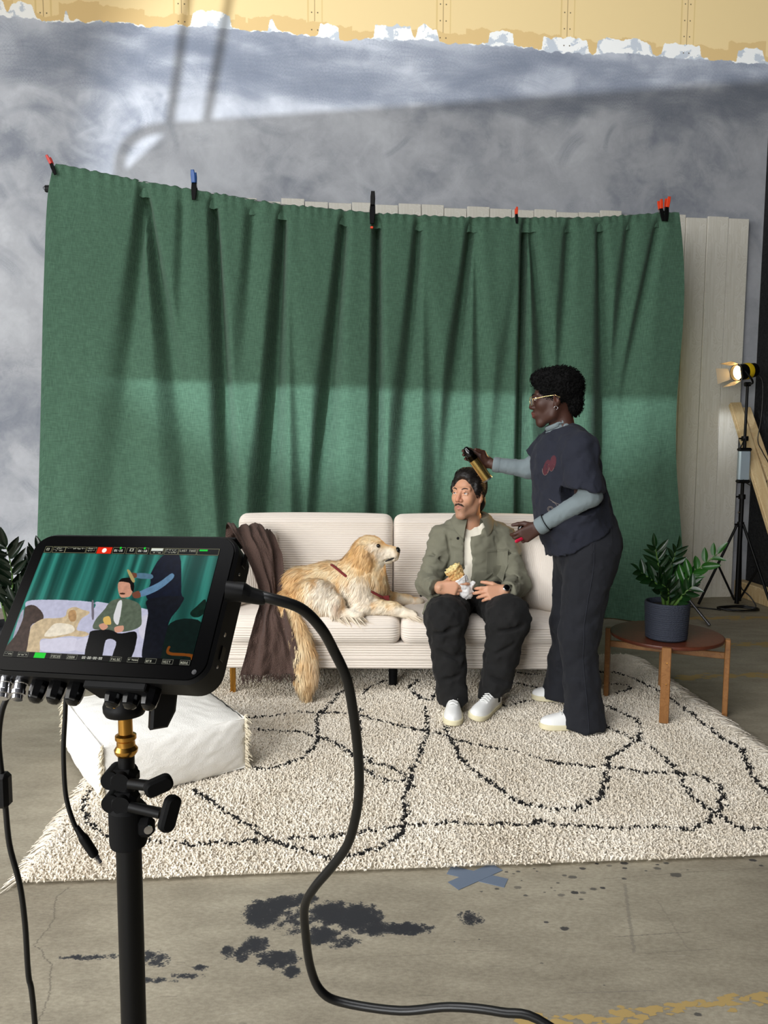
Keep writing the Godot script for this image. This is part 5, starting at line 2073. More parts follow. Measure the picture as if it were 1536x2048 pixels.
	im.fill_rect(Rect2i(137, 477, 49, 22), Color(0.05, 0.78, 0.18))
	text(im, "00:00:00:00", 346, 483, 2, Color(0.8, 0.8, 0.76))
	return im

func build_monitor() -> void:
	var bs := Basis(Vector3(0.9763, 0.0216, 0.2151), Vector3(0.1124, 0.7993, -0.5903), Vector3(-0.1847, 0.6005, 0.7780)).orthonormalized()
	var t := thing("camera_monitor", "black on-camera monitor with lit touchscreen showing the sofa scene", "monitor", Vector3(-0.2072, 1.2744, -0.5789))
	t.basis = bs
	var w := 0.1535
	var h := 0.0955
	var g := G.new()
	g.prism(round_rect(0.181, 0.121, 0.017, 8), 0.0285, Transform3D(Basis.IDENTITY, Vector3(0.001, -0.0002, -0.0305)), 0.0022)
	obj("body", g.mesh(35.0), M.black, t)
	g = G.new()
	g.prism(round_rect(0.176, 0.116, 0.015, 8), 0.0016, Transform3D(Basis.IDENTITY, Vector3(0.001, -0.0002, -0.0023)), 0.0004)
	obj("bezel", g.mesh(35.0), M.bezel, t)
	var it := ImageTexture.create_from_image(screen_image())
	var sm := mat(Color.BLACK, 0.16)
	sm.metallic_specular = 0.14
	sm.emission_enabled = true
	sm.emission = Color.BLACK
	sm.emission_texture = it
	sm.emission_energy_multiplier = 1.15
	g = G.new()
	g.q4(g.p(Vector3(-w / 2, h / 2, -0.0003), Vector2(0, 0)), g.p(Vector3(w / 2, h / 2, -0.0003), Vector2(1, 0)), g.p(Vector3(w / 2, -h / 2, -0.0003), Vector2(1, 1)), g.p(Vector3(-w / 2, -h / 2, -0.0003), Vector2(0, 1)))
	g.c = Color.BLACK
	obj("screen", g.mesh(), sm, t)
	area_light("screen_light", t.position + bs.z * 0.004, t.position + bs.z, w, h, Color(0.6, 0.9, 0.85), 0.012)
	# mounting rails on the top edge
	for x in [-0.025, 0.066]:
		g = G.new()
		g.box(Vector3(0.036, 0.003, 0.016), Transform3D(Basis.IDENTITY, Vector3(x, 0.0612, -0.016)), 0.001)
		obj("mount_rail", g.mesh(), M.black_matte, t)
	# sensor, buttons and sockets on the frame
	g = G.new()
	g.lathe(V2([0.0001, 0.0004, 0.0018, 0.0003, 0.002, 0.0]), 14, along(Vector3(0.081, -0.052, -0.0006), Vector3.BACK))
	obj("sensor", g.mesh(), mat(Color(0.12, 0.12, 0.13), 0.3), t)
	for q in [[-0.018, 0.0016, M.chrome], [0.032, 0.0012, M.chrome], [-0.043, 0.0012, M.chrome]]:
		g = G.new()
		g.lathe(V2([0.0001, 0.0006, q[1], 0.0005, q[1] * 1.2, 0.0]), 10, along(Vector3(0.0914, q[0], -0.013), Vector3.RIGHT))
		obj("screw", g.mesh(), q[2], t)
	for y in [0.045, -0.032]:
		g = G.new()
		g.box(Vector3(0.0012, 0.011, 0.007), Transform3D(Basis.IDENTITY, Vector3(0.0917, y, -0.016)), 0.0004)
		obj("button", g.mesh(), M.gloss_black, t)
	# row of capped sockets along the lower edge
	for x in [-0.0483, -0.0329, -0.017, 0.0152, 0.0297, 0.0445]:
		g = G.new()
		g.lathe(V2([0.0001, 0.0, 0.0066, 0.0, 0.0068, 0.004, 0.0066, 0.009, 0.0058, 0.013, 0.0052, 0.0145, 0.0035, 0.0165, 0.0001, 0.0172]), 8, along(Vector3(x, -0.0600, -0.016), Vector3.DOWN))
		var cp := obj("socket_cap", g.mesh(), M.gloss_black, t)
		cp.set_meta("label", "glossy black rubber socket cap")
	for x in [-0.0638, -0.0765]:
		g = G.new()
		g.lathe(V2([0.0001, 0.0, 0.0052, 0.0, 0.0052, 0.004, 0.0046, 0.0045, 0.0046, 0.009, 0.0056, 0.0095, 0.0056, 0.0125, 0.0042, 0.013, 0.0042, 0.016, 0.0001, 0.016]), 14, along(Vector3(x, -0.0602, -0.014), Vector3(0.15, -1, 0.05)))
		obj("coax_socket", g.mesh(), M.chrome, t)
	# plate under the body for the ball head
	g = G.new()
	g.box(Vector3(0.05, 0.006, 0.026), Transform3D(Basis.IDENTITY, Vector3(0.02, -0.0635, -0.017)), 0.001)
	obj("mount_plate", g.mesh(), M.black_matte, t)
	# stand with ball head
	var s := thing("monitor_stand", "black light stand with brass spigot and ball head under the monitor", "stand", Vector3(-0.204, 0, -0.590))
	g = G.new()
	g.lathe(V2([0.0001, 1.182, 0.0150, 1.182, 0.0165, 1.185, 0.0168, 1.189, 0.0152, 1.193, 0.0150, 1.215, 0.0155, 1.222, 0.012, 1.232, 0.0001, 1.236]), 28)
	var bh := obj("ball_head", g.mesh(30.0), M.black, s)
	g = G.new()
	g.rod(Vector3(0.004, 1.225, 0.0), Vector3(0.010, 1.236, -0.008), 0.008, 14)
	obj("ball_neck", g.mesh(), M.black, bh)
	for q in [[-0.004, 1.2075, 0.0012, 0.0012, M.red_plastic], [0.0015, 1.207, 0.006, 0.0010, M.white_leather], [-0.0005, 1.2045, 0.0075, 0.0010, M.white_leather]]:
		g = G.new()
		g.box(Vector3(q[2], q[3], 0.0006), Transform3D(Basis(Vector3.UP, q[0] * 60.0), Vector3(q[0], q[1], 0.0151)), 0.0001)
		obj("maker_mark", g.mesh(), q[4], bh)
	# locking lever of the ball head
	g = G.new()
	g.prism(V2([-0.0075, -0.030, 0.0060, -0.030, 0.0125, -0.018, 0.0145, -0.002, 0.0105, 0.010, 0.002, 0.011, -0.0050, 0.003]), 0.011, Transform3D(Basis(Vector3.UP, 0.5), Vector3(0.0265, 1.2045, 0.004)), 0.002)
	obj("lock_lever", g.mesh(30.0), M.black, s)
	g = G.new()
	g.rod(Vector3(0.010, 1.207, 0.004), Vector3(0.028, 1.207, 0.006), 0.0055, 10)
	obj("lever_shaft", g.mesh(), M.black, s)
	# brass spigot
	g = G.new()
	g.lathe(V2([0.0001, 1.148, 0.0070, 1.148, 0.0088, 1.1505, 0.0092, 1.153, 0.0072, 1.156, 0.0070, 1.160, 0.0082, 1.1615, 0.0082, 1.1645, 0.0056, 1.166, 0.0054, 1.184, 0.0001, 1.184]), 24)
	obj("spigot", g.mesh(30.0), M.brass, s)
	g = G.new()
	g.lathe(V2([0.0001, 1.118, 0.0062, 1.118, 0.0064, 1.149, 0.0001, 1.149]), 20)
	obj("stud", g.mesh(30.0), M.black, s)
	# two clamp blocks with wing knobs
	for k in 2:
		var y: float = [1.131, 1.112][k]
		g = G.new()
		g.box(Vector3(0.022, 0.0155, 0.020), Transform3D(Basis.IDENTITY, Vector3(-0.0015, y, 0.002)), 0.005)
		g.rod(Vector3(-0.010, y, 0.010), Vector3(-0.010, y, -0.010), 0.0075, 16)
		g.rod(Vector3(-0.001, y, 0.013), Vector3(-0.001, y, -0.010), 0.0072, 16)
		var cb := obj("clamp_block", g.mesh(30.0), M.black_matte, s)
		g = G.new()
		var kx: float = [0.026, 0.031][k]
		g.rod(Vector3(0.006, y - 0.001, 0.012), Vector3(kx, y - [0.001, 0.004][k], 0.016), 0.0042, 12)
		obj("knob_shaft", g.mesh(), M.black, cb)
		g = G.new()
		g.prism(round_rect([0.022, 0.013][k], [0.013, 0.028][k], [0.0055, 0.0055][k], 5), 0.009, Transform3D(Basis(Vector3.UP, [0.5, 0.75][k]) * Basis(Vector3.BACK, [0.25, -0.32][k]), Vector3(kx + [0.002, 0.004][k], y - [0.000, 0.004][k], 0.013)), 0.002)
		obj("wing_knob", g.mesh(30.0), M.black_matte, cb)
	g = G.new()
	g.lathe(V2([0.0001, 1.074, 0.0140, 1.074, 0.0148, 1.077, 0.0150, 1.104, 0.0120, 1.108, 0.0001, 1.108]), 24)
	g.box(Vector3(0.014, 0.016, 0.012), Transform3D(Basis.IDENTITY, Vector3(0.016, 1.092, 0.006)), 0.004)
	obj("collar", g.mesh(30.0), M.black_matte, s)
	g = G.new()
	g.lathe(V2([0.0001, 0.0, 0.0030, 0.0, 0.0034, 0.001, 0.0034, 0.003, 0.0001, 0.0032]), 12, along(Vector3(0.020, 1.094, 0.013), Vector3(0.4, 0, 1)))
	obj("bolt", g.mesh(), M.chrome, s)
	g = G.new()
	g.rod(Vector3(0, 0.45, 0), Vector3(0, 1.08, 0), 0.0100, 20)
	obj("riser", g.mesh(), M.black, s)
	g = G.new()
	g.rod(Vector3(0, 0.10, 0), Vector3(0, 0.5, 0), 0.0135, 20)
	obj("column", g.mesh(), M.black, s)
	for a in [0.6, 2.7, 4.8]:
		g = G.new()
		g.rod(Vector3(0, 0.40, 0), Vector3(cos(a) * 0.42, 0.009, sin(a) * 0.42), 0.008, 10)
		obj("leg", g.mesh(), M.black, s)
	# cables
	var c := thing("monitor_cable", "thick black cable curving from the monitor's side down across the floor view", "cable", Vector3(-0.1, 1.28, -0.56))
	var pts := V3([-0.112, 1.287, -0.556, -0.097, 1.284, -0.560, -0.082, 1.281, -0.560, -0.062, 1.273, -0.565, -0.048, 1.256, -0.575, -0.039, 1.234, -0.590, -0.029, 1.207, -0.600, -0.024, 1.174, -0.610, -0.021, 1.141, -0.620, -0.020, 1.106, -0.630, -0.023, 1.074, -0.640, -0.031, 1.041, -0.650, -0.046, 1.014, -0.660, -0.062, 0.989, -0.670, -0.072, 0.965, -0.680, -0.073, 0.934, -0.690, -0.069, 0.888, -0.700, -0.058, 0.863, -0.700, -0.036, 0.852, -0.700, 0.018, 0.852, -0.690, 0.065, 0.864, -0.680, 0.111, 0.867, -0.670, 0.155, 0.861, -0.660, 0.25, 0.80, -0.62, 0.42, 0.62, -0.55, 0.60, 0.40, -0.45, 0.72, 0.10, -0.30, 0.80, 0.006, -0.1, 1.1, 0.005, 0.2])
	for k in pts.size():
		pts[k] -= c.position
	g = G.new()
	g.tube(smooth(pts, 6), PackedFloat32Array([0.0042]), 12)
	obj("wire", g.mesh(180.0), M.rubber, c)
	g = G.new()
	g.tube(V3([-0.016, 0.0075, 0.003, -0.004, 0.0065, 0.002, 0.001, 0.0040, 0.0005, 0.011, 0.0015, -0.0002, 0.013, 0.001, -0.0004]), PackedFloat32Array([0.0075, 0.0075, 0.0062, 0.0052, 0.0043]), 14)
	obj("plug", g.mesh(30.0), M.black, c)
	var a := thing("jack_cable", "thin black cable with a silver jack plug dangling in front of the rug", "cable", Vector3(-0.254, 1.2, -0.60))
	var ap := V3([-0.250, 1.215, -0.602, -0.254, 1.195, -0.600, -0.256, 1.173, -0.600, -0.258, 1.148, -0.600, -0.258, 1.118, -0.600, -0.256, 1.101, -0.600, -0.251, 1.084, -0.600, -0.247, 1.076, -0.600])
	for k in ap.size():
		ap[k] -= a.position
	g = G.new()
	g.tube(smooth(ap, 5), PackedFloat32Array([0.0019]), 10)
	obj("wire", g.mesh(180.0), M.rubber, a)
	g = G.new()
	g.tube(V3([0.004, -0.117, 0, 0.008, -0.124, 0, 0.0095, -0.1265, 0, 0.018, -0.1405, 0, 0.019, -0.142, 0]), PackedFloat32Array([0.0022, 0.0030, 0.0040, 0.0038, 0.003]), 12)
	obj("plug_grip", g.mesh(30.0), M.black, a)
	g = G.new()
	g.tube(V3([0.018, -0.140, 0, 0.0205, -0.144, 0, 0.0207, -0.1445, 0, 0.023, -0.148, 0]), PackedFloat32Array([0.0024, 0.0024, 0.0018, 0.0018]), 12)
	obj("jack", g.mesh(30.0), M.chrome, a)
	var b := thing("coax_cable", "black cable with inline connector hanging at the picture's edge under the monitor", "cable", Vector3(-0.30, 1.2, -0.60))
	b.set_meta("label", "black coaxial cable with inline connector hanging from the monitor's silver sockets")
	var bp := V3([-0.288, 1.222, -0.598, -0.297, 1.200, -0.600, -0.306, 1.181, -0.600, -0.310, 1.156, -0.600, -0.309, 1.129, -0.600, -0.307, 1.101, -0.600, -0.305, 1.067, -0.600, -0.298, 1.033, -0.600, -0.295, 0.998, -0.600, -0.294, 0.954, -0.600, -0.290, 0.904, -0.600, -0.28, 0.6, -0.60, -0.27, 0.2, -0.58, -0.28, 0.006, -0.55, -0.5, 0.005, -0.3])
	for k in bp.size():
		bp[k] -= b.position
	g = G.new()
	g.tube(smooth(bp, 5), PackedFloat32Array([0.0023]), 10)
	obj("wire", g.mesh(180.0), M.rubber, b)
	g = G.new()
	g.box(Vector3(0.013, 0.029, 0.012), Transform3D(Basis.IDENTITY, Vector3(-0.0088, -0.086, 0)), 0.003)
	obj("inline_connector", g.mesh(), M.black, b)
	g = G.new()
	g.rod(Vector3(0.010, 0.014, 0.0015), Vector3(-0.001, -0.008, 0), 0.0042, 12)
	obj("coax_plug", g.mesh(), M.chrome, b)

# ---------------------------------------------------------------- people
func head_field(fem: bool) -> Field:
	# local: z forward, y up; chin near y = -0.118, crown near 0.115
	var f := Field.new(Vector3(-0.105, -0.20, -0.135), Vector3(0.105, 0.145, 0.145), 0.0032)
	f.ell(Vector3(0, 0.030, -0.018), Vector3(0.073, 0.083, 0.094), 0.01)
	f.ell(Vector3(0, -0.022, 0.026), Vector3(0.0575, 0.082, 0.062), 0.03)
	for s in [-1, 1]:
		f.cap(Vector3(0.050 * s, -0.035, -0.005), Vector3(0.044 * s, -0.072, 0.012), 0.022, 0.018, 0.02)
		f.cap(Vector3(0.044 * s, -0.072, 0.012), Vector3(0.012 * s, -0.101, 0.062), 0.018, 0.016, 0.02)
		f.ell(Vector3(0.037 * s, -0.018, 0.056), Vector3(0.022, 0.024, 0.022), 0.02)
		f.cap(Vector3(0.044 * s, 0.026, 0.068), Vector3(0.012 * s, 0.022, 0.083), 0.010, 0.009, 0.012)
	f.ell(Vector3(0, -0.103, 0.064), Vector3(0.021, 0.016, 0.018), 0.02)
	# mouth mound and lips
	f.ell(Vector3(0, -0.062, 0.072), Vector3(0.030, 0.026, 0.020), 0.02)
	# nose
	f.cap(Vector3(0, 0.020, 0.084), Vector3(0, -0.026, 0.105 if not fem else 0.100), 0.0085, 0.0115 if not fem else 0.0125, 0.012)
	for s in [-1, 1]:
		f.ell(Vector3(0.0125 * s, -0.030, 0.092), Vector3(0.0095, 0.0085, 0.012), 0.006)
		f.ell(Vector3(0.031 * s, 0.0055, 0.097), Vector3(0.0165, 0.0072, 0.018), 0.008, Basis.IDENTITY, true)
		f.ell(Vector3(0.007 * s, -0.037, 0.100), Vector3(0.0035, 0.003, 0.005), 0.003, Basis.IDENTITY, true)
		# upper and lower lids
		f.cap(Vector3(0.020 * s, 0.009, 0.0865), Vector3(0.032 * s, 0.0132, 0.0888), 0.0032, 0.0036, 0.004)
		f.cap(Vector3(0.032 * s, 0.0132, 0.0888), Vector3(0.045 * s, 0.007, 0.080), 0.0036, 0.003, 0.004)
		f.cap(Vector3(0.021 * s, 0.000, 0.0855), Vector3(0.042 * s, -0.001, 0.081), 0.0028, 0.0028, 0.005)
	var lip := 0.0050 if not fem else 0.0088
	f.cap(Vector3(-0.019, -0.0590, 0.086), Vector3(0, -0.0555, 0.0945), lip * 0.7, lip, 0.004)
	f.cap(Vector3(0.019, -0.0590, 0.086), Vector3(0, -0.0555, 0.0945), lip * 0.7, lip, 0.004)
	f.cap(Vector3(-0.018, -0.0665, 0.084), Vector3(0, -0.0700, 0.0910), lip * 0.7, lip * 1.1, 0.004)
	f.cap(Vector3(0.018, -0.0665, 0.084), Vector3(0, -0.0700, 0.0910), lip * 0.7, lip * 1.1, 0.004)
	# ears: rim, lobe, hollow
	for s in [-1, 1]:
		var b := Basis(Vector3.UP, 0.35 * s)
		f.ell(Vector3(0.076 * s, -0.004, -0.012), Vector3(0.0075, 0.031, 0.018), 0.008, b)
		f.ell(Vector3(0.074 * s, -0.030, -0.004), Vector3(0.007, 0.010, 0.009), 0.006, b)
		f.ell(Vector3(0.084 * s, 0.000, -0.008), Vector3(0.005, 0.019, 0.009), 0.004, b, true)
	# neck
	f.cap(Vector3(0, -0.050, -0.030), Vector3(0, -0.19, -0.045), 0.052 if not fem else 0.047, 0.056 if not fem else 0.049, 0.03)
	return f

func append(g: G, s: G, place := Transform3D.IDENTITY) -> void:
	var base := g.v.size()
	for k in s.v.size():
		g.v.append(place * s.v[k])
		g.uv.append(s.uv[k])
		g.col.append(s.col[k])
	for k in s.ix:
		g.ix.append(base + k)

func eye(parent: Node3D, place: Transform3D, c: Vector3, gaze: Vector3, iris: Color) -> void:
	var g := G.new()
	var b := along(Vector3.ZERO, gaze)
	var rr := []
	var cols := []
	var angs := [0.0, 0.10, 0.185, 0.19, 0.30, 0.44, 0.46, 0.60, 0.9, 1.3, 1.8, 2.4, PI]
	for a in angs:
		var row := PackedVector3Array()
		for k in 20:
			var t := TAU * k / 20
			row.append(place * (c + b.basis * (Vector3(sin(a) * cos(t), cos(a), sin(a) * sin(t)) * 0.0114)))
			cols.append(lin(Color(0.02, 0.02, 0.02)) if a < 0.187 else (lin(iris) if a < 0.45 else lin(Color(0.90, 0.88, 0.86))))
		rr.append(row)
	g.rows(rr, true, false)
	for k in cols.size():
		g.col[k] = cols[k]
	obj("eye", g.mesh(180.0), vmat(0.08), parent)

# a hand in the field; back is the way the back of the hand looks, thumb the side where the thumb is
func hand(f: Field, wrist: Vector3, fwd: Vector3, back: Vector3, thumb: Vector3, curl: Array, tdir: Vector3, sc := 1.0, spread := 0.0) -> Array:
	var z := fwd.normalized()
	var s := (thumb - z * thumb.dot(z)).normalized()
	var n := z.cross(s).normalized()
	if n.dot(back) < 0:
		n = -n
	var tips := []
	var offs := [0.0270, 0.0092, -0.0088, -0.0260]
	var lens := [0.070, 0.078, 0.072, 0.056]
	var fr := [0.0093, 0.0096, 0.0091, 0.0081]
	for i in 4:
		var kn: Vector3 = wrist + (z * (0.088 - 0.006 * absf(i - 1.0)) + s * offs[i]) * sc
		f.cap(wrist + s * offs[i] * 0.62 * sc, kn, 0.0165 * sc, 0.0122 * sc, 0.012)
		var a := 0.0
		var p := kn
		var r: float = fr[i] * sc
		for k in 3:
			a += curl[i][k]
			var d := (z * cos(a) - n * sin(a) + s * spread * (1.5 - i) * 0.12).normalized()
			var q: Vector3 = p + d * lens[i] * sc * [0.46, 0.30, 0.24][k]
			f.cap(p, q, r * [1.06, 0.97, 0.90][k], r * [0.97, 0.90, 0.78][k], 0.0035)
			p = q
		tips.append(p)
	# ball of the thumb and thumb
	var b0 := wrist + (z * 0.020 + s * 0.018 - n * 0.010) * sc
	var b1 := b0 + (z * 0.62 + s * 0.62 - n * 0.30).normalized() * 0.040 * sc
	var td := tdir.normalized()
	var b2 := b1 + td * 0.031 * sc
	var b3 := b2 + (td + (z * 0.3 - n * 0.15)).normalized() * 0.025 * sc
	f.cap(b0, b1, 0.0165 * sc, 0.0125 * sc, 0.012)
	f.cap(b1, b2, 0.0118 * sc, 0.0102 * sc, 0.005)
	f.cap(b2, b3, 0.0102 * sc, 0.0080 * sc, 0.004)
	tips.append(b3)
	return tips

func column_z(f: Field, i: int, j: int) -> float:
	for k in range(f.nz - 2, 0, -1):
		var b := f.d[(k * f.ny + j) * f.nx + i]
		if b < 0:
			var a := f.d[((k + 1) * f.ny + j) * f.nx + i]
			return f.o.z + (k + b / minf(b - a, -1e-6)) * f.h
	return f.o.z

func front_z(f: Field, x: float, y: float) -> float:
	# z of the surface seen from +z
	var u := clampf((x - f.o.x) / f.h, 0, f.nx - 2)
	var v := clampf((y - f.o.y) / f.h, 0, f.ny - 2)
	var i := int(u)
	var j := int(v)
	return lerpf(lerpf(column_z(f, i, j), column_z(f, i + 1, j), u - i), lerpf(column_z(f, i, j + 1), column_z(f, i + 1, j + 1), u - i), v - j)

# strip of cloth lying on the surface of a field: rows of [y, x left, x right]
func patch(f: Field, rws: Array, lift: float, n := 8) -> G:
	var g := G.new()
	var rr := []
	for q in rws:
		var row := PackedVector3Array()
		for i in n + 1:
			var x: float = lerpf(q[1], q[2], float(i) / n)
			row.append(Vector3(x, q[0], front_z(f, x, q[0]) + lift))
		rr.append(row)
	g.rows(rr)
	var rim := []
	for row in rr:
		var r2 := PackedVector3Array()
		for p in row:
			r2.append(p - Vector3(0, 0, lift + 0.004))
		rim.append(r2)
	for k in rr.size() - 1:
		for e in [0, n]:
			g.quad(rr[k][e], rr[k + 1][e], rim[k + 1][e], rim[k][e])
	for k in n:
		for e in [0, rr.size() - 1]:
			g.quad(rr[e][k], rr[e][k + 1], rim[e][k + 1], rim[e][k])
	return g

func shoe(parent: Node3D, heel: Vector3, dir: Vector3, roll: float, ln: float, upper: Material, sole: Material, laces: int) -> void:
	var z := dir.normalized()
	var x := Vector3.UP.cross(z).normalized()
	var bs := Basis(x, z.cross(x), z) * Basis(Vector3.BACK, roll)
	var tr := Transform3D(bs, heel)
	# half widths and heights from heel to toe
	var ss := [0.0, 0.02, 0.08, 0.20, 0.35, 0.50, 0.65, 0.79, 0.90, 0.965, 1.0]
	var sw := [0.012, 0.026, 0.034, 0.0355, 0.036, 0.040, 0.0455, 0.0465, 0.0405, 0.027, 0.009]
	var sh := [0.050, 0.085, 0.098, 0.100, 0.090, 0.074, 0.061, 0.052, 0.044, 0.036, 0.024]
	var n := sw.size()
	var g := G.new()
	var rr := []
	for k in n:
		var s: float = ss[k]
		var row := PackedVector3Array()
		for i in 19:
			var a := PI * i / 18.0
			var cx := signf(cos(a)) * pow(absf(cos(a)), 0.75)
			var cy := pow(sin(a), 0.85)
			row.append(tr * Vector3(cx * sw[k] * (1.0 - 0.22 * cy), 0.022 + (sh[k] - 0.010) * cy, s * ln))
		rr.append(row)
	g.rows(rr)
	g.cap(rr[0], true)
	g.cap(rr[n - 1], false)
	var up := obj("shoe", g.mesh(180.0), upper, parent)
	var so := G.new()
	var ol := PackedVector2Array()
	for side in [1, -1]:
		for q in n:
			var k: int = q if side == 1 else n - 1 - q
			ol.append(Vector2(side * (sw[k] + 0.0035), ss[k] * (ln + 0.007) - 0.0035))
	so.prism(ol, 0.027, tr * Transform3D(Basis(Vector3.RIGHT, -PI / 2) * Basis.from_scale(Vector3(1, -1, 1)), Vector3.ZERO), 0.004)
	obj("sole", so.mesh(30.0), sole, up)
	# toe cap seam and laces
	var lg := G.new()
	for k in laces:
		var s := lerpf(0.42, 0.66, float(k) / maxf(1, laces - 1))
		var h := lerpf(0.088, 0.060, (s - 0.36) / 0.3) + 0.004
		lg.tube(PackedVector3Array([tr * Vector3(-0.022, 0.012 + h * 0.92, s * ln), tr * Vector3(0, 0.018 + h, s * ln + 0.004), tr * Vector3(0.022, 0.012 + h * 0.92, s * ln)]), PackedFloat32Array([0.0026]), 6)
	obj("laces", lg.mesh(180.0), M.white_leather, up)
	var tg := G.new()
	tg.prism(round_rect(0.040, 0.055, 0.010, 3), 0.008, tr * Transform3D(Basis(Vector3.RIGHT, -0.55), Vector3(0, 0.112, ln * 0.33)), 0.002)
	obj("tongue", tg.mesh(30.0), upper, up)

func cloth_mat(c: Color, seed_: int, bump := 6.0, sc := 24.0) -> StandardMaterial3D:
	var m := mat(c, 0.9)
	m.normal_enabled = true
	m.normal_texture = noise_normal(0.11, bump * 0.45, 256, seed_)
	m.rim_enabled = true
	m.rim = 0.2
	return tri(m, sc)

func build_man() -> void:
	var t := thing("person", "person in olive jacket and black trousers seated on the sofa holding a wrap", "person", Vector3(0.48, 0.03, -4.0))
	var O := Transform3D(Basis.IDENTITY, -t.position)
	var skin := lin(Color(0.80, 0.595, 0.475))
	# poses
	var sL := Vector3(0.325, 0.850, -4.21)
	var sR := Vector3(0.655, 0.850, -4.21)
	var eL := Vector3(0.245, 0.620, -4.10)
	var eR := Vector3(0.720, 0.620, -4.09)
	var wL := Vector3(0.286, 0.636, -3.895)
	var wR := Vector3(0.618, 0.622, -3.885)
	var hL := Vector3(0.41, 0.52, -4.22)
	var hR := Vector3(0.58, 0.52, -4.22)
	var kL := Vector3(0.312, 0.500, -3.80)
	var kR := Vector3(0.630, 0.505, -3.80)
	var aL := Vector3(0.352, 0.11, -3.775)
	var aR := Vector3(0.560, 0.12, -3.81)
	# skin
	var g := G.new()
	g.c = skin
	var f := Field.new(Vector3(0.12, 0.04, -4.40), Vector3(0.86, 1.05, -3.62), 0.014)
	f.cap(Vector3(0.495, 0.56, -4.22), Vector3(0.49, 0.82, -4.22), 0.125, 0.135, 0.03, Vector3.BACK, 0.72)
	f.cap(sL, sR, 0.05, 0.05, 0.04)
	f.cap(Vector3(0.488, 0.84, -4.21), Vector3(0.478, 0.97, -4.175), 0.056, 0.054, 0.04)
	f.cap(sL, eL, 0.048, 0.04, 0.03)
	f.cap(sR, eR, 0.048, 0.04, 0.03)
	f.cap(eL, wL, 0.040, 0.030, 0.02)
	f.cap(eR, wR, 0.040, 0.030, 0.02)
	f.cap(hL, kL, 0.075, 0.055, 0.03)
	f.cap(hR, kR, 0.075, 0.055, 0.03)
	f.cap(kL, aL, 0.052, 0.036, 0.02)
	f.cap(kR, aR, 0.052, 0.036, 0.02)
	f.cap(hL, hR, 0.10, 0.10, 0.04)
	f.mesh(g, O)
	# hands
	var hf := Field.new(Vector3(0.22, 0.54, -3.99), Vector3(0.46, 0.76, -3.77), 0.0034)
	hf.cap(eL.lerp(wL, 0.6), wL, 0.031, 0.026, 0.01)
	hand(hf, wL, Vector3(1, -0.02, 0.16), Vector3(0, 0.25, 1), Vector3(0, 1, -0.2), [[0.10, 0.22, 0.25], [0.45, 0.75, 0.5], [0.55, 0.85, 0.5], [0.60, 0.9, 0.5]], Vector3(0.9, 0.45, -0.35), 1.0)
	hf.mesh(g, O)
	hf = Field.new(Vector3(0.44, 0.52, -3.99), Vector3(0.70, 0.74, -3.75), 0.0034)
	hf.cap(eR.lerp(wR, 0.6), wR, 0.031, 0.026, 0.01)
	hand(hf, wR, Vector3(-1, -0.10, 0.18), Vector3(0.1, 0.45, 0.9), Vector3(0, 1, -0.35), [[0.25, 0.55, 0.4], [0.28, 0.55, 0.4], [0.34, 0.6, 0.4], [0.42, 0.65, 0.4]], Vector3(-0.9, 0.15, -0.3), 1.02, 0.6)
	hf.mesh(g, O)
	# head
	var hz := Vector3(-0.56, 0.07, 0.83).normalized()
	var hx := Vector3.UP.cross(hz).normalized()
	var place := Transform3D(Basis(hx, hz.cross(hx), hz), Vector3(0.452, 1.098, -4.145)) * Transform3D(Basis.from_scale(Vector3(1.02, 1.10, 1.06)), Vector3.ZERO)
	var pl := O * place
	var hd := head_field(false)
	var tmp := G.new()
	hd.mesh(tmp)
	var st := fnoise(81, 60.0, 2)
	for k in tmp.v.size():
		var p := tmp.v[k]
		var c := skin
		# stubble on jaw, chin and lip; lips; redder nose and ears
		var beard := smoothstep(-0.035, -0.062, p.y + 0.15 * maxf(0.0, 0.03 - p.z)) * smoothstep(-0.03, 0.01, p.z) * smoothstep(-0.15, -0.118, p.y)
		c = c.lerp(lin(Color(0.47, 0.37, 0.31)), beard * (0.42 + 0.25 * st.get_noise_3dv(p * 10.0)))
		var lipd := Vector2(p.x * 0.62, (p.y + 0.0630) * 1.5).length()
		if p.z > 0.078:
			c = c.lerp(lin(Color(0.70, 0.44, 0.39)), smoothstep(0.0135, 0.0095, lipd) * 0.8)
		c = c.lerp(lin(Color(0.80, 0.50, 0.40)), 0.45 * smoothstep(0.03, 0.01, p.distance_to(Vector3(0, -0.025, 0.10))))
		tmp.col[k] = c
	append(g, tmp, pl)
	var sm := vmat(0.5)
	sm.subsurf_scatter_enabled = true
	sm.subsurf_scatter_strength = 0.12
	obj("body", g.mesh(180.0), sm, t)
	for s in [-1, 1]:
		eye(t, pl, Vector3(0.031 * s, 0.0058, 0.0755), Vector3(-0.10, 0.12, 1.0).normalized(), Color(0.26, 0.24, 0.22))
	# eyebrows and moustache
	var hair := mat(Color(0.085, 0.058, 0.045), 0.55)
	hair.normal_enabled = true
	hair.normal_texture = noise_normal(0.05, 3.0, 256, 33)
	tri(hair, 14.0)
	for s in [-1, 1]:
		var b := G.new()
		b.tube(smooth(PackedVector3Array([pl * Vector3(0.014 * s, 0.0235, 0.0930), pl * Vector3(0.028 * s, 0.0295, 0.0895), pl * Vector3(0.042 * s, 0.0270, 0.0790), pl * Vector3(0.050 * s, 0.021, 0.069)]), 4), rads([0.0022, 0.0028, 0.0022, 0.0008], 13), 6)
		obj("eyebrow", b.mesh(180.0), hair, t)
	var mo := Field.new(Vector3(-0.04, -0.075, 0.06), Vector3(0.04, -0.03, 0.115), 0.002)
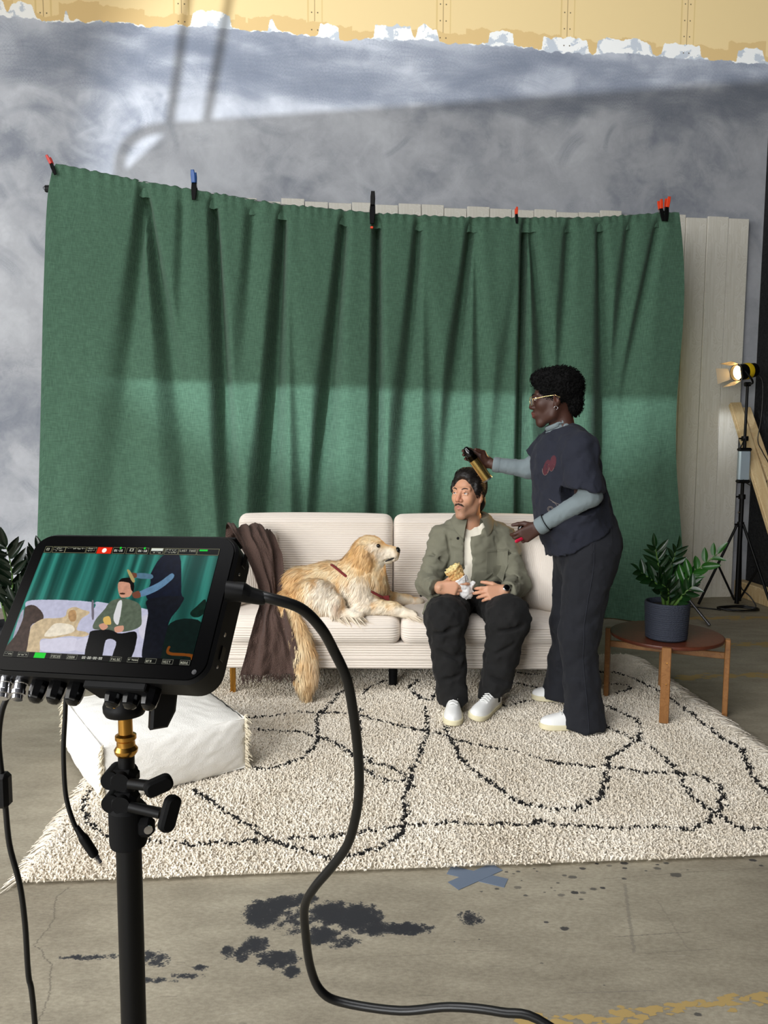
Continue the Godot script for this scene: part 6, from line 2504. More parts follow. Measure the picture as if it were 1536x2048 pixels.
	for s in [-1, 1]:
		mo.cap(Vector3(0.002 * s, -0.0475, 0.0975), Vector3(0.016 * s, -0.0510, 0.0925), 0.0042, 0.0044, 0.003)
		mo.cap(Vector3(0.016 * s, -0.0510, 0.0935), Vector3(0.028 * s, -0.0590, 0.082), 0.0044, 0.0018, 0.003)
	mo.rough(fnoise(83, 260.0, 1), 0.0016)
	var mg := G.new()
	mo.mesh(mg, pl)
	obj("moustache", mg.mesh(180.0), mat(Color(0.23, 0.155, 0.115), 0.8), t)
	# hair combed back, longer at the nape
	var hf2 := Field.new(Vector3(-0.12, -0.12, -0.16), Vector3(0.12, 0.16, 0.13), 0.0035)
	hf2.ell(Vector3(0, 0.040, -0.026), Vector3(0.083, 0.090, 0.100), 0.01)
	hf2.ell(Vector3(0, 0.085, 0.012), Vector3(0.066, 0.042, 0.066), 0.02)
	hf2.ell(Vector3(0, -0.035, -0.085), Vector3(0.060, 0.060, 0.042), 0.02)
	for s in [-1, 1]:
		hf2.ell(Vector3(0.070 * s, 0.035, 0.000), Vector3(0.018, 0.048, 0.045), 0.015)
		hf2.ell(Vector3(0.088 * s, -0.022, 0.012), Vector3(0.022, 0.044, 0.036), 0.012, Basis.IDENTITY, true)
	# forehead and face are free
	hf2.ell(Vector3(0, -0.006, 0.100), Vector3(0.064, 0.094, 0.070), 0.012, Basis.IDENTITY, true)
	hf2.ell(Vector3(0, -0.080, 0.03), Vector3(0.09, 0.075, 0.085), 0.012, Basis.IDENTITY, true)
	var hn := fnoise(84, 1.0, 2)
	hf2.rough(hn, 0.0022, Vector3(50, 50, 9), 0.02)
	var hg := G.new()
	hf2.mesh(hg, pl)
	# combed locks
	var nh := hg.v.size()
	var hcen := pl * Vector3(0, 0.02, -0.02)
	var backw := pl.basis * Vector3(0, -0.15, -1)
	for k in 2600:
		var p := hg.v[rng.randi() % nh]
		var nr := (p - hcen).normalized()
		var lc := pl.affine_inverse() * p
		var fl := (backw + pl.basis * Vector3(0, -1.0, 0) * smoothstep(0.0, -0.09, lc.z) + pl.basis * Vector3(0, -0.5, 0) * smoothstep(0.05, 0.0, lc.y)).normalized()
		fl = (fl - nr * fl.dot(nr)).normalized()
		var l := rng.randf_range(0.020, 0.045)
		var cp := PackedVector3Array()
		for q in 4:
			var u := q / 3.0
			var pp := p + fl * l * u
			var dist := (p - hcen).length()
			cp.append(hcen + (pp - hcen).normalized() * (dist + 0.0012 * sin(PI * u) + 0.0004))
		hg.tube(cp, PackedFloat32Array([0.0007, 0.0013, 0.0012, 0.0003]), 3, false)
	obj("hair", hg.mesh(180.0), hair, t)
	# white t-shirt
	var tee := cloth_mat(Color(0.925, 0.90, 0.835), 40, 4.0)
	f = Field.new(Vector3(0.30, 0.50, -4.36), Vector3(0.69, 1.02, -4.02), 0.009)
	f.cap(Vector3(0.49, 0.56, -4.21), Vector3(0.485, 0.84, -4.21), 0.150, 0.150, 0.02, Vector3.BACK, 0.74)
	f.cap(Vector3(0.42, 0.88, -4.21), Vector3(0.55, 0.88, -4.21), 0.042, 0.042, 0.04)
	f.cap(Vector3(0.487, 0.90, -4.21), Vector3(0.484, 0.93, -4.20), 0.068, 0.064, 0.03)
	f.ell(Vector3(0.478, 0.985, -4.150), Vector3(0.075, 0.056, 0.085), 0.006, Basis(Vector3.RIGHT, 0.35), true)
	f.rough(fnoise(85, 14.0, 2), 0.008, Vector3(1.4, 0.5, 1))
	g = G.new()
	f.mesh(g, O)
	obj("t_shirt", g.mesh(180.0), tee, t)
	# olive jacket
	var olive := cloth_mat(Color(0.455, 0.45, 0.385), 41, 6.0)
	f = Field.new(Vector3(0.12, 0.43, -4.42), Vector3(0.86, 1.0, -3.80), 0.0085)
	f.cap(Vector3(0.488, 0.55, -4.22), Vector3(0.488, 0.80, -4.22), 0.185, 0.190, 0.03, Vector3.BACK, 0.76)
	f.cap(sL + Vector3(0.01, 0.0, 0), sR + Vector3(-0.01, 0.0, 0), 0.070, 0.070, 0.05)
	f.cap(Vector3(0.41, 0.895, -4.22), Vector3(0.565, 0.895, -4.22), 0.052, 0.052, 0.05)
	f.cap(sL, eL, 0.074, 0.066, 0.035)
	f.cap(sR, eR, 0.074, 0.066, 0.035)
	f.cap(eL, wL + Vector3(-0.02, 0, 0), 0.067, 0.047, 0.03)
	f.cap(eR, wR + Vector3(0.02, 0, 0), 0.067, 0.048, 0.03)
	# skirt of the jacket spread on the seat
	f.cap(Vector3(0.30, 0.515, -4.12), Vector3(0.235, 0.475, -4.03), 0.055, 0.028, 0.04)
	f.cap(Vector3(0.66, 0.515, -4.15), Vector3(0.73, 0.49, -4.12), 0.055, 0.03, 0.04)
	# opening in front and neck
	f.ell(Vector3(0.452, 0.76, -4.04), Vector3(0.026, 0.20, 0.11), 0.006, Basis(Vector3.BACK, 0.05), true)
	f.ell(Vector3(0.430, 0.60, -4.04), Vector3(0.040, 0.14, 0.10), 0.006, Basis(Vector3.BACK, 0.10), true)
	f.ell(Vector3(0.478, 0.955, -4.135), Vector3(0.066, 0.075, 0.115), 0.008, Basis(Vector3.RIGHT, 0.3), true)
	# cuffs
	f.plane(wL + Vector3(-0.022, 0, 0.0), (wL - eL).normalized() + Vector3(0.8, 0, 0), 0.085)
	f.plane(wR + Vector3(0.026, 0, 0.0), (wR - eR).normalized() + Vector3(-0.8, 0, 0), 0.085)
	var jn := fnoise(86, 11.0, 2)
	jn.domain_warp_enabled = true
	jn.domain_warp_amplitude = 0.06
	jn.domain_warp_frequency = 4.0
	f.rough(jn, 0.012, Vector3(1.0, 1.9, 1.2))
	# creases at the elbows, along the front and under the arms
	for q in [[0.27, 0.70, -4.06, 0.36, 0.66, -4.05], [0.215, 0.665, -4.03, 0.30, 0.645, -4.00], [0.26, 0.60, -4.02, 0.33, 0.625, -3.98], [0.63, 0.70, -4.06, 0.72, 0.66, -4.03], [0.65, 0.645, -4.01, 0.75, 0.665, -4.03], [0.37, 0.80, -4.07, 0.345, 0.66, -4.06], [0.60, 0.86, -4.09, 0.63, 0.74, -4.06], [0.54, 0.62, -4.06, 0.62, 0.68, -4.05], [0.34, 0.90, -4.15, 0.36, 0.78, -4.08], [0.245, 0.78, -4.13, 0.33, 0.74, -4.10], [0.66, 0.79, -4.12, 0.75, 0.75, -4.11]]:
		var ca := Vector3(q[0], q[1], front_z(f, q[0], q[1]) + 0.004)
		var cb2 := Vector3(q[3], q[4], front_z(f, q[3], q[4]) + 0.004)
		var axis := (cb2 - ca)
		var cbs := along(Vector3.ZERO, axis).basis
		f.ell((ca + cb2) / 2, Vector3(0.009, axis.length() * 0.6, 0.010), 0.012, cbs, true)
	g = G.new()
	f.mesh(g, O)
	var jk := obj("jacket", g.mesh(180.0), olive, t)
	# collar flaps and stand
	var add := func(called: String, pg: G, m: Material, par: Node) -> void:
		for k in pg.v.size():
			pg.v[k] -= t.position
		obj(called, pg.mesh(30.0), m, par)
	var cf := G.new()
	var inner := []
	var tops := []
	var outer := []
	for k in 25:
		var a := lerpf(0.42, TAU - 0.50, k / 24.0)
		var fr := 0.5 + 0.5 * cos(a)
		var tip := pow(maxf(0.0, cos(a)), 3.0)
		var d := Vector3(-sin(a), 0, cos(a))
		var c := Vector3(0.484, 0, -4.185)
		var rx := Vector3(d.x * 1.0, 0, d.z * 0.95)
		inner.append(c + rx * 0.064 + Vector3(0, lerpf(0.945, 0.925, fr), 0))
		tops.append(c + rx * 0.074 + Vector3(0, lerpf(1.000, 0.968, fr), 0))
		outer.append(c + rx * (0.118 + 0.036 * tip) + Vector3(0, 0.968 - 0.012 * fr - 0.075 * pow(fr, 3.0) - 0.022 * tip, 0))
	var prof := []
	for q in [[inner, tops, 0.0], [inner, tops, 0.6], [inner, tops, 1.0], [tops, outer, 0.12], [tops, outer, 0.5], [tops, outer, 1.0]]:
		var row := PackedVector3Array()
		for k in 25:
			var w: Vector3 = q[0][k].lerp(q[1][k], q[2])
			if q[0] == tops and q[2] < 0.6:
				w += (Vector3(w.x - 0.484, 0.05, w.z + 4.185)).normalized() * 0.012
			row.append(w)
		prof.append(row)
	cf.rows(prof)
	var under := []
	for row in prof:
		var r2 := PackedVector3Array()
		for q in row:
			r2.append(q - Vector3(0, 0.005, 0))
		under.append(r2)
	cf.rows(under, false, false, true)
	add.call("collar", cf, olive, jk)
	# breast pocket, placket, buttons
	add.call("pocket", patch(f, [[0.800, 0.555, 0.668], [0.76, 0.553, 0.665], [0.72, 0.551, 0.662], [0.685, 0.552, 0.652], [0.660, 0.585, 0.620]], 0.005), olive, jk)
	add.call("pocket_flap", patch(f, [[0.806, 0.552, 0.670], [0.795, 0.552, 0.670]], 0.0075), olive, jk)
	for q in [[0.425, 0.705], [0.418, 0.865], [0.235, 0.500]]:
		var bz := front_z(f, q[0] - 0.02, q[1])
		cf = G.new()
		cf.lathe(V2([0.0001, 0.004, 0.006, 0.004, 0.0078, 0.002, 0.0078, 0.0]), 16, along(Vector3(q[0] - 0.02, q[1], bz), Vector3(0, 0.1, 1)))
		add.call("button", cf, mat(Color(0.05, 0.045, 0.04), 0.3), jk)
	# trousers
	var blk := cloth_mat(Color(0.035, 0.033, 0.034), 42, 6.0)
	f = Field.new(Vector3(0.15, 0.03, -4.40), Vector3(0.80, 0.68, -3.62), 0.0095)
	f.cap(hL, hR, 0.13, 0.13, 0.04)
	f.cap(hL, kL, 0.112, 0.098, 0.05)
	f.cap(hR, kR, 0.112, 0.100, 0.05)
	f.cap(kL, aL + Vector3(0, -0.04, 0), 0.098, 0.074, 0.05)
	f.cap(kR, aR + Vector3(0, -0.04, 0), 0.100, 0.074, 0.05)
	f.plane(aL + Vector3(0, -0.040, 0), Vector3(0.05, -1, 0), 0.12)
	f.plane(aR + Vector3(0, -0.022, 0), Vector3(0.25, -1, 0.1), 0.12)
	f.rough(jn, 0.013, Vector3(1.2, 1.2, 1.2))
	for q in [[0.25, 0.44, 0.37, 0.48], [0.26, 0.36, 0.38, 0.31], [0.28, 0.20, 0.40, 0.24], [0.56, 0.45, 0.70, 0.49], [0.55, 0.33, 0.66, 0.40], [0.52, 0.22, 0.63, 0.18]]:
		var ca := Vector3(q[0], q[1], front_z(f, q[0], q[1]) + 0.004)
		var cb2 := Vector3(q[2], q[3], front_z(f, q[2], q[3]) + 0.004)
		var axis := (cb2 - ca)
		f.ell((ca + cb2) / 2, Vector3(0.010, axis.length() * 0.6, 0.012), 0.016, along(Vector3.ZERO, axis).basis, true)
	g = G.new()
	f.mesh(g, O)
	obj("trousers", g.mesh(180.0), blk, t)
	# socks and shoes
	for q in [aL, aR]:
		var sg := G.new()
		sg.rod(q + Vector3(0, -0.05, 0.0) - t.position, q + Vector3(0, 0.06, 0) - t.position, 0.038, 16)
		obj("sock", sg.mesh(), M.black_matte, t)
	shoe(t, Vector3(0.362, 0.030, -3.845) - t.position, Vector3(-0.10, 0, 1), 0.0, 0.285, M.white_leather, M.cream_rubber, 4)
	shoe(t, Vector3(0.585, 0.036, -3.862) - t.position, Vector3(-0.52, 0, 0.85), -0.18, 0.28, M.white_leather, M.cream_rubber, 5)
	# watch and ring
	var wd := (wR - eR).normalized()
	var wg := G.new()
	var wc := wR - wd * 0.010
	var wf := along(Vector3.ZERO, wd)
	var wp := PackedVector3Array()
	for k in 25:
		var a := TAU * k / 24
		wp.append(wc + wf.basis.x * cos(a) * 0.034 + wf.basis.z * sin(a) * 0.029 - t.position)
	wg.tube(wp, PackedFloat32Array([0.009]), 8, false, 0.25, wd.cross(Vector3.UP))
	var wo := obj("watch", wg.mesh(180.0), M.black, t)
	wg = G.new()
	wg.lathe(V2([0.0001, 0.006, 0.016, 0.006, 0.019, 0.003, 0.019, -0.003]), 24, along(wc + Vector3(0.005, 0.020, 0.026) - t.position, Vector3(0.1, 0.6, 0.8)))
	obj("watch_case", wg.mesh(30.0), M.chrome, wo)
	wg = G.new()
	wg.lathe(V2([0.0001, 0.0075, 0.0135, 0.0065]), 20, along(wc + Vector3(0.005, 0.020, 0.026) - t.position, Vector3(0.1, 0.6, 0.8)))
	obj("dial", wg.mesh(), M.gloss_black, wo)
	# the wrap he holds
	var fw := thing("wrap_sandwich", "half-eaten toasted wrap in white paper held in the seated person's hand", "sandwich", Vector3(0.385, 0.66, -3.865))
	var base := Vector3(0.425, 0.605, -3.912)
	var top := Vector3(0.345, 0.752, -3.905)
	var ff := Field.new(Vector3(0.26, 0.56, -3.95), Vector3(0.50, 0.80, -3.79), 0.0035)
	ff.cap(base.lerp(top, 0.25), base.lerp(top, 0.90), 0.030, 0.043, 0.01, Vector3.BACK, 0.62)
	ff.rough(fnoise(87, 30.0, 3), 0.007)
	ff.plane(top + Vector3(0.006, -0.012, 0), Vector3(-0.65, 1, 0.25), 0.10)
	ff.ell(top + Vector3(-0.030, 0.010, 0.004), Vector3(0.030, 0.020, 0.05), 0.004, Basis(Vector3.BACK, 0.7), true)
	ff.rough(fnoise(187, 70.0, 3), 0.011)
	var fg := G.new()
	ff.mesh(fg, Transform3D(Basis.IDENTITY, -fw.position))
	var toast := fnoise(88, 60.0, 3)
	for k in fg.v.size():
		var p := fg.v[k] + fw.position
		var c := lin(Color(0.88, 0.75, 0.50)).lerp(lin(Color(0.66, 0.42, 0.19)), clampf(0.35 + 1.1 * toast.get_noise_3dv(p), 0, 1))
		var tp := (p - top - Vector3(0.006, -0.012, 0)).dot(Vector3(-0.53, 0.82, 0.20))
		if tp > -0.006:
			c = lin(Color(0.93, 0.87, 0.64)).lerp(lin(Color(0.74, 0.60, 0.30)), clampf(0.3 + 1.3 * toast.get_noise_3dv(p * 1.4), 0, 1))
		fg.col[k] = c
	obj("bread", fg.mesh(180.0), vmat(0.8), fw)
	ff = Field.new(Vector3(0.30, 0.54, -3.96), Vector3(0.54, 0.72, -3.79), 0.004)
	ff.cap(base, base.lerp(top, 0.50), 0.034, 0.043, 0.02, Vector3.BACK, 0.8)
	ff.cap(base + Vector3(0.01, 0.0, 0), base + Vector3(0.040, 0.055, 0.0), 0.012, 0.010, 0.02)
	ff.plane(base.lerp(top, 0.52), top - base, 0.06)
	ff.rough(fnoise(89, 34.0, 4), 0.011)
	fg = G.new()
	ff.mesh(fg, Transform3D(Basis.IDENTITY, -fw.position))
	obj("paper", fg.mesh(24.0), mat(Color(0.88, 0.87, 0.86), 0.6), fw)

func build_woman() -> void:
	var t := thing("person", "person in navy t-shirt and dark flared jeans standing with a spray can by the sofa", "person", Vector3(0.95, 0.03, -3.7))
	var O := Transform3D(Basis.IDENTITY, -t.position)
	var skin := lin(Color(0.265, 0.165, 0.13))
	var sN := Vector3(0.885, 1.350, -3.525)
	var eN := Vector3(0.938, 1.145, -3.470)
	var wN := Vector3(0.722, 0.988, -3.570)
	var sF := Vector3(0.825, 1.350, -3.865)
	var eF := Vector3(0.735, 1.245, -3.915)
	var wF := Vector3(0.560, 1.268, -3.945)
	var hN := Vector3(0.985, 0.87, -3.62)
	var kN := Vector3(0.925, 0.47, -3.575)
	var aN := Vector3(0.962, 0.05, -3.555)
	var hF := Vector3(0.975, 0.87, -3.80)
	var kF := Vector3(0.955, 0.47, -3.88)
	var aF := Vector3(0.945, 0.06, -3.95)
	var g := G.new()
	g.c = skin
	var f := Field.new(Vector3(0.48, 0.04, -4.05), Vector3(1.18, 1.56, -3.38), 0.014)
	f.cap(Vector3(0.965, 0.90, -3.71), Vector3(0.875, 1.30, -3.70), 0.125, 0.125, 0.03, Vector3.RIGHT, 0.8)
	f.cap(sN, sF, 0.05, 0.05, 0.04)
	f.cap(Vector3(0.870, 1.34, -3.70), Vector3(0.825, 1.50, -3.695), 0.052, 0.046, 0.04)
	f.cap(sN, eN, 0.045, 0.037, 0.03)
	f.cap(eN, wN, 0.036, 0.026, 0.02)
	f.cap(sF, eF, 0.045, 0.037, 0.03)
	f.cap(eF, wF, 0.036, 0.026, 0.02)
	f.cap(hN, kN, 0.085, 0.055, 0.03)
	f.cap(kN, aN, 0.052, 0.034, 0.02)
	f.cap(hF, kF, 0.085, 0.055, 0.03)
	f.cap(kF, aF, 0.052, 0.034, 0.02)
	f.cap(hN, hF, 0.10, 0.10, 0.04)
	f.mesh(g, O)
	# near hand, closed round the brush
	var hf := Field.new(Vector3(0.56, 0.83, -3.69), Vector3(0.80, 1.06, -3.46), 0.0034)
	hf.cap(eN.lerp(wN, 0.7), wN, 0.028, 0.024, 0.01)
	hand(hf, wN, Vector3(-0.86, -0.50, 0.02), Vector3(-0.15, 0.25, 0.95), Vector3(-0.5, 0.85, 0.0), [[0.30, 0.65, 0.55], [0.55, 0.95, 0.7], [0.62, 1.0, 0.7], [0.70, 1.0, 0.7]], Vector3(-0.95, -0.10, -0.10), 0.98)
	hf.mesh(g, O)
	# far hand round the can
	var fwd := Vector3(-0.88, 0.38, 0.05)
	hf = Field.new(Vector3(0.36, 1.16, -4.06), Vector3(0.64, 1.42, -3.84), 0.0034)
	hf.cap(eF.lerp(wF, 0.7), wF, 0.028, 0.024, 0.01)
	hf.cap(wF, wF + Vector3(-0.028, 0.010, -0.014), 0.026, 0.024, 0.01)
	hand(hf, wF + Vector3(-0.030, 0.008, -0.016), fwd, Vector3(0, 0.1, -1), Vector3(0.3, 0.9, 0.2), [[0.05, 0.45, 0.85], [0.05, 0.5, 0.9], [0.06, 0.5, 0.9], [0.10, 0.55, 0.9]], Vector3(-0.80, 0.30, 0.55), 0.98)
	hf.mesh(g, O)
	# head in profile
	var hz := Vector3(-0.97, -0.10, -0.16).normalized()
	var hx := Vector3.UP.cross(hz).normalized()
	var place := Transform3D(Basis(hx, hz.cross(hx), hz), Vector3(0.802, 1.588, -3.690)) * Transform3D(Basis.from_scale(Vector3(1.02, 1.04, 1.04)), Vector3.ZERO)
	var pl := O * place
	var hd := head_field(true)
	var tmp := G.new()
	hd.mesh(tmp)
	for k in tmp.v.size():
		var p := tmp.v[k]
		var c := skin
		var lipd := Vector2(p.x * 0.62, (p.y + 0.0630) * 1.3).length()
		if p.z > 0.078:
			c = c.lerp(lin(Color(0.42, 0.24, 0.21)), smoothstep(0.018, 0.011, lipd) * 0.8)
		c = c.lerp(lin(Color(0.36, 0.21, 0.15)), 0.6 * smoothstep(0.022, 0.008, Vector2(p.y + 0.004, p.z + 0.010).length()) * smoothstep(0.07, 0.078, absf(p.x)))
		tmp.col[k] = c
	append(g, tmp, pl)
	obj("body", g.mesh(180.0), vmat(0.55), t)
	for s in [-1, 1]:
		eye(t, pl, Vector3(0.031 * s, 0.0058, 0.0755), Vector3(0, -0.15, 1.0).normalized(), Color(0.12, 0.07, 0.05))
		var b := G.new()
		b.tube(smooth(PackedVector3Array([pl * Vector3(0.014 * s, 0.0245, 0.0935), pl * Vector3(0.028 * s, 0.0305, 0.0895), pl * Vector3(0.045 * s, 0.0265, 0.077)]), 4), rads([0.002, 0.0025, 0.0008], 9), 6)
		obj("eyebrow", b.mesh(180.0), M.black_matte, t)
	# short coily hair: a rough cap and hundreds of small curls on it
	var hm := mat(Color(0.014, 0.012, 0.012), 0.85)
	hm.metallic_specular = 0.3
	var hf2 := Field.new(Vector3(-0.14, -0.11, -0.18), Vector3(0.14, 0.18, 0.14), 0.004)
	hf2.ell(Vector3(0, 0.052, -0.030), Vector3(0.096, 0.093, 0.110), 0.01)
	hf2.ell(Vector3(0, 0.095, 0.028), Vector3(0.070, 0.042, 0.066), 0.02)
	hf2.ell(Vector3(0, -0.020, -0.090), Vector3(0.064, 0.066, 0.040), 0.02)
	for s in [-1, 1]:
		hf2.ell(Vector3(0.096 * s, -0.026, 0.012), Vector3(0.030, 0.050, 0.042), 0.012, Basis.IDENTITY, true)
	hf2.ell(Vector3(0, -0.018, 0.104), Vector3(0.074, 0.090, 0.068), 0.012, Basis.IDENTITY, true)
	hf2.ell(Vector3(0, -0.085, 0.03), Vector3(0.11, 0.080, 0.085), 0.012, Basis.IDENTITY, true)
	hf2.rough(fnoise(94, 90.0, 2), 0.010, Vector3.ONE, 0.03)
	var hg := G.new()
	hf2.mesh(hg, pl)
	var nv := hg.v.size()
	var hc := pl * Vector3(0, 0.03, -0.03)
	for k in 1500:
		var p := hg.v[rng.randi() % nv]
		var d := (p - hc).normalized()
		var u := d.cross(Vector3(rng.randf() - 0.5, rng.randf() - 0.5, rng.randf() - 0.5)).normalized()
		var w := d.cross(u)
		var r := rng.randf_range(0.003, 0.006)
		var cp := PackedVector3Array()
		for q in 6:
			var a := q * 1.25
			cp.append(p + d * (q * 0.0018 - 0.002) + (u * cos(a) + w * sin(a)) * r)
		hg.tube(cp, PackedFloat32Array([0.0013]), 3, false)
	obj("hair", hg.mesh(180.0), hm, t)
	# glasses
	var gl := Node3D.new()
	gl.name = "glasses"
	t.add_child(gl)
	var rimg := G.new()
	for s in [-1, 1]:
		var ring := PackedVector3Array()
		for k in 25:
			var a := TAU * k / 24
			ring.append(pl * (Vector3(0.033 * s + 0.025 * cos(a), 0.000 + 0.021 * sin(a), 0.108 - 0.25 * absf(0.033 * s + 0.025 * cos(a)))))
		rimg.tube(ring, PackedFloat32Array([0.0012]), 6, false)
		rimg.tube(PackedVector3Array([pl * Vector3(0.058 * s, 0.006, 0.095), pl * Vector3(0.078 * s, 0.012, 0.040), pl * Vector3(0.080 * s, 0.014, -0.004), pl * Vector3(0.080 * s, 0.002, -0.026)]), PackedFloat32Array([0.0019]), 6)
	rimg.tube(PackedVector3Array([pl * Vector3(-0.009, 0.006, 0.106), pl * Vector3(0, 0.008, 0.108), pl * Vector3(0.009, 0.006, 0.106)]), PackedFloat32Array([0.0013]), 6)
	obj("frame", rimg.mesh(180.0), M.gold, gl)
	var glass := mat(Color(0.9, 0.95, 0.92, 0.12), 0.02)
	glass.transparency = BaseMaterial3D.TRANSPARENCY_ALPHA
	for s in [-1, 1]:
		var lens := G.new()
		var ring := PackedVector3Array()
		for k in 20:
			var a := TAU * k / 20
			ring.append(pl * (Vector3(0.033 * s + 0.0245 * cos(a), 0.0205 * sin(a), 0.108 - 0.25 * absf(0.033 * s + 0.0245 * cos(a)))))
		lens.cap(ring, true)
		obj("lens", lens.mesh(180.0), glass, gl)
	# earring on the near side
	var er := G.new()
	var rp := PackedVector3Array()
	for k in 17:
		var a := TAU * k / 16
		rp.append(pl * Vector3(0.082, -0.044 + 0.008 * cos(a), -0.004 + 0.008 * sin(a)))
	er.tube(rp, PackedFloat32Array([0.0011]), 6, false)
	obj("earring", er.mesh(180.0), M.chrome, t)
	# grey long-sleeved roll-neck under the t-shirt
	var grey := cloth_mat(Color(0.455, 0.50, 0.515), 50, 4.0)
	f = Field.new(Vector3(0.50, 0.93, -4.03), Vector3(1.05, 1.56, -3.38), 0.0075)
	f.cap(sN, eN, 0.054, 0.047, 0.02)
	f.cap(eN, wN, 0.047, 0.035, 0.02)
	f.cap(sF, eF, 0.054, 0.047, 0.02)
	f.cap(eF, wF, 0.046, 0.036, 0.02)
	f.cap(sN, sF, 0.055, 0.055, 0.03)
	f.cap(Vector3(0.885, 1.36, -3.70), Vector3(0.815, 1.495, -3.695), 0.064, 0.058, 0.03)
	f.plane(Vector3(0.822, 1.482, -3.695), Vector3(-0.46, 0.887, 0), 0.10)
	f.plane(wN, wN - eN, 0.07)
	f.plane(wF, wF - eF, 0.07)
	var sn := fnoise(95, 1.0, 2)
	f.rough(sn, 0.0035, Vector3(75, 26, 26))
	g = G.new()
	f.mesh(g, O)
	var rn := obj("roll_neck", g.mesh(180.0), grey, t)
	# folded bands: cuff and neck
	for q in [[wN, eN, 0.041, 0.035], [wF, eF, 0.039, 0.03]]:
		var cg := G.new()
		var d: Vector3 = (q[1] - q[0]).normalized()
		cg.tube(PackedVector3Array([q[0] - t.position - d * 0.004, q[0] + d * 0.004 - t.position, q[0] + d * q[3] - t.position, q[0] + d * (q[3] + 0.004) - t.position]), PackedFloat32Array([q[2] - 0.005, q[2], q[2] + 0.001, q[2] - 0.006]), 22, false)
		obj("cuff", cg.mesh(180.0), grey, rn)
	var ng := G.new()
	for k in 2:
		var ax := Vector3(-0.46, 0.887, 0)
		var c: Vector3 = Vector3(0.822, 1.482, -3.695) - ax * [0.010, 0.032][k]
		var rp2 := PackedVector3Array()
		for i in 33:
			var a := TAU * i / 32
			rp2.append(c + Vector3(0.887, 0.46, 0) * cos(a) * [0.060, 0.066][k] + Vector3.BACK * sin(a) * [0.058, 0.064][k] - t.position)
		ng.tube(rp2, PackedFloat32Array([0.011]), 8, false, 0.45, Vector3(0.887, 0.46, 0))
	obj("neck_band", ng.mesh(180.0), grey, rn)
	# navy t-shirt with a faded print on the chest
	var navy := cloth_mat(Color(0.098, 0.112, 0.165), 51, 4.0)
	f = Field.new(Vector3(0.66, 0.78, -3.98), Vector3(1.16, 1.48, -3.36), 0.0085)
	f.cap(Vector3(0.955, 0.92, -3.705), Vector3(0.905, 1.06, -3.70), 0.205, 0.205, 0.04, Vector3.RIGHT, 0.86)
	f.cap(Vector3(0.905, 1.06, -3.70), Vector3(0.868, 1.28, -3.70), 0.205, 0.195, 0.04, Vector3.RIGHT, 0.83)
	f.cap(sN + Vector3(0.012, 0, 0.02), sF + Vector3(0.012, 0, -0.01), 0.068, 0.068, 0.06)
	f.cap(Vector3(0.865, 1.40, -3.60), Vector3(0.85, 1.40, -3.79), 0.050, 0.050, 0.05)
	f.cap(sN + Vector3(0, 0.0, 0.01), Vector3(0.912, 1.165, -3.475), 0.080, 0.088, 0.04)
	f.cap(sF, eF.lerp(sF, 0.30), 0.078, 0.078, 0.04)
	f.plane(Vector3(0.910, 1.168, -3.475), Vector3(-0.16, -1.0, 0.02), 0.115)
	f.plane(eF.lerp(sF, 0.42), eF - sF, 0.11)
	f.plane(Vector3(0.945, 0.915, -3.70), Vector3(0.50, -0.87, 0), 0.42)
	f.ell(Vector3(0.815, 1.495, -3.695), Vector3(0.085, 0.075, 0.075), 0.006, Basis(Vector3.BACK, 0.48), true)
	var jn := fnoise(96, 9.0, 2)
	jn.domain_warp_enabled = true
	jn.domain_warp_amplitude = 0.08
	jn.domain_warp_frequency = 3.0
	f.rough(jn, 0.012, Vector3(1.2, 1.0, 1.2))
	g = G.new()
	f.mesh(g, O)
	var ts := obj("t_shirt", g.mesh(180.0), navy, t)
	shirt_print(f, ts, t.position)
	# dark flared jeans
	var den := cloth_mat(Color(0.065, 0.074, 0.105), 52, 6.0)
	f = Field.new(Vector3(0.76, 0.02, -4.10), Vector3(1.17, 1.06, -3.42), 0.0095)
	f.cap(Vector3(0.975, 0.97, -3.71), Vector3(0.985, 0.88, -3.71), 0.165, 0.185, 0.04, Vector3.RIGHT, 0.84)
	f.ell(Vector3(1.045, 0.925, -3.66), Vector3(0.085, 0.10, 0.10), 0.05)
	f.ell(Vector3(1.045, 0.925, -3.79), Vector3(0.085, 0.10, 0.09), 0.05)
	for q in [[hN, kN, aN], [hF, kF, aF]]:
		f.cap(q[0], q[1], 0.128, 0.091, 0.05)
		f.cap(q[1], q[1].lerp(q[2], 0.5), 0.091, 0.078, 0.04)
		f.cap(q[1].lerp(q[2], 0.5), q[2] + Vector3(0, -0.01, 0), 0.078, 0.104, 0.04)
		f.plane(q[2] + Vector3(0, -0.014, 0), Vector3(0.0, -1, 0), 0.16)
	f.rough(jn, 0.010, Vector3(1.4, 1.1, 1.4))
	g = G.new()
	f.mesh(g, O)
	var jo := obj("jeans", g.mesh(180.0), den, t)
	# outer seam of the near leg and the back pocket
	var seam := PackedVector3Array()
	for k in 40:
		var y := lerpf(0.92, 0.045, k / 39.0)
		var x := 0.955 if y > 0.75 else 0.925
		x = lerpf(0.965, 0.925, smoothstep(0.85, 0.5, y)) + 0.03 * smoothstep(0.45, 0.05, y)
		seam.append(Vector3(x, y, front_z(f, x, y) + 0.0005) - t.position)
	var sg := G.new()
	sg.tube(seam, PackedFloat32Array([0.0022]), 5)
	obj("seam", sg.mesh(180.0), mat(Color(0.105, 0.115, 0.15), 0.9), jo)
	var pk := patch(f, [[0.985, 1.055, 1.105], [0.93, 1.05, 1.11], [0.885, 1.055, 1.105], [0.865, 1.075, 1.09]], 0.004)
	for k in pk.v.size():
		pk.v[k] -= t.position
	obj("back_pocket", pk.mesh(30.0), den, jo)
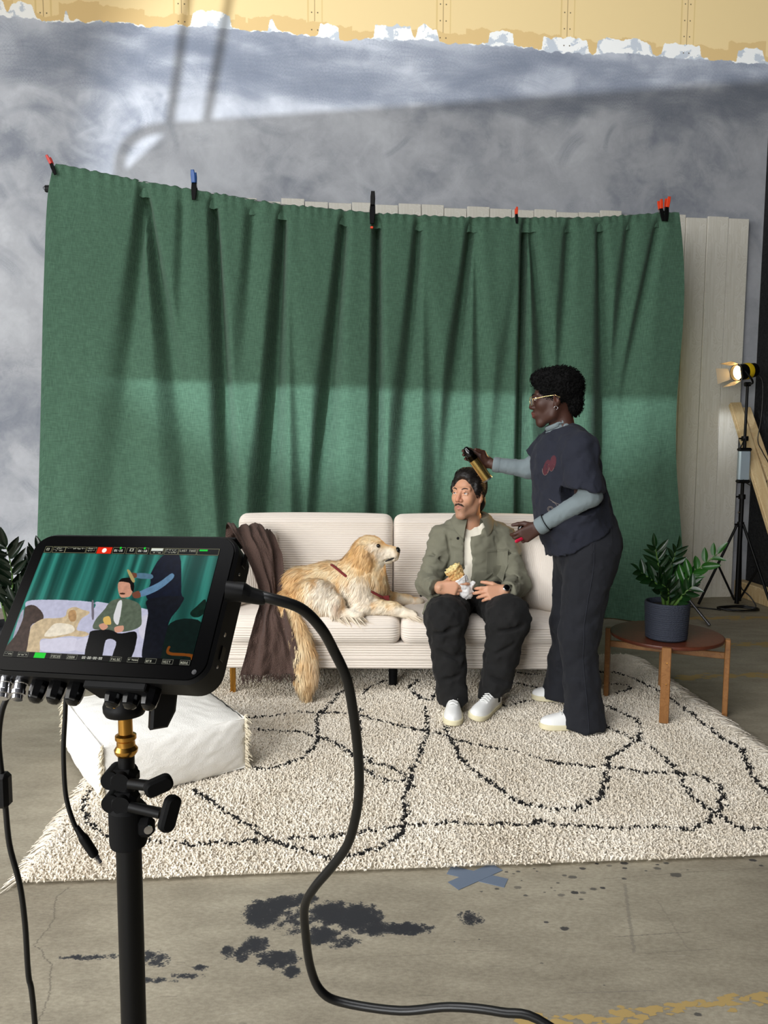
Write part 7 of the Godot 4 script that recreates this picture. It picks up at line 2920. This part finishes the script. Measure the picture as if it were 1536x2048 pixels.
	for q in [aN, aF]:
		var so := G.new()
		so.rod(q + Vector3(-0.01, 0.0, 0) - t.position, q + Vector3(-0.01, 0.12, 0) - t.position, 0.036, 14)
		obj("sock", so.mesh(), M.white_leather, t)
	shoe(t, Vector3(1.035, 0.028, -3.565) - t.position, Vector3(-1, 0, 0.04), 0.0, 0.285, M.white_leather, M.cream_rubber, 5)
	shoe(t, Vector3(1.065, 0.028, -3.945) - t.position, Vector3(-1, 0, -0.08), 0.0, 0.275, M.white_leather, M.cream_rubber, 4)
	# hair band round the wrist
	var wb := G.new()
	var wd := (eN - wN).normalized()
	var wfm := along(Vector3.ZERO, wd)
	var wp := PackedVector3Array()
	for k in 25:
		var a := TAU * k / 24
		wp.append(wN + wd * 0.045 + wfm.basis.x * cos(a) * 0.042 + wfm.basis.z * sin(a) * 0.042 - t.position)
	wb.tube(wp, PackedFloat32Array([0.0022]), 6, false)
	obj("wrist_band", wb.mesh(180.0), M.black, t)
	# spray can
	var ct := Vector3(0.412, 1.352, -3.925)
	var cb := Vector3(0.530, 1.190, -3.925)
	var ax := (ct - cb).normalized()
	var can := thing("spray_can", "gold and black hairspray can held over the seated person's head", "spray can", cb)
	var cm := mat(Color(0.80, 0.68, 0.42), 0.24, 1.0)
	g = G.new()
	g.lathe(V2([0.0001, 0.002, 0.018, 0.0, 0.0245, 0.001, 0.026, 0.004, 0.026, 0.125]), 28, along(Vector3.ZERO, ax))
	obj("can", g.mesh(40.0), cm, can)
	g = G.new()
	g.lathe(V2([0.026, 0.125, 0.026, 0.150, 0.0255, 0.152, 0.018, 0.154, 0.0001, 0.154]), 28, along(Vector3.ZERO, ax))
	obj("can_top", g.mesh(40.0), mat(Color(0.12, 0.095, 0.06), 0.24, 1.0), can)
	g = G.new()
	g.lathe(V2([0.0001, 0.153, 0.0235, 0.153, 0.0235, 0.168, 0.0215, 0.176, 0.0155, 0.190, 0.012, 0.199, 0.008, 0.203, 0.0001, 0.204]), 24, along(Vector3.ZERO, ax))
	obj("cap", g.mesh(40.0), M.gloss_black, can)
	g = G.new()
	g.lathe(V2([0.0245, -0.001, 0.0275, 0.0, 0.0278, 0.004, 0.026, 0.006]), 28, along(Vector3.ZERO, ax))
	obj("base_rim", g.mesh(40.0), M.steel, can)
	# hair brush in the other hand
	var bp := Vector3(0.640, 0.935, -3.592)
	var br := thing("hair_brush", "black hairbrush with a pink handle held in the standing person's lowered hand", "hairbrush", bp)
	g = G.new()
	g.tube(V3([-0.030, -0.013, 0.050, -0.024, -0.010, 0.048, 0.004, 0.000, 0.030, 0.045, 0.012, -0.012]), PackedFloat32Array([0.0050, 0.0085, 0.0080, 0.006]), 10, true, 0.6, Vector3.BACK)
	obj("handle", g.mesh(180.0), mat(Color(0.82, 0.13, 0.27), 0.4), br)
	g = G.new()
	g.tube(smooth(V3([0.008, 0.012, -0.012, 0.004, 0.035, -0.018, 0.012, 0.055, -0.02, 0.035, 0.062, -0.02]), 4), rads([0.007, 0.0125, 0.0135, 0.009], 13), 12)
	obj("brush_head", g.mesh(180.0), M.gloss_black, br)

func shirt_print(f: Field, parent: Node3D, off: Vector3) -> void:
	# faded lines and letters printed on the breast, seen edge-on from the side: they lie on the cloth at its front
	var red := mat(Color(0.29, 0.11, 0.15), 0.85)
	var pale := mat(Color(0.55, 0.50, 0.46), 0.85)
	var on := func(x: float, y: float) -> Vector3:
		return Vector3(x, y, front_z(f, x, y) + 0.0012) - off
	var line := func(called: String, pts: Array, r: float, m: Material) -> void:
		var g := G.new()
		var q := PackedVector3Array()
		for k in range(0, pts.size(), 2):
			q.append(on.call(pts[k], pts[k + 1]))
		g.tube(q, PackedFloat32Array([r]), 4, true, 0.4, Vector3.BACK)
		obj(called, g.mesh(180.0), m, parent)
	# rounded red letters with pale edges
	for k in 2:
		var cx := 0.752 + 0.022 * k
		var cy := 1.268 + 0.020 * k
		var rws := []
		for i in 9:
			var v := -1.0 + i / 4.0
			var hw := 0.0025 + 0.0095 * sqrt(maxf(0.0, 1.0 - v * v))
			rws.append([cy + 0.036 * v, cx + 0.006 * v - hw, cx + 0.006 * v + hw])
		var g := patch(f, rws, 0.0016, 4)
		for q in g.v.size():
			g.v[q] -= off
		obj("print_letter", g.mesh(30.0), red, parent)
		var pe := []
		for i in 7:
			var a := PI + PI * i / 6
			pe.append_array([cx - 0.005 + 0.011 * cos(a), cy - 0.006 + 0.031 * sin(a)])
		line.call("print_edge", pe, 0.0010, pale)
	for rr in [0.011, 0.007]:
		var pts := []
		for i in 17:
			var a := TAU * i / 16
			pts.append_array([0.772 + rr * cos(a), 1.075 + rr * 1.2 * sin(a)])
		line.call("print_ring", pts, 0.0009, pale)
	var arc := []
	for i in 9:
		var a := -1.2 + 2.6 * i / 8.0
		arc.append_array([0.774 + 0.026 * cos(a), 1.078 + 0.032 * sin(a)])
	line.call("print_arc", arc, 0.0009, pale)
	line.call("print_line", [0.765, 1.122, 0.780, 1.112, 0.795, 1.104, 0.815, 1.097], 0.0008, pale)
	line.call("print_line", [0.800, 1.094, 0.810, 1.100, 0.822, 1.108], 0.0008, red)
	line.call("print_line", [0.768, 1.040, 0.785, 1.041, 0.800, 1.042], 0.0009, pale)

# ---------------------------------------------------------------- the dog
# guides of the coat: x, y, z, direction, length of hair
const COAT := [[-0.06, 0.86, -4.14, -0.95, -0.05, 0.0, 0.014], [0.03, 0.80, -4.12, -1.0, 0.0, 0.0, 0.006], [0.03, 0.74, -4.10, -0.9, -0.3, 0.0, 0.010], [-0.05, 0.76, -4.06, -0.6, -0.75, 0.1, 0.022], [-0.10, 0.76, -4.05, -0.15, -0.95, 0.1, 0.030], [-0.16, 0.76, -4.13, -0.6, -0.8, 0.0, 0.042], [-0.12, 0.66, -4.05, -0.2, -0.95, 0.2, 0.050], [-0.02, 0.62, -4.12, 0.1, -0.97, 0.1, 0.050], [-0.15, 0.58, -4.05, -0.4, -0.85, 0.2, 0.032], [-0.24, 0.71, -4.20, -0.95, -0.25, 0.0, 0.040], [-0.38, 0.71, -4.20, -0.95, -0.3, 0.0, 0.040], [-0.28, 0.60, -4.05, -0.6, -0.75, 0.2, 0.036], [-0.36, 0.54, -3.99, -0.3, -0.9, 0.2, 0.030], [-0.27, 0.49, -3.98, 0.0, -1.0, 0.2, 0.036], [-0.50, 0.60, -4.12, -0.5, -0.85, 0.15, 0.042], [-0.52, 0.50, -4.03, 0.1, -0.95, 0.2, 0.045], [-0.02, 0.50, -4.0, -0.7, -0.6, 0.1, 0.018], [0.12, 0.48, -3.99, -0.8, -0.3, 0.0, 0.006], [-0.18, 0.47, -3.97, -0.8, -0.4, 0.1, 0.012], [0.15, 0.49, -4.29, -0.8, -0.3, 0.0, 0.010]]

func dog_color(p: Vector3, nz: FastNoiseLite) -> Color:
	var gold := lin(Color(0.83, 0.64, 0.39))
	var cream := lin(Color(0.925, 0.84, 0.68))
	var white := lin(Color(0.945, 0.91, 0.845))
	var n := nz.get_noise_3dv(p * Vector3(14, 9, 14))
	var c := cream.lerp(gold, clampf(0.35 + 0.9 * n, 0, 1))
	# paler flank and hip, foreleg, cheek, muzzle
	c = c.lerp(white, 0.85 * smoothstep(0.13, 0.05, p.distance_to(Vector3(-0.30, 0.57, -3.98)) + 0.05 * n))
	c = c.lerp(white, 0.75 * smoothstep(0.14, 0.06, p.distance_to(Vector3(-0.13, 0.56, -4.02)) + 0.04 * n))
	c = c.lerp(white, 0.7 * smoothstep(0.53, 0.49, p.y + 0.03 * n) * smoothstep(-0.40, -0.28, p.x))
	c = c.lerp(white, 0.75 * smoothstep(0.075, 0.04, p.distance_to(Vector3(0.02, 0.755, -4.09))))
	c = c.lerp(white, 0.6 * smoothstep(0.06, 0.03, p.distance_to(Vector3(-0.05, 0.80, -4.06))))
	# deeper gold on ear, nape, rump
	c = c.lerp(gold * 0.95, 0.75 * smoothstep(0.085, 0.05, p.distance_to(Vector3(-0.105, 0.755, -4.05)) + 0.02 * n))
	c = c.lerp(gold, 0.6 * smoothstep(0.10, 0.05, p.distance_to(Vector3(-0.16, 0.79, -4.14)) + 0.03 * n))
	c = c.lerp(gold, 0.7 * smoothstep(0.16, 0.08, p.distance_to(Vector3(-0.54, 0.56, -4.08)) + 0.05 * n))
	c = c.lerp(lin(Color(0.62, 0.44, 0.26)), 0.6 * smoothstep(0.05, 0.02, p.distance_to(Vector3(-0.235, 0.505, -3.975)) + 0.02 * n))
	return c

func build_dog() -> void:
	var t := thing("golden_retriever", "golden retriever lying on the sofa with red neckerchief, tail hanging over the seat edge", "dog", Vector3(-0.25, 0.46, -4.15))
	var O := Transform3D(Basis.IDENTITY, -t.position)
	var f := Field.new(Vector3(-0.68, 0.42, -4.44), Vector3(0.30, 0.92, -3.86), 0.0065)
	# trunk
	f.cap(Vector3(-0.15, 0.590, -4.17), Vector3(-0.30, 0.590, -4.20), 0.125, 0.122, 0.04)
	f.cap(Vector3(-0.30, 0.590, -4.20), Vector3(-0.46, 0.575, -4.17), 0.122, 0.118, 0.04)
	f.ell(Vector3(-0.32, 0.54, -4.18), Vector3(0.20, 0.10, 0.14), 0.04)
	f.ell(Vector3(-0.09, 0.585, -4.14), Vector3(0.095, 0.125, 0.105), 0.04)
	# near hind leg, folded
	f.ell(Vector3(-0.36, 0.545, -4.04), Vector3(0.125, 0.105, 0.075), 0.03, Basis(Vector3.BACK, -0.25))
	f.ell(Vector3(-0.255, 0.515, -4.00), Vector3(0.055, 0.062, 0.045), 0.025)
	f.cap(Vector3(-0.245, 0.480, -3.985), Vector3(-0.165, 0.478, -3.972), 0.032, 0.025, 0.02)
	f.ell(Vector3(-0.135, 0.472, -3.968), Vector3(0.035, 0.020, 0.026), 0.01)
	f.ell(Vector3(-0.50, 0.50, -4.06), Vector3(0.075, 0.075, 0.075), 0.03)
	# far hind quarter
	f.ell(Vector3(-0.42, 0.54, -4.29), Vector3(0.11, 0.095, 0.06), 0.03)
	# near foreleg: shoulder, elbow, forearm, paw
	f.cap(Vector3(-0.13, 0.60, -4.07), Vector3(-0.115, 0.515, -4.035), 0.075, 0.055, 0.04)
	f.cap(Vector3(-0.115, 0.515, -4.035), Vector3(0.055, 0.500, -4.005), 0.050, 0.034, 0.03)
	f.cap(Vector3(0.055, 0.500, -4.005), Vector3(0.110, 0.480, -3.998), 0.034, 0.029, 0.02)
	f.ell(Vector3(0.140, 0.476, -3.994), Vector3(0.040, 0.024, 0.031), 0.012)
	for k in 4:
		f.ell(Vector3(0.166, 0.472, -3.994 + (k - 1.5) * 0.0155), Vector3(0.017, 0.016, 0.0088), 0.004)
	# far foreleg
	f.cap(Vector3(-0.08, 0.56, -4.25), Vector3(0.00, 0.505, -4.27), 0.065, 0.046, 0.03)
	f.cap(Vector3(0.00, 0.505, -4.27), Vector3(0.14, 0.488, -4.29), 0.042, 0.030, 0.02)
	f.ell(Vector3(0.185, 0.478, -4.295), Vector3(0.045, 0.025, 0.032), 0.012)
	# neck and head
	f.cap(Vector3(-0.155, 0.635, -4.16), Vector3(-0.095, 0.780, -4.14), 0.118, 0.082, 0.05)
	f.cap(Vector3(-0.06, 0.60, -4.13), Vector3(-0.055, 0.735, -4.13), 0.085, 0.058, 0.04)
	f.ell(Vector3(-0.078, 0.808, -4.135), Vector3(0.078, 0.068, 0.066), 0.02)
	f.ell(Vector3(-0.050, 0.800, -4.125), Vector3(0.055, 0.055, 0.056), 0.02)
	f.cap(Vector3(-0.020, 0.788, -4.122), Vector3(0.050, 0.784, -4.112), 0.046, 0.035, 0.02)
	f.cap(Vector3(0.000, 0.768, -4.118), Vector3(0.050, 0.764, -4.110), 0.038, 0.030, 0.015)
	# lower jaw and the cut of the mouth
	f.cap(Vector3(-0.020, 0.752, -4.120), Vector3(0.034, 0.739, -4.110), 0.028, 0.014, 0.012)
	f.ell(Vector3(0.030, 0.7515, -4.085), Vector3(0.034, 0.0032, 0.026), 0.004, Basis(Vector3.BACK, 0.22), true)
	# brow
	f.ell(Vector3(-0.030, 0.842, -4.105), Vector3(0.026, 0.014, 0.018), 0.012)
	f.ell(Vector3(-0.032, 0.825, -4.066), Vector3(0.012, 0.011, 0.010), 0.008, Basis.IDENTITY, true)
	# ears: flaps with their own rim
	f.ell(Vector3(-0.118, 0.800, -4.072), Vector3(0.034, 0.036, 0.016), 0.012)
	f.ell(Vector3(-0.105, 0.742, -4.055), Vector3(0.044, 0.070, 0.013), 0.006, Basis(Vector3.BACK, 0.22))
	f.ell(Vector3(-0.105, 0.742, -4.215), Vector3(0.040, 0.065, 0.013), 0.006, Basis(Vector3.BACK, 0.22))
	var nz := fnoise(101, 1.0, 3)
	f.rough(nz, 0.005, Vector3(40, 30, 40), 0.02)
	var g := G.new()
	f.mesh(g, O)
	# tail: root on the rump, over the edge of the seat, plume at the end
	var tf := Field.new(Vector3(-0.62, 0.02, -4.16), Vector3(-0.30, 0.60, -3.80), 0.007)
	var tp := smooth(V3([-0.525, 0.545, -4.08, -0.500, 0.500, -3.985, -0.455, 0.430, -3.925, -0.422, 0.335, -3.905, -0.402, 0.240, -3.898, -0.402, 0.150, -3.895, -0.405, 0.080, -3.895]), 3)
	var tr := rads([0.045, 0.040, 0.036, 0.044, 0.054, 0.052, 0.022], tp.size())
	for k in tp.size() - 1:
		tf.cap(tp[k], tp[k + 1], tr[k], tr[k + 1], 0.02, Vector3.BACK, 0.6)
	tf.rough(nz, 0.006, Vector3(60, 20, 60), 0.02)
	tf.mesh(g, O)
	var cnt := g.v.size()
	for k in cnt:
		g.col[k] = dog_color(g.v[k] + t.position, nz)
	var fur_m := vmat(0.75)
	obj("body", g.mesh(180.0), fur_m, t)
	# coat: tapering locks laid along the guides
	var nn := PackedVector3Array()
	nn.resize(cnt)
	for k in range(0, g.ix.size(), 3):
		var a := g.v[g.ix[k]]
		var fn := (g.v[g.ix[k + 2]] - a).cross(g.v[g.ix[k + 1]] - a)
		nn[g.ix[k]] += fn
		nn[g.ix[k + 1]] += fn
		nn[g.ix[k + 2]] += fn
	var c := G.new()
	for k in cnt:
		if rng.randf() > 0.62:
			continue
		var p := g.v[k] + t.position
		var n := nn[k].normalized()
		var d := Vector3.ZERO
		var ln := 0.0
		var ws := 0.0
		if p.y < 0.47 and p.z > -3.97:
			# the plume of the tail parts to both sides
			d = Vector3((p.x + 0.42) * 2.5 + lerpf(0.35, 0.0, smoothstep(0.45, 0.25, p.y)), -1.0, 0.15)
			ln = lerpf(0.075, 0.05, smoothstep(0.45, 0.1, p.y))
		else:
			for q in COAT:
				var w := 1.0 / (pow(Vector3(p.x - q[0], p.y - q[1], p.z - q[2]).length_squared(), 1.5) + 1e-6)
				d += Vector3(q[3], q[4], q[5]) * w
				ln += q[6] * w
				ws += w
			ln /= ws
		d = (d.normalized() + Vector3(nz.get_noise_3dv(p * 18.0), nz.get_noise_3dv(p * 18.0 + Vector3(50, 0, 0)), 0) * 0.5).normalized()
		d = (d - n * d.dot(n) * 0.9 + n * 0.16).normalized()
		# keep eyes, nose and mouth clear
		if p.x > 0.045 and p.y > 0.72 and p.x < 0.12:
			ln *= 0.4
		if p.distance_to(Vector3(-0.030, 0.825, -4.075)) < 0.016:
			continue
		ln *= rng.randf_range(0.6, 1.25)
		var s := d.cross(n).normalized() * rng.randf_range(0.0012, 0.0026)
		var col := dog_color(p, nz)
		var tone := rng.randf_range(0.86, 1.10)
		c.c = Color(col.r * tone, col.g * tone, col.b * tone)
		var base := g.v[k] - n * 0.001
		var m1 := base + d * ln * 0.5 + n * ln * 0.06
		var m2 := base + d * ln + Vector3(0, -0.10 * ln, 0)
		var i := c.v.size()
		c.p(base - s)
		c.p(base + s)
		c.p(m1 - s * 0.9)
		c.p(m1 + s * 0.9)
		c.p(m2)
		c.q4(i, i + 2, i + 3, i + 1)
		c.t3(i + 2, i + 4, i + 3)
	stuff(obj("coat", c.mesh(180.0), fur_m, t))
	# nose, eye, lips
	var nf := Field.new(Vector3(0.045, 0.76, -4.15), Vector3(0.10, 0.83, -4.07), 0.0025)
	nf.ell(Vector3(0.074, 0.798, -4.110), Vector3(0.015, 0.017, 0.023), 0.004)
	nf.ell(Vector3(0.078, 0.786, -4.110), Vector3(0.009, 0.013, 0.012), 0.006)
	nf.ell(Vector3(0.084, 0.798, -4.096), Vector3(0.006, 0.003, 0.005), 0.003, Basis.IDENTITY, true)
	var ng := G.new()
	nf.mesh(ng, O)
	obj("nose", ng.mesh(180.0), mat(Color(0.045, 0.04, 0.04), 0.35), t)
	for s in [0, 1]:
		var eg := G.new()
		var ec: Vector3 = [Vector3(-0.030, 0.825, -4.077), Vector3(-0.030, 0.825, -4.180)][s]
		eg.lathe(V2([0.0001, -0.0115, 0.006, -0.009, 0.0105, -0.003, 0.0110, 0.002, 0.0085, 0.007, 0.004, 0.0105, 0.0001, 0.0115]), 16, along(ec - t.position, Vector3(0.35, 0.1, [0.93, -0.93][s])))
		obj("eye", eg.mesh(180.0), mat(Color(0.03, 0.018, 0.012), 0.06), t)
	var lg := G.new()
	lg.tube(smooth(PackedVector3Array([Vector3(0.008, 0.742, -4.078) - t.position, Vector3(0.028, 0.749, -4.080) - t.position, Vector3(0.050, 0.757, -4.083) - t.position, Vector3(0.072, 0.768, -4.092) - t.position]), 4), rads([0.004, 0.0055, 0.003, 0.001], 13), 6)
	obj("lip", lg.mesh(180.0), mat(Color(0.06, 0.045, 0.045), 0.4), t)
	# neckerchief
	var red := cloth_mat(Color(0.43, 0.13, 0.125), 60, 5.0)
	var sg := G.new()
	var sp := smooth(V3([-0.300, 0.712, -4.18, -0.268, 0.708, -4.105, -0.215, 0.676, -4.052, -0.160, 0.640, -4.022, -0.105, 0.612, -4.012, -0.045, 0.578, -4.020, 0.005, 0.548, -4.050, 0.030, 0.545, -4.11]), 5)
	for k in sp.size():
		sp[k] -= t.position
	sg.tube(sp, PackedFloat32Array([0.0070]), 8, true, 0.5, Vector3(0.2, 0.3, 1))
	var sc := obj("neckerchief", sg.mesh(180.0), red, t)
	sg = G.new()
	sg.prism(V2([-0.022, 0.012, 0.018, 0.014, 0.026, -0.045, 0.006, -0.018]), 0.006, Transform3D(Basis(Vector3.UP, 0.2), Vector3(0.010, 0.548, -4.048) - t.position), 0.001)
	obj("kerchief_tip", sg.mesh(), red, sc)
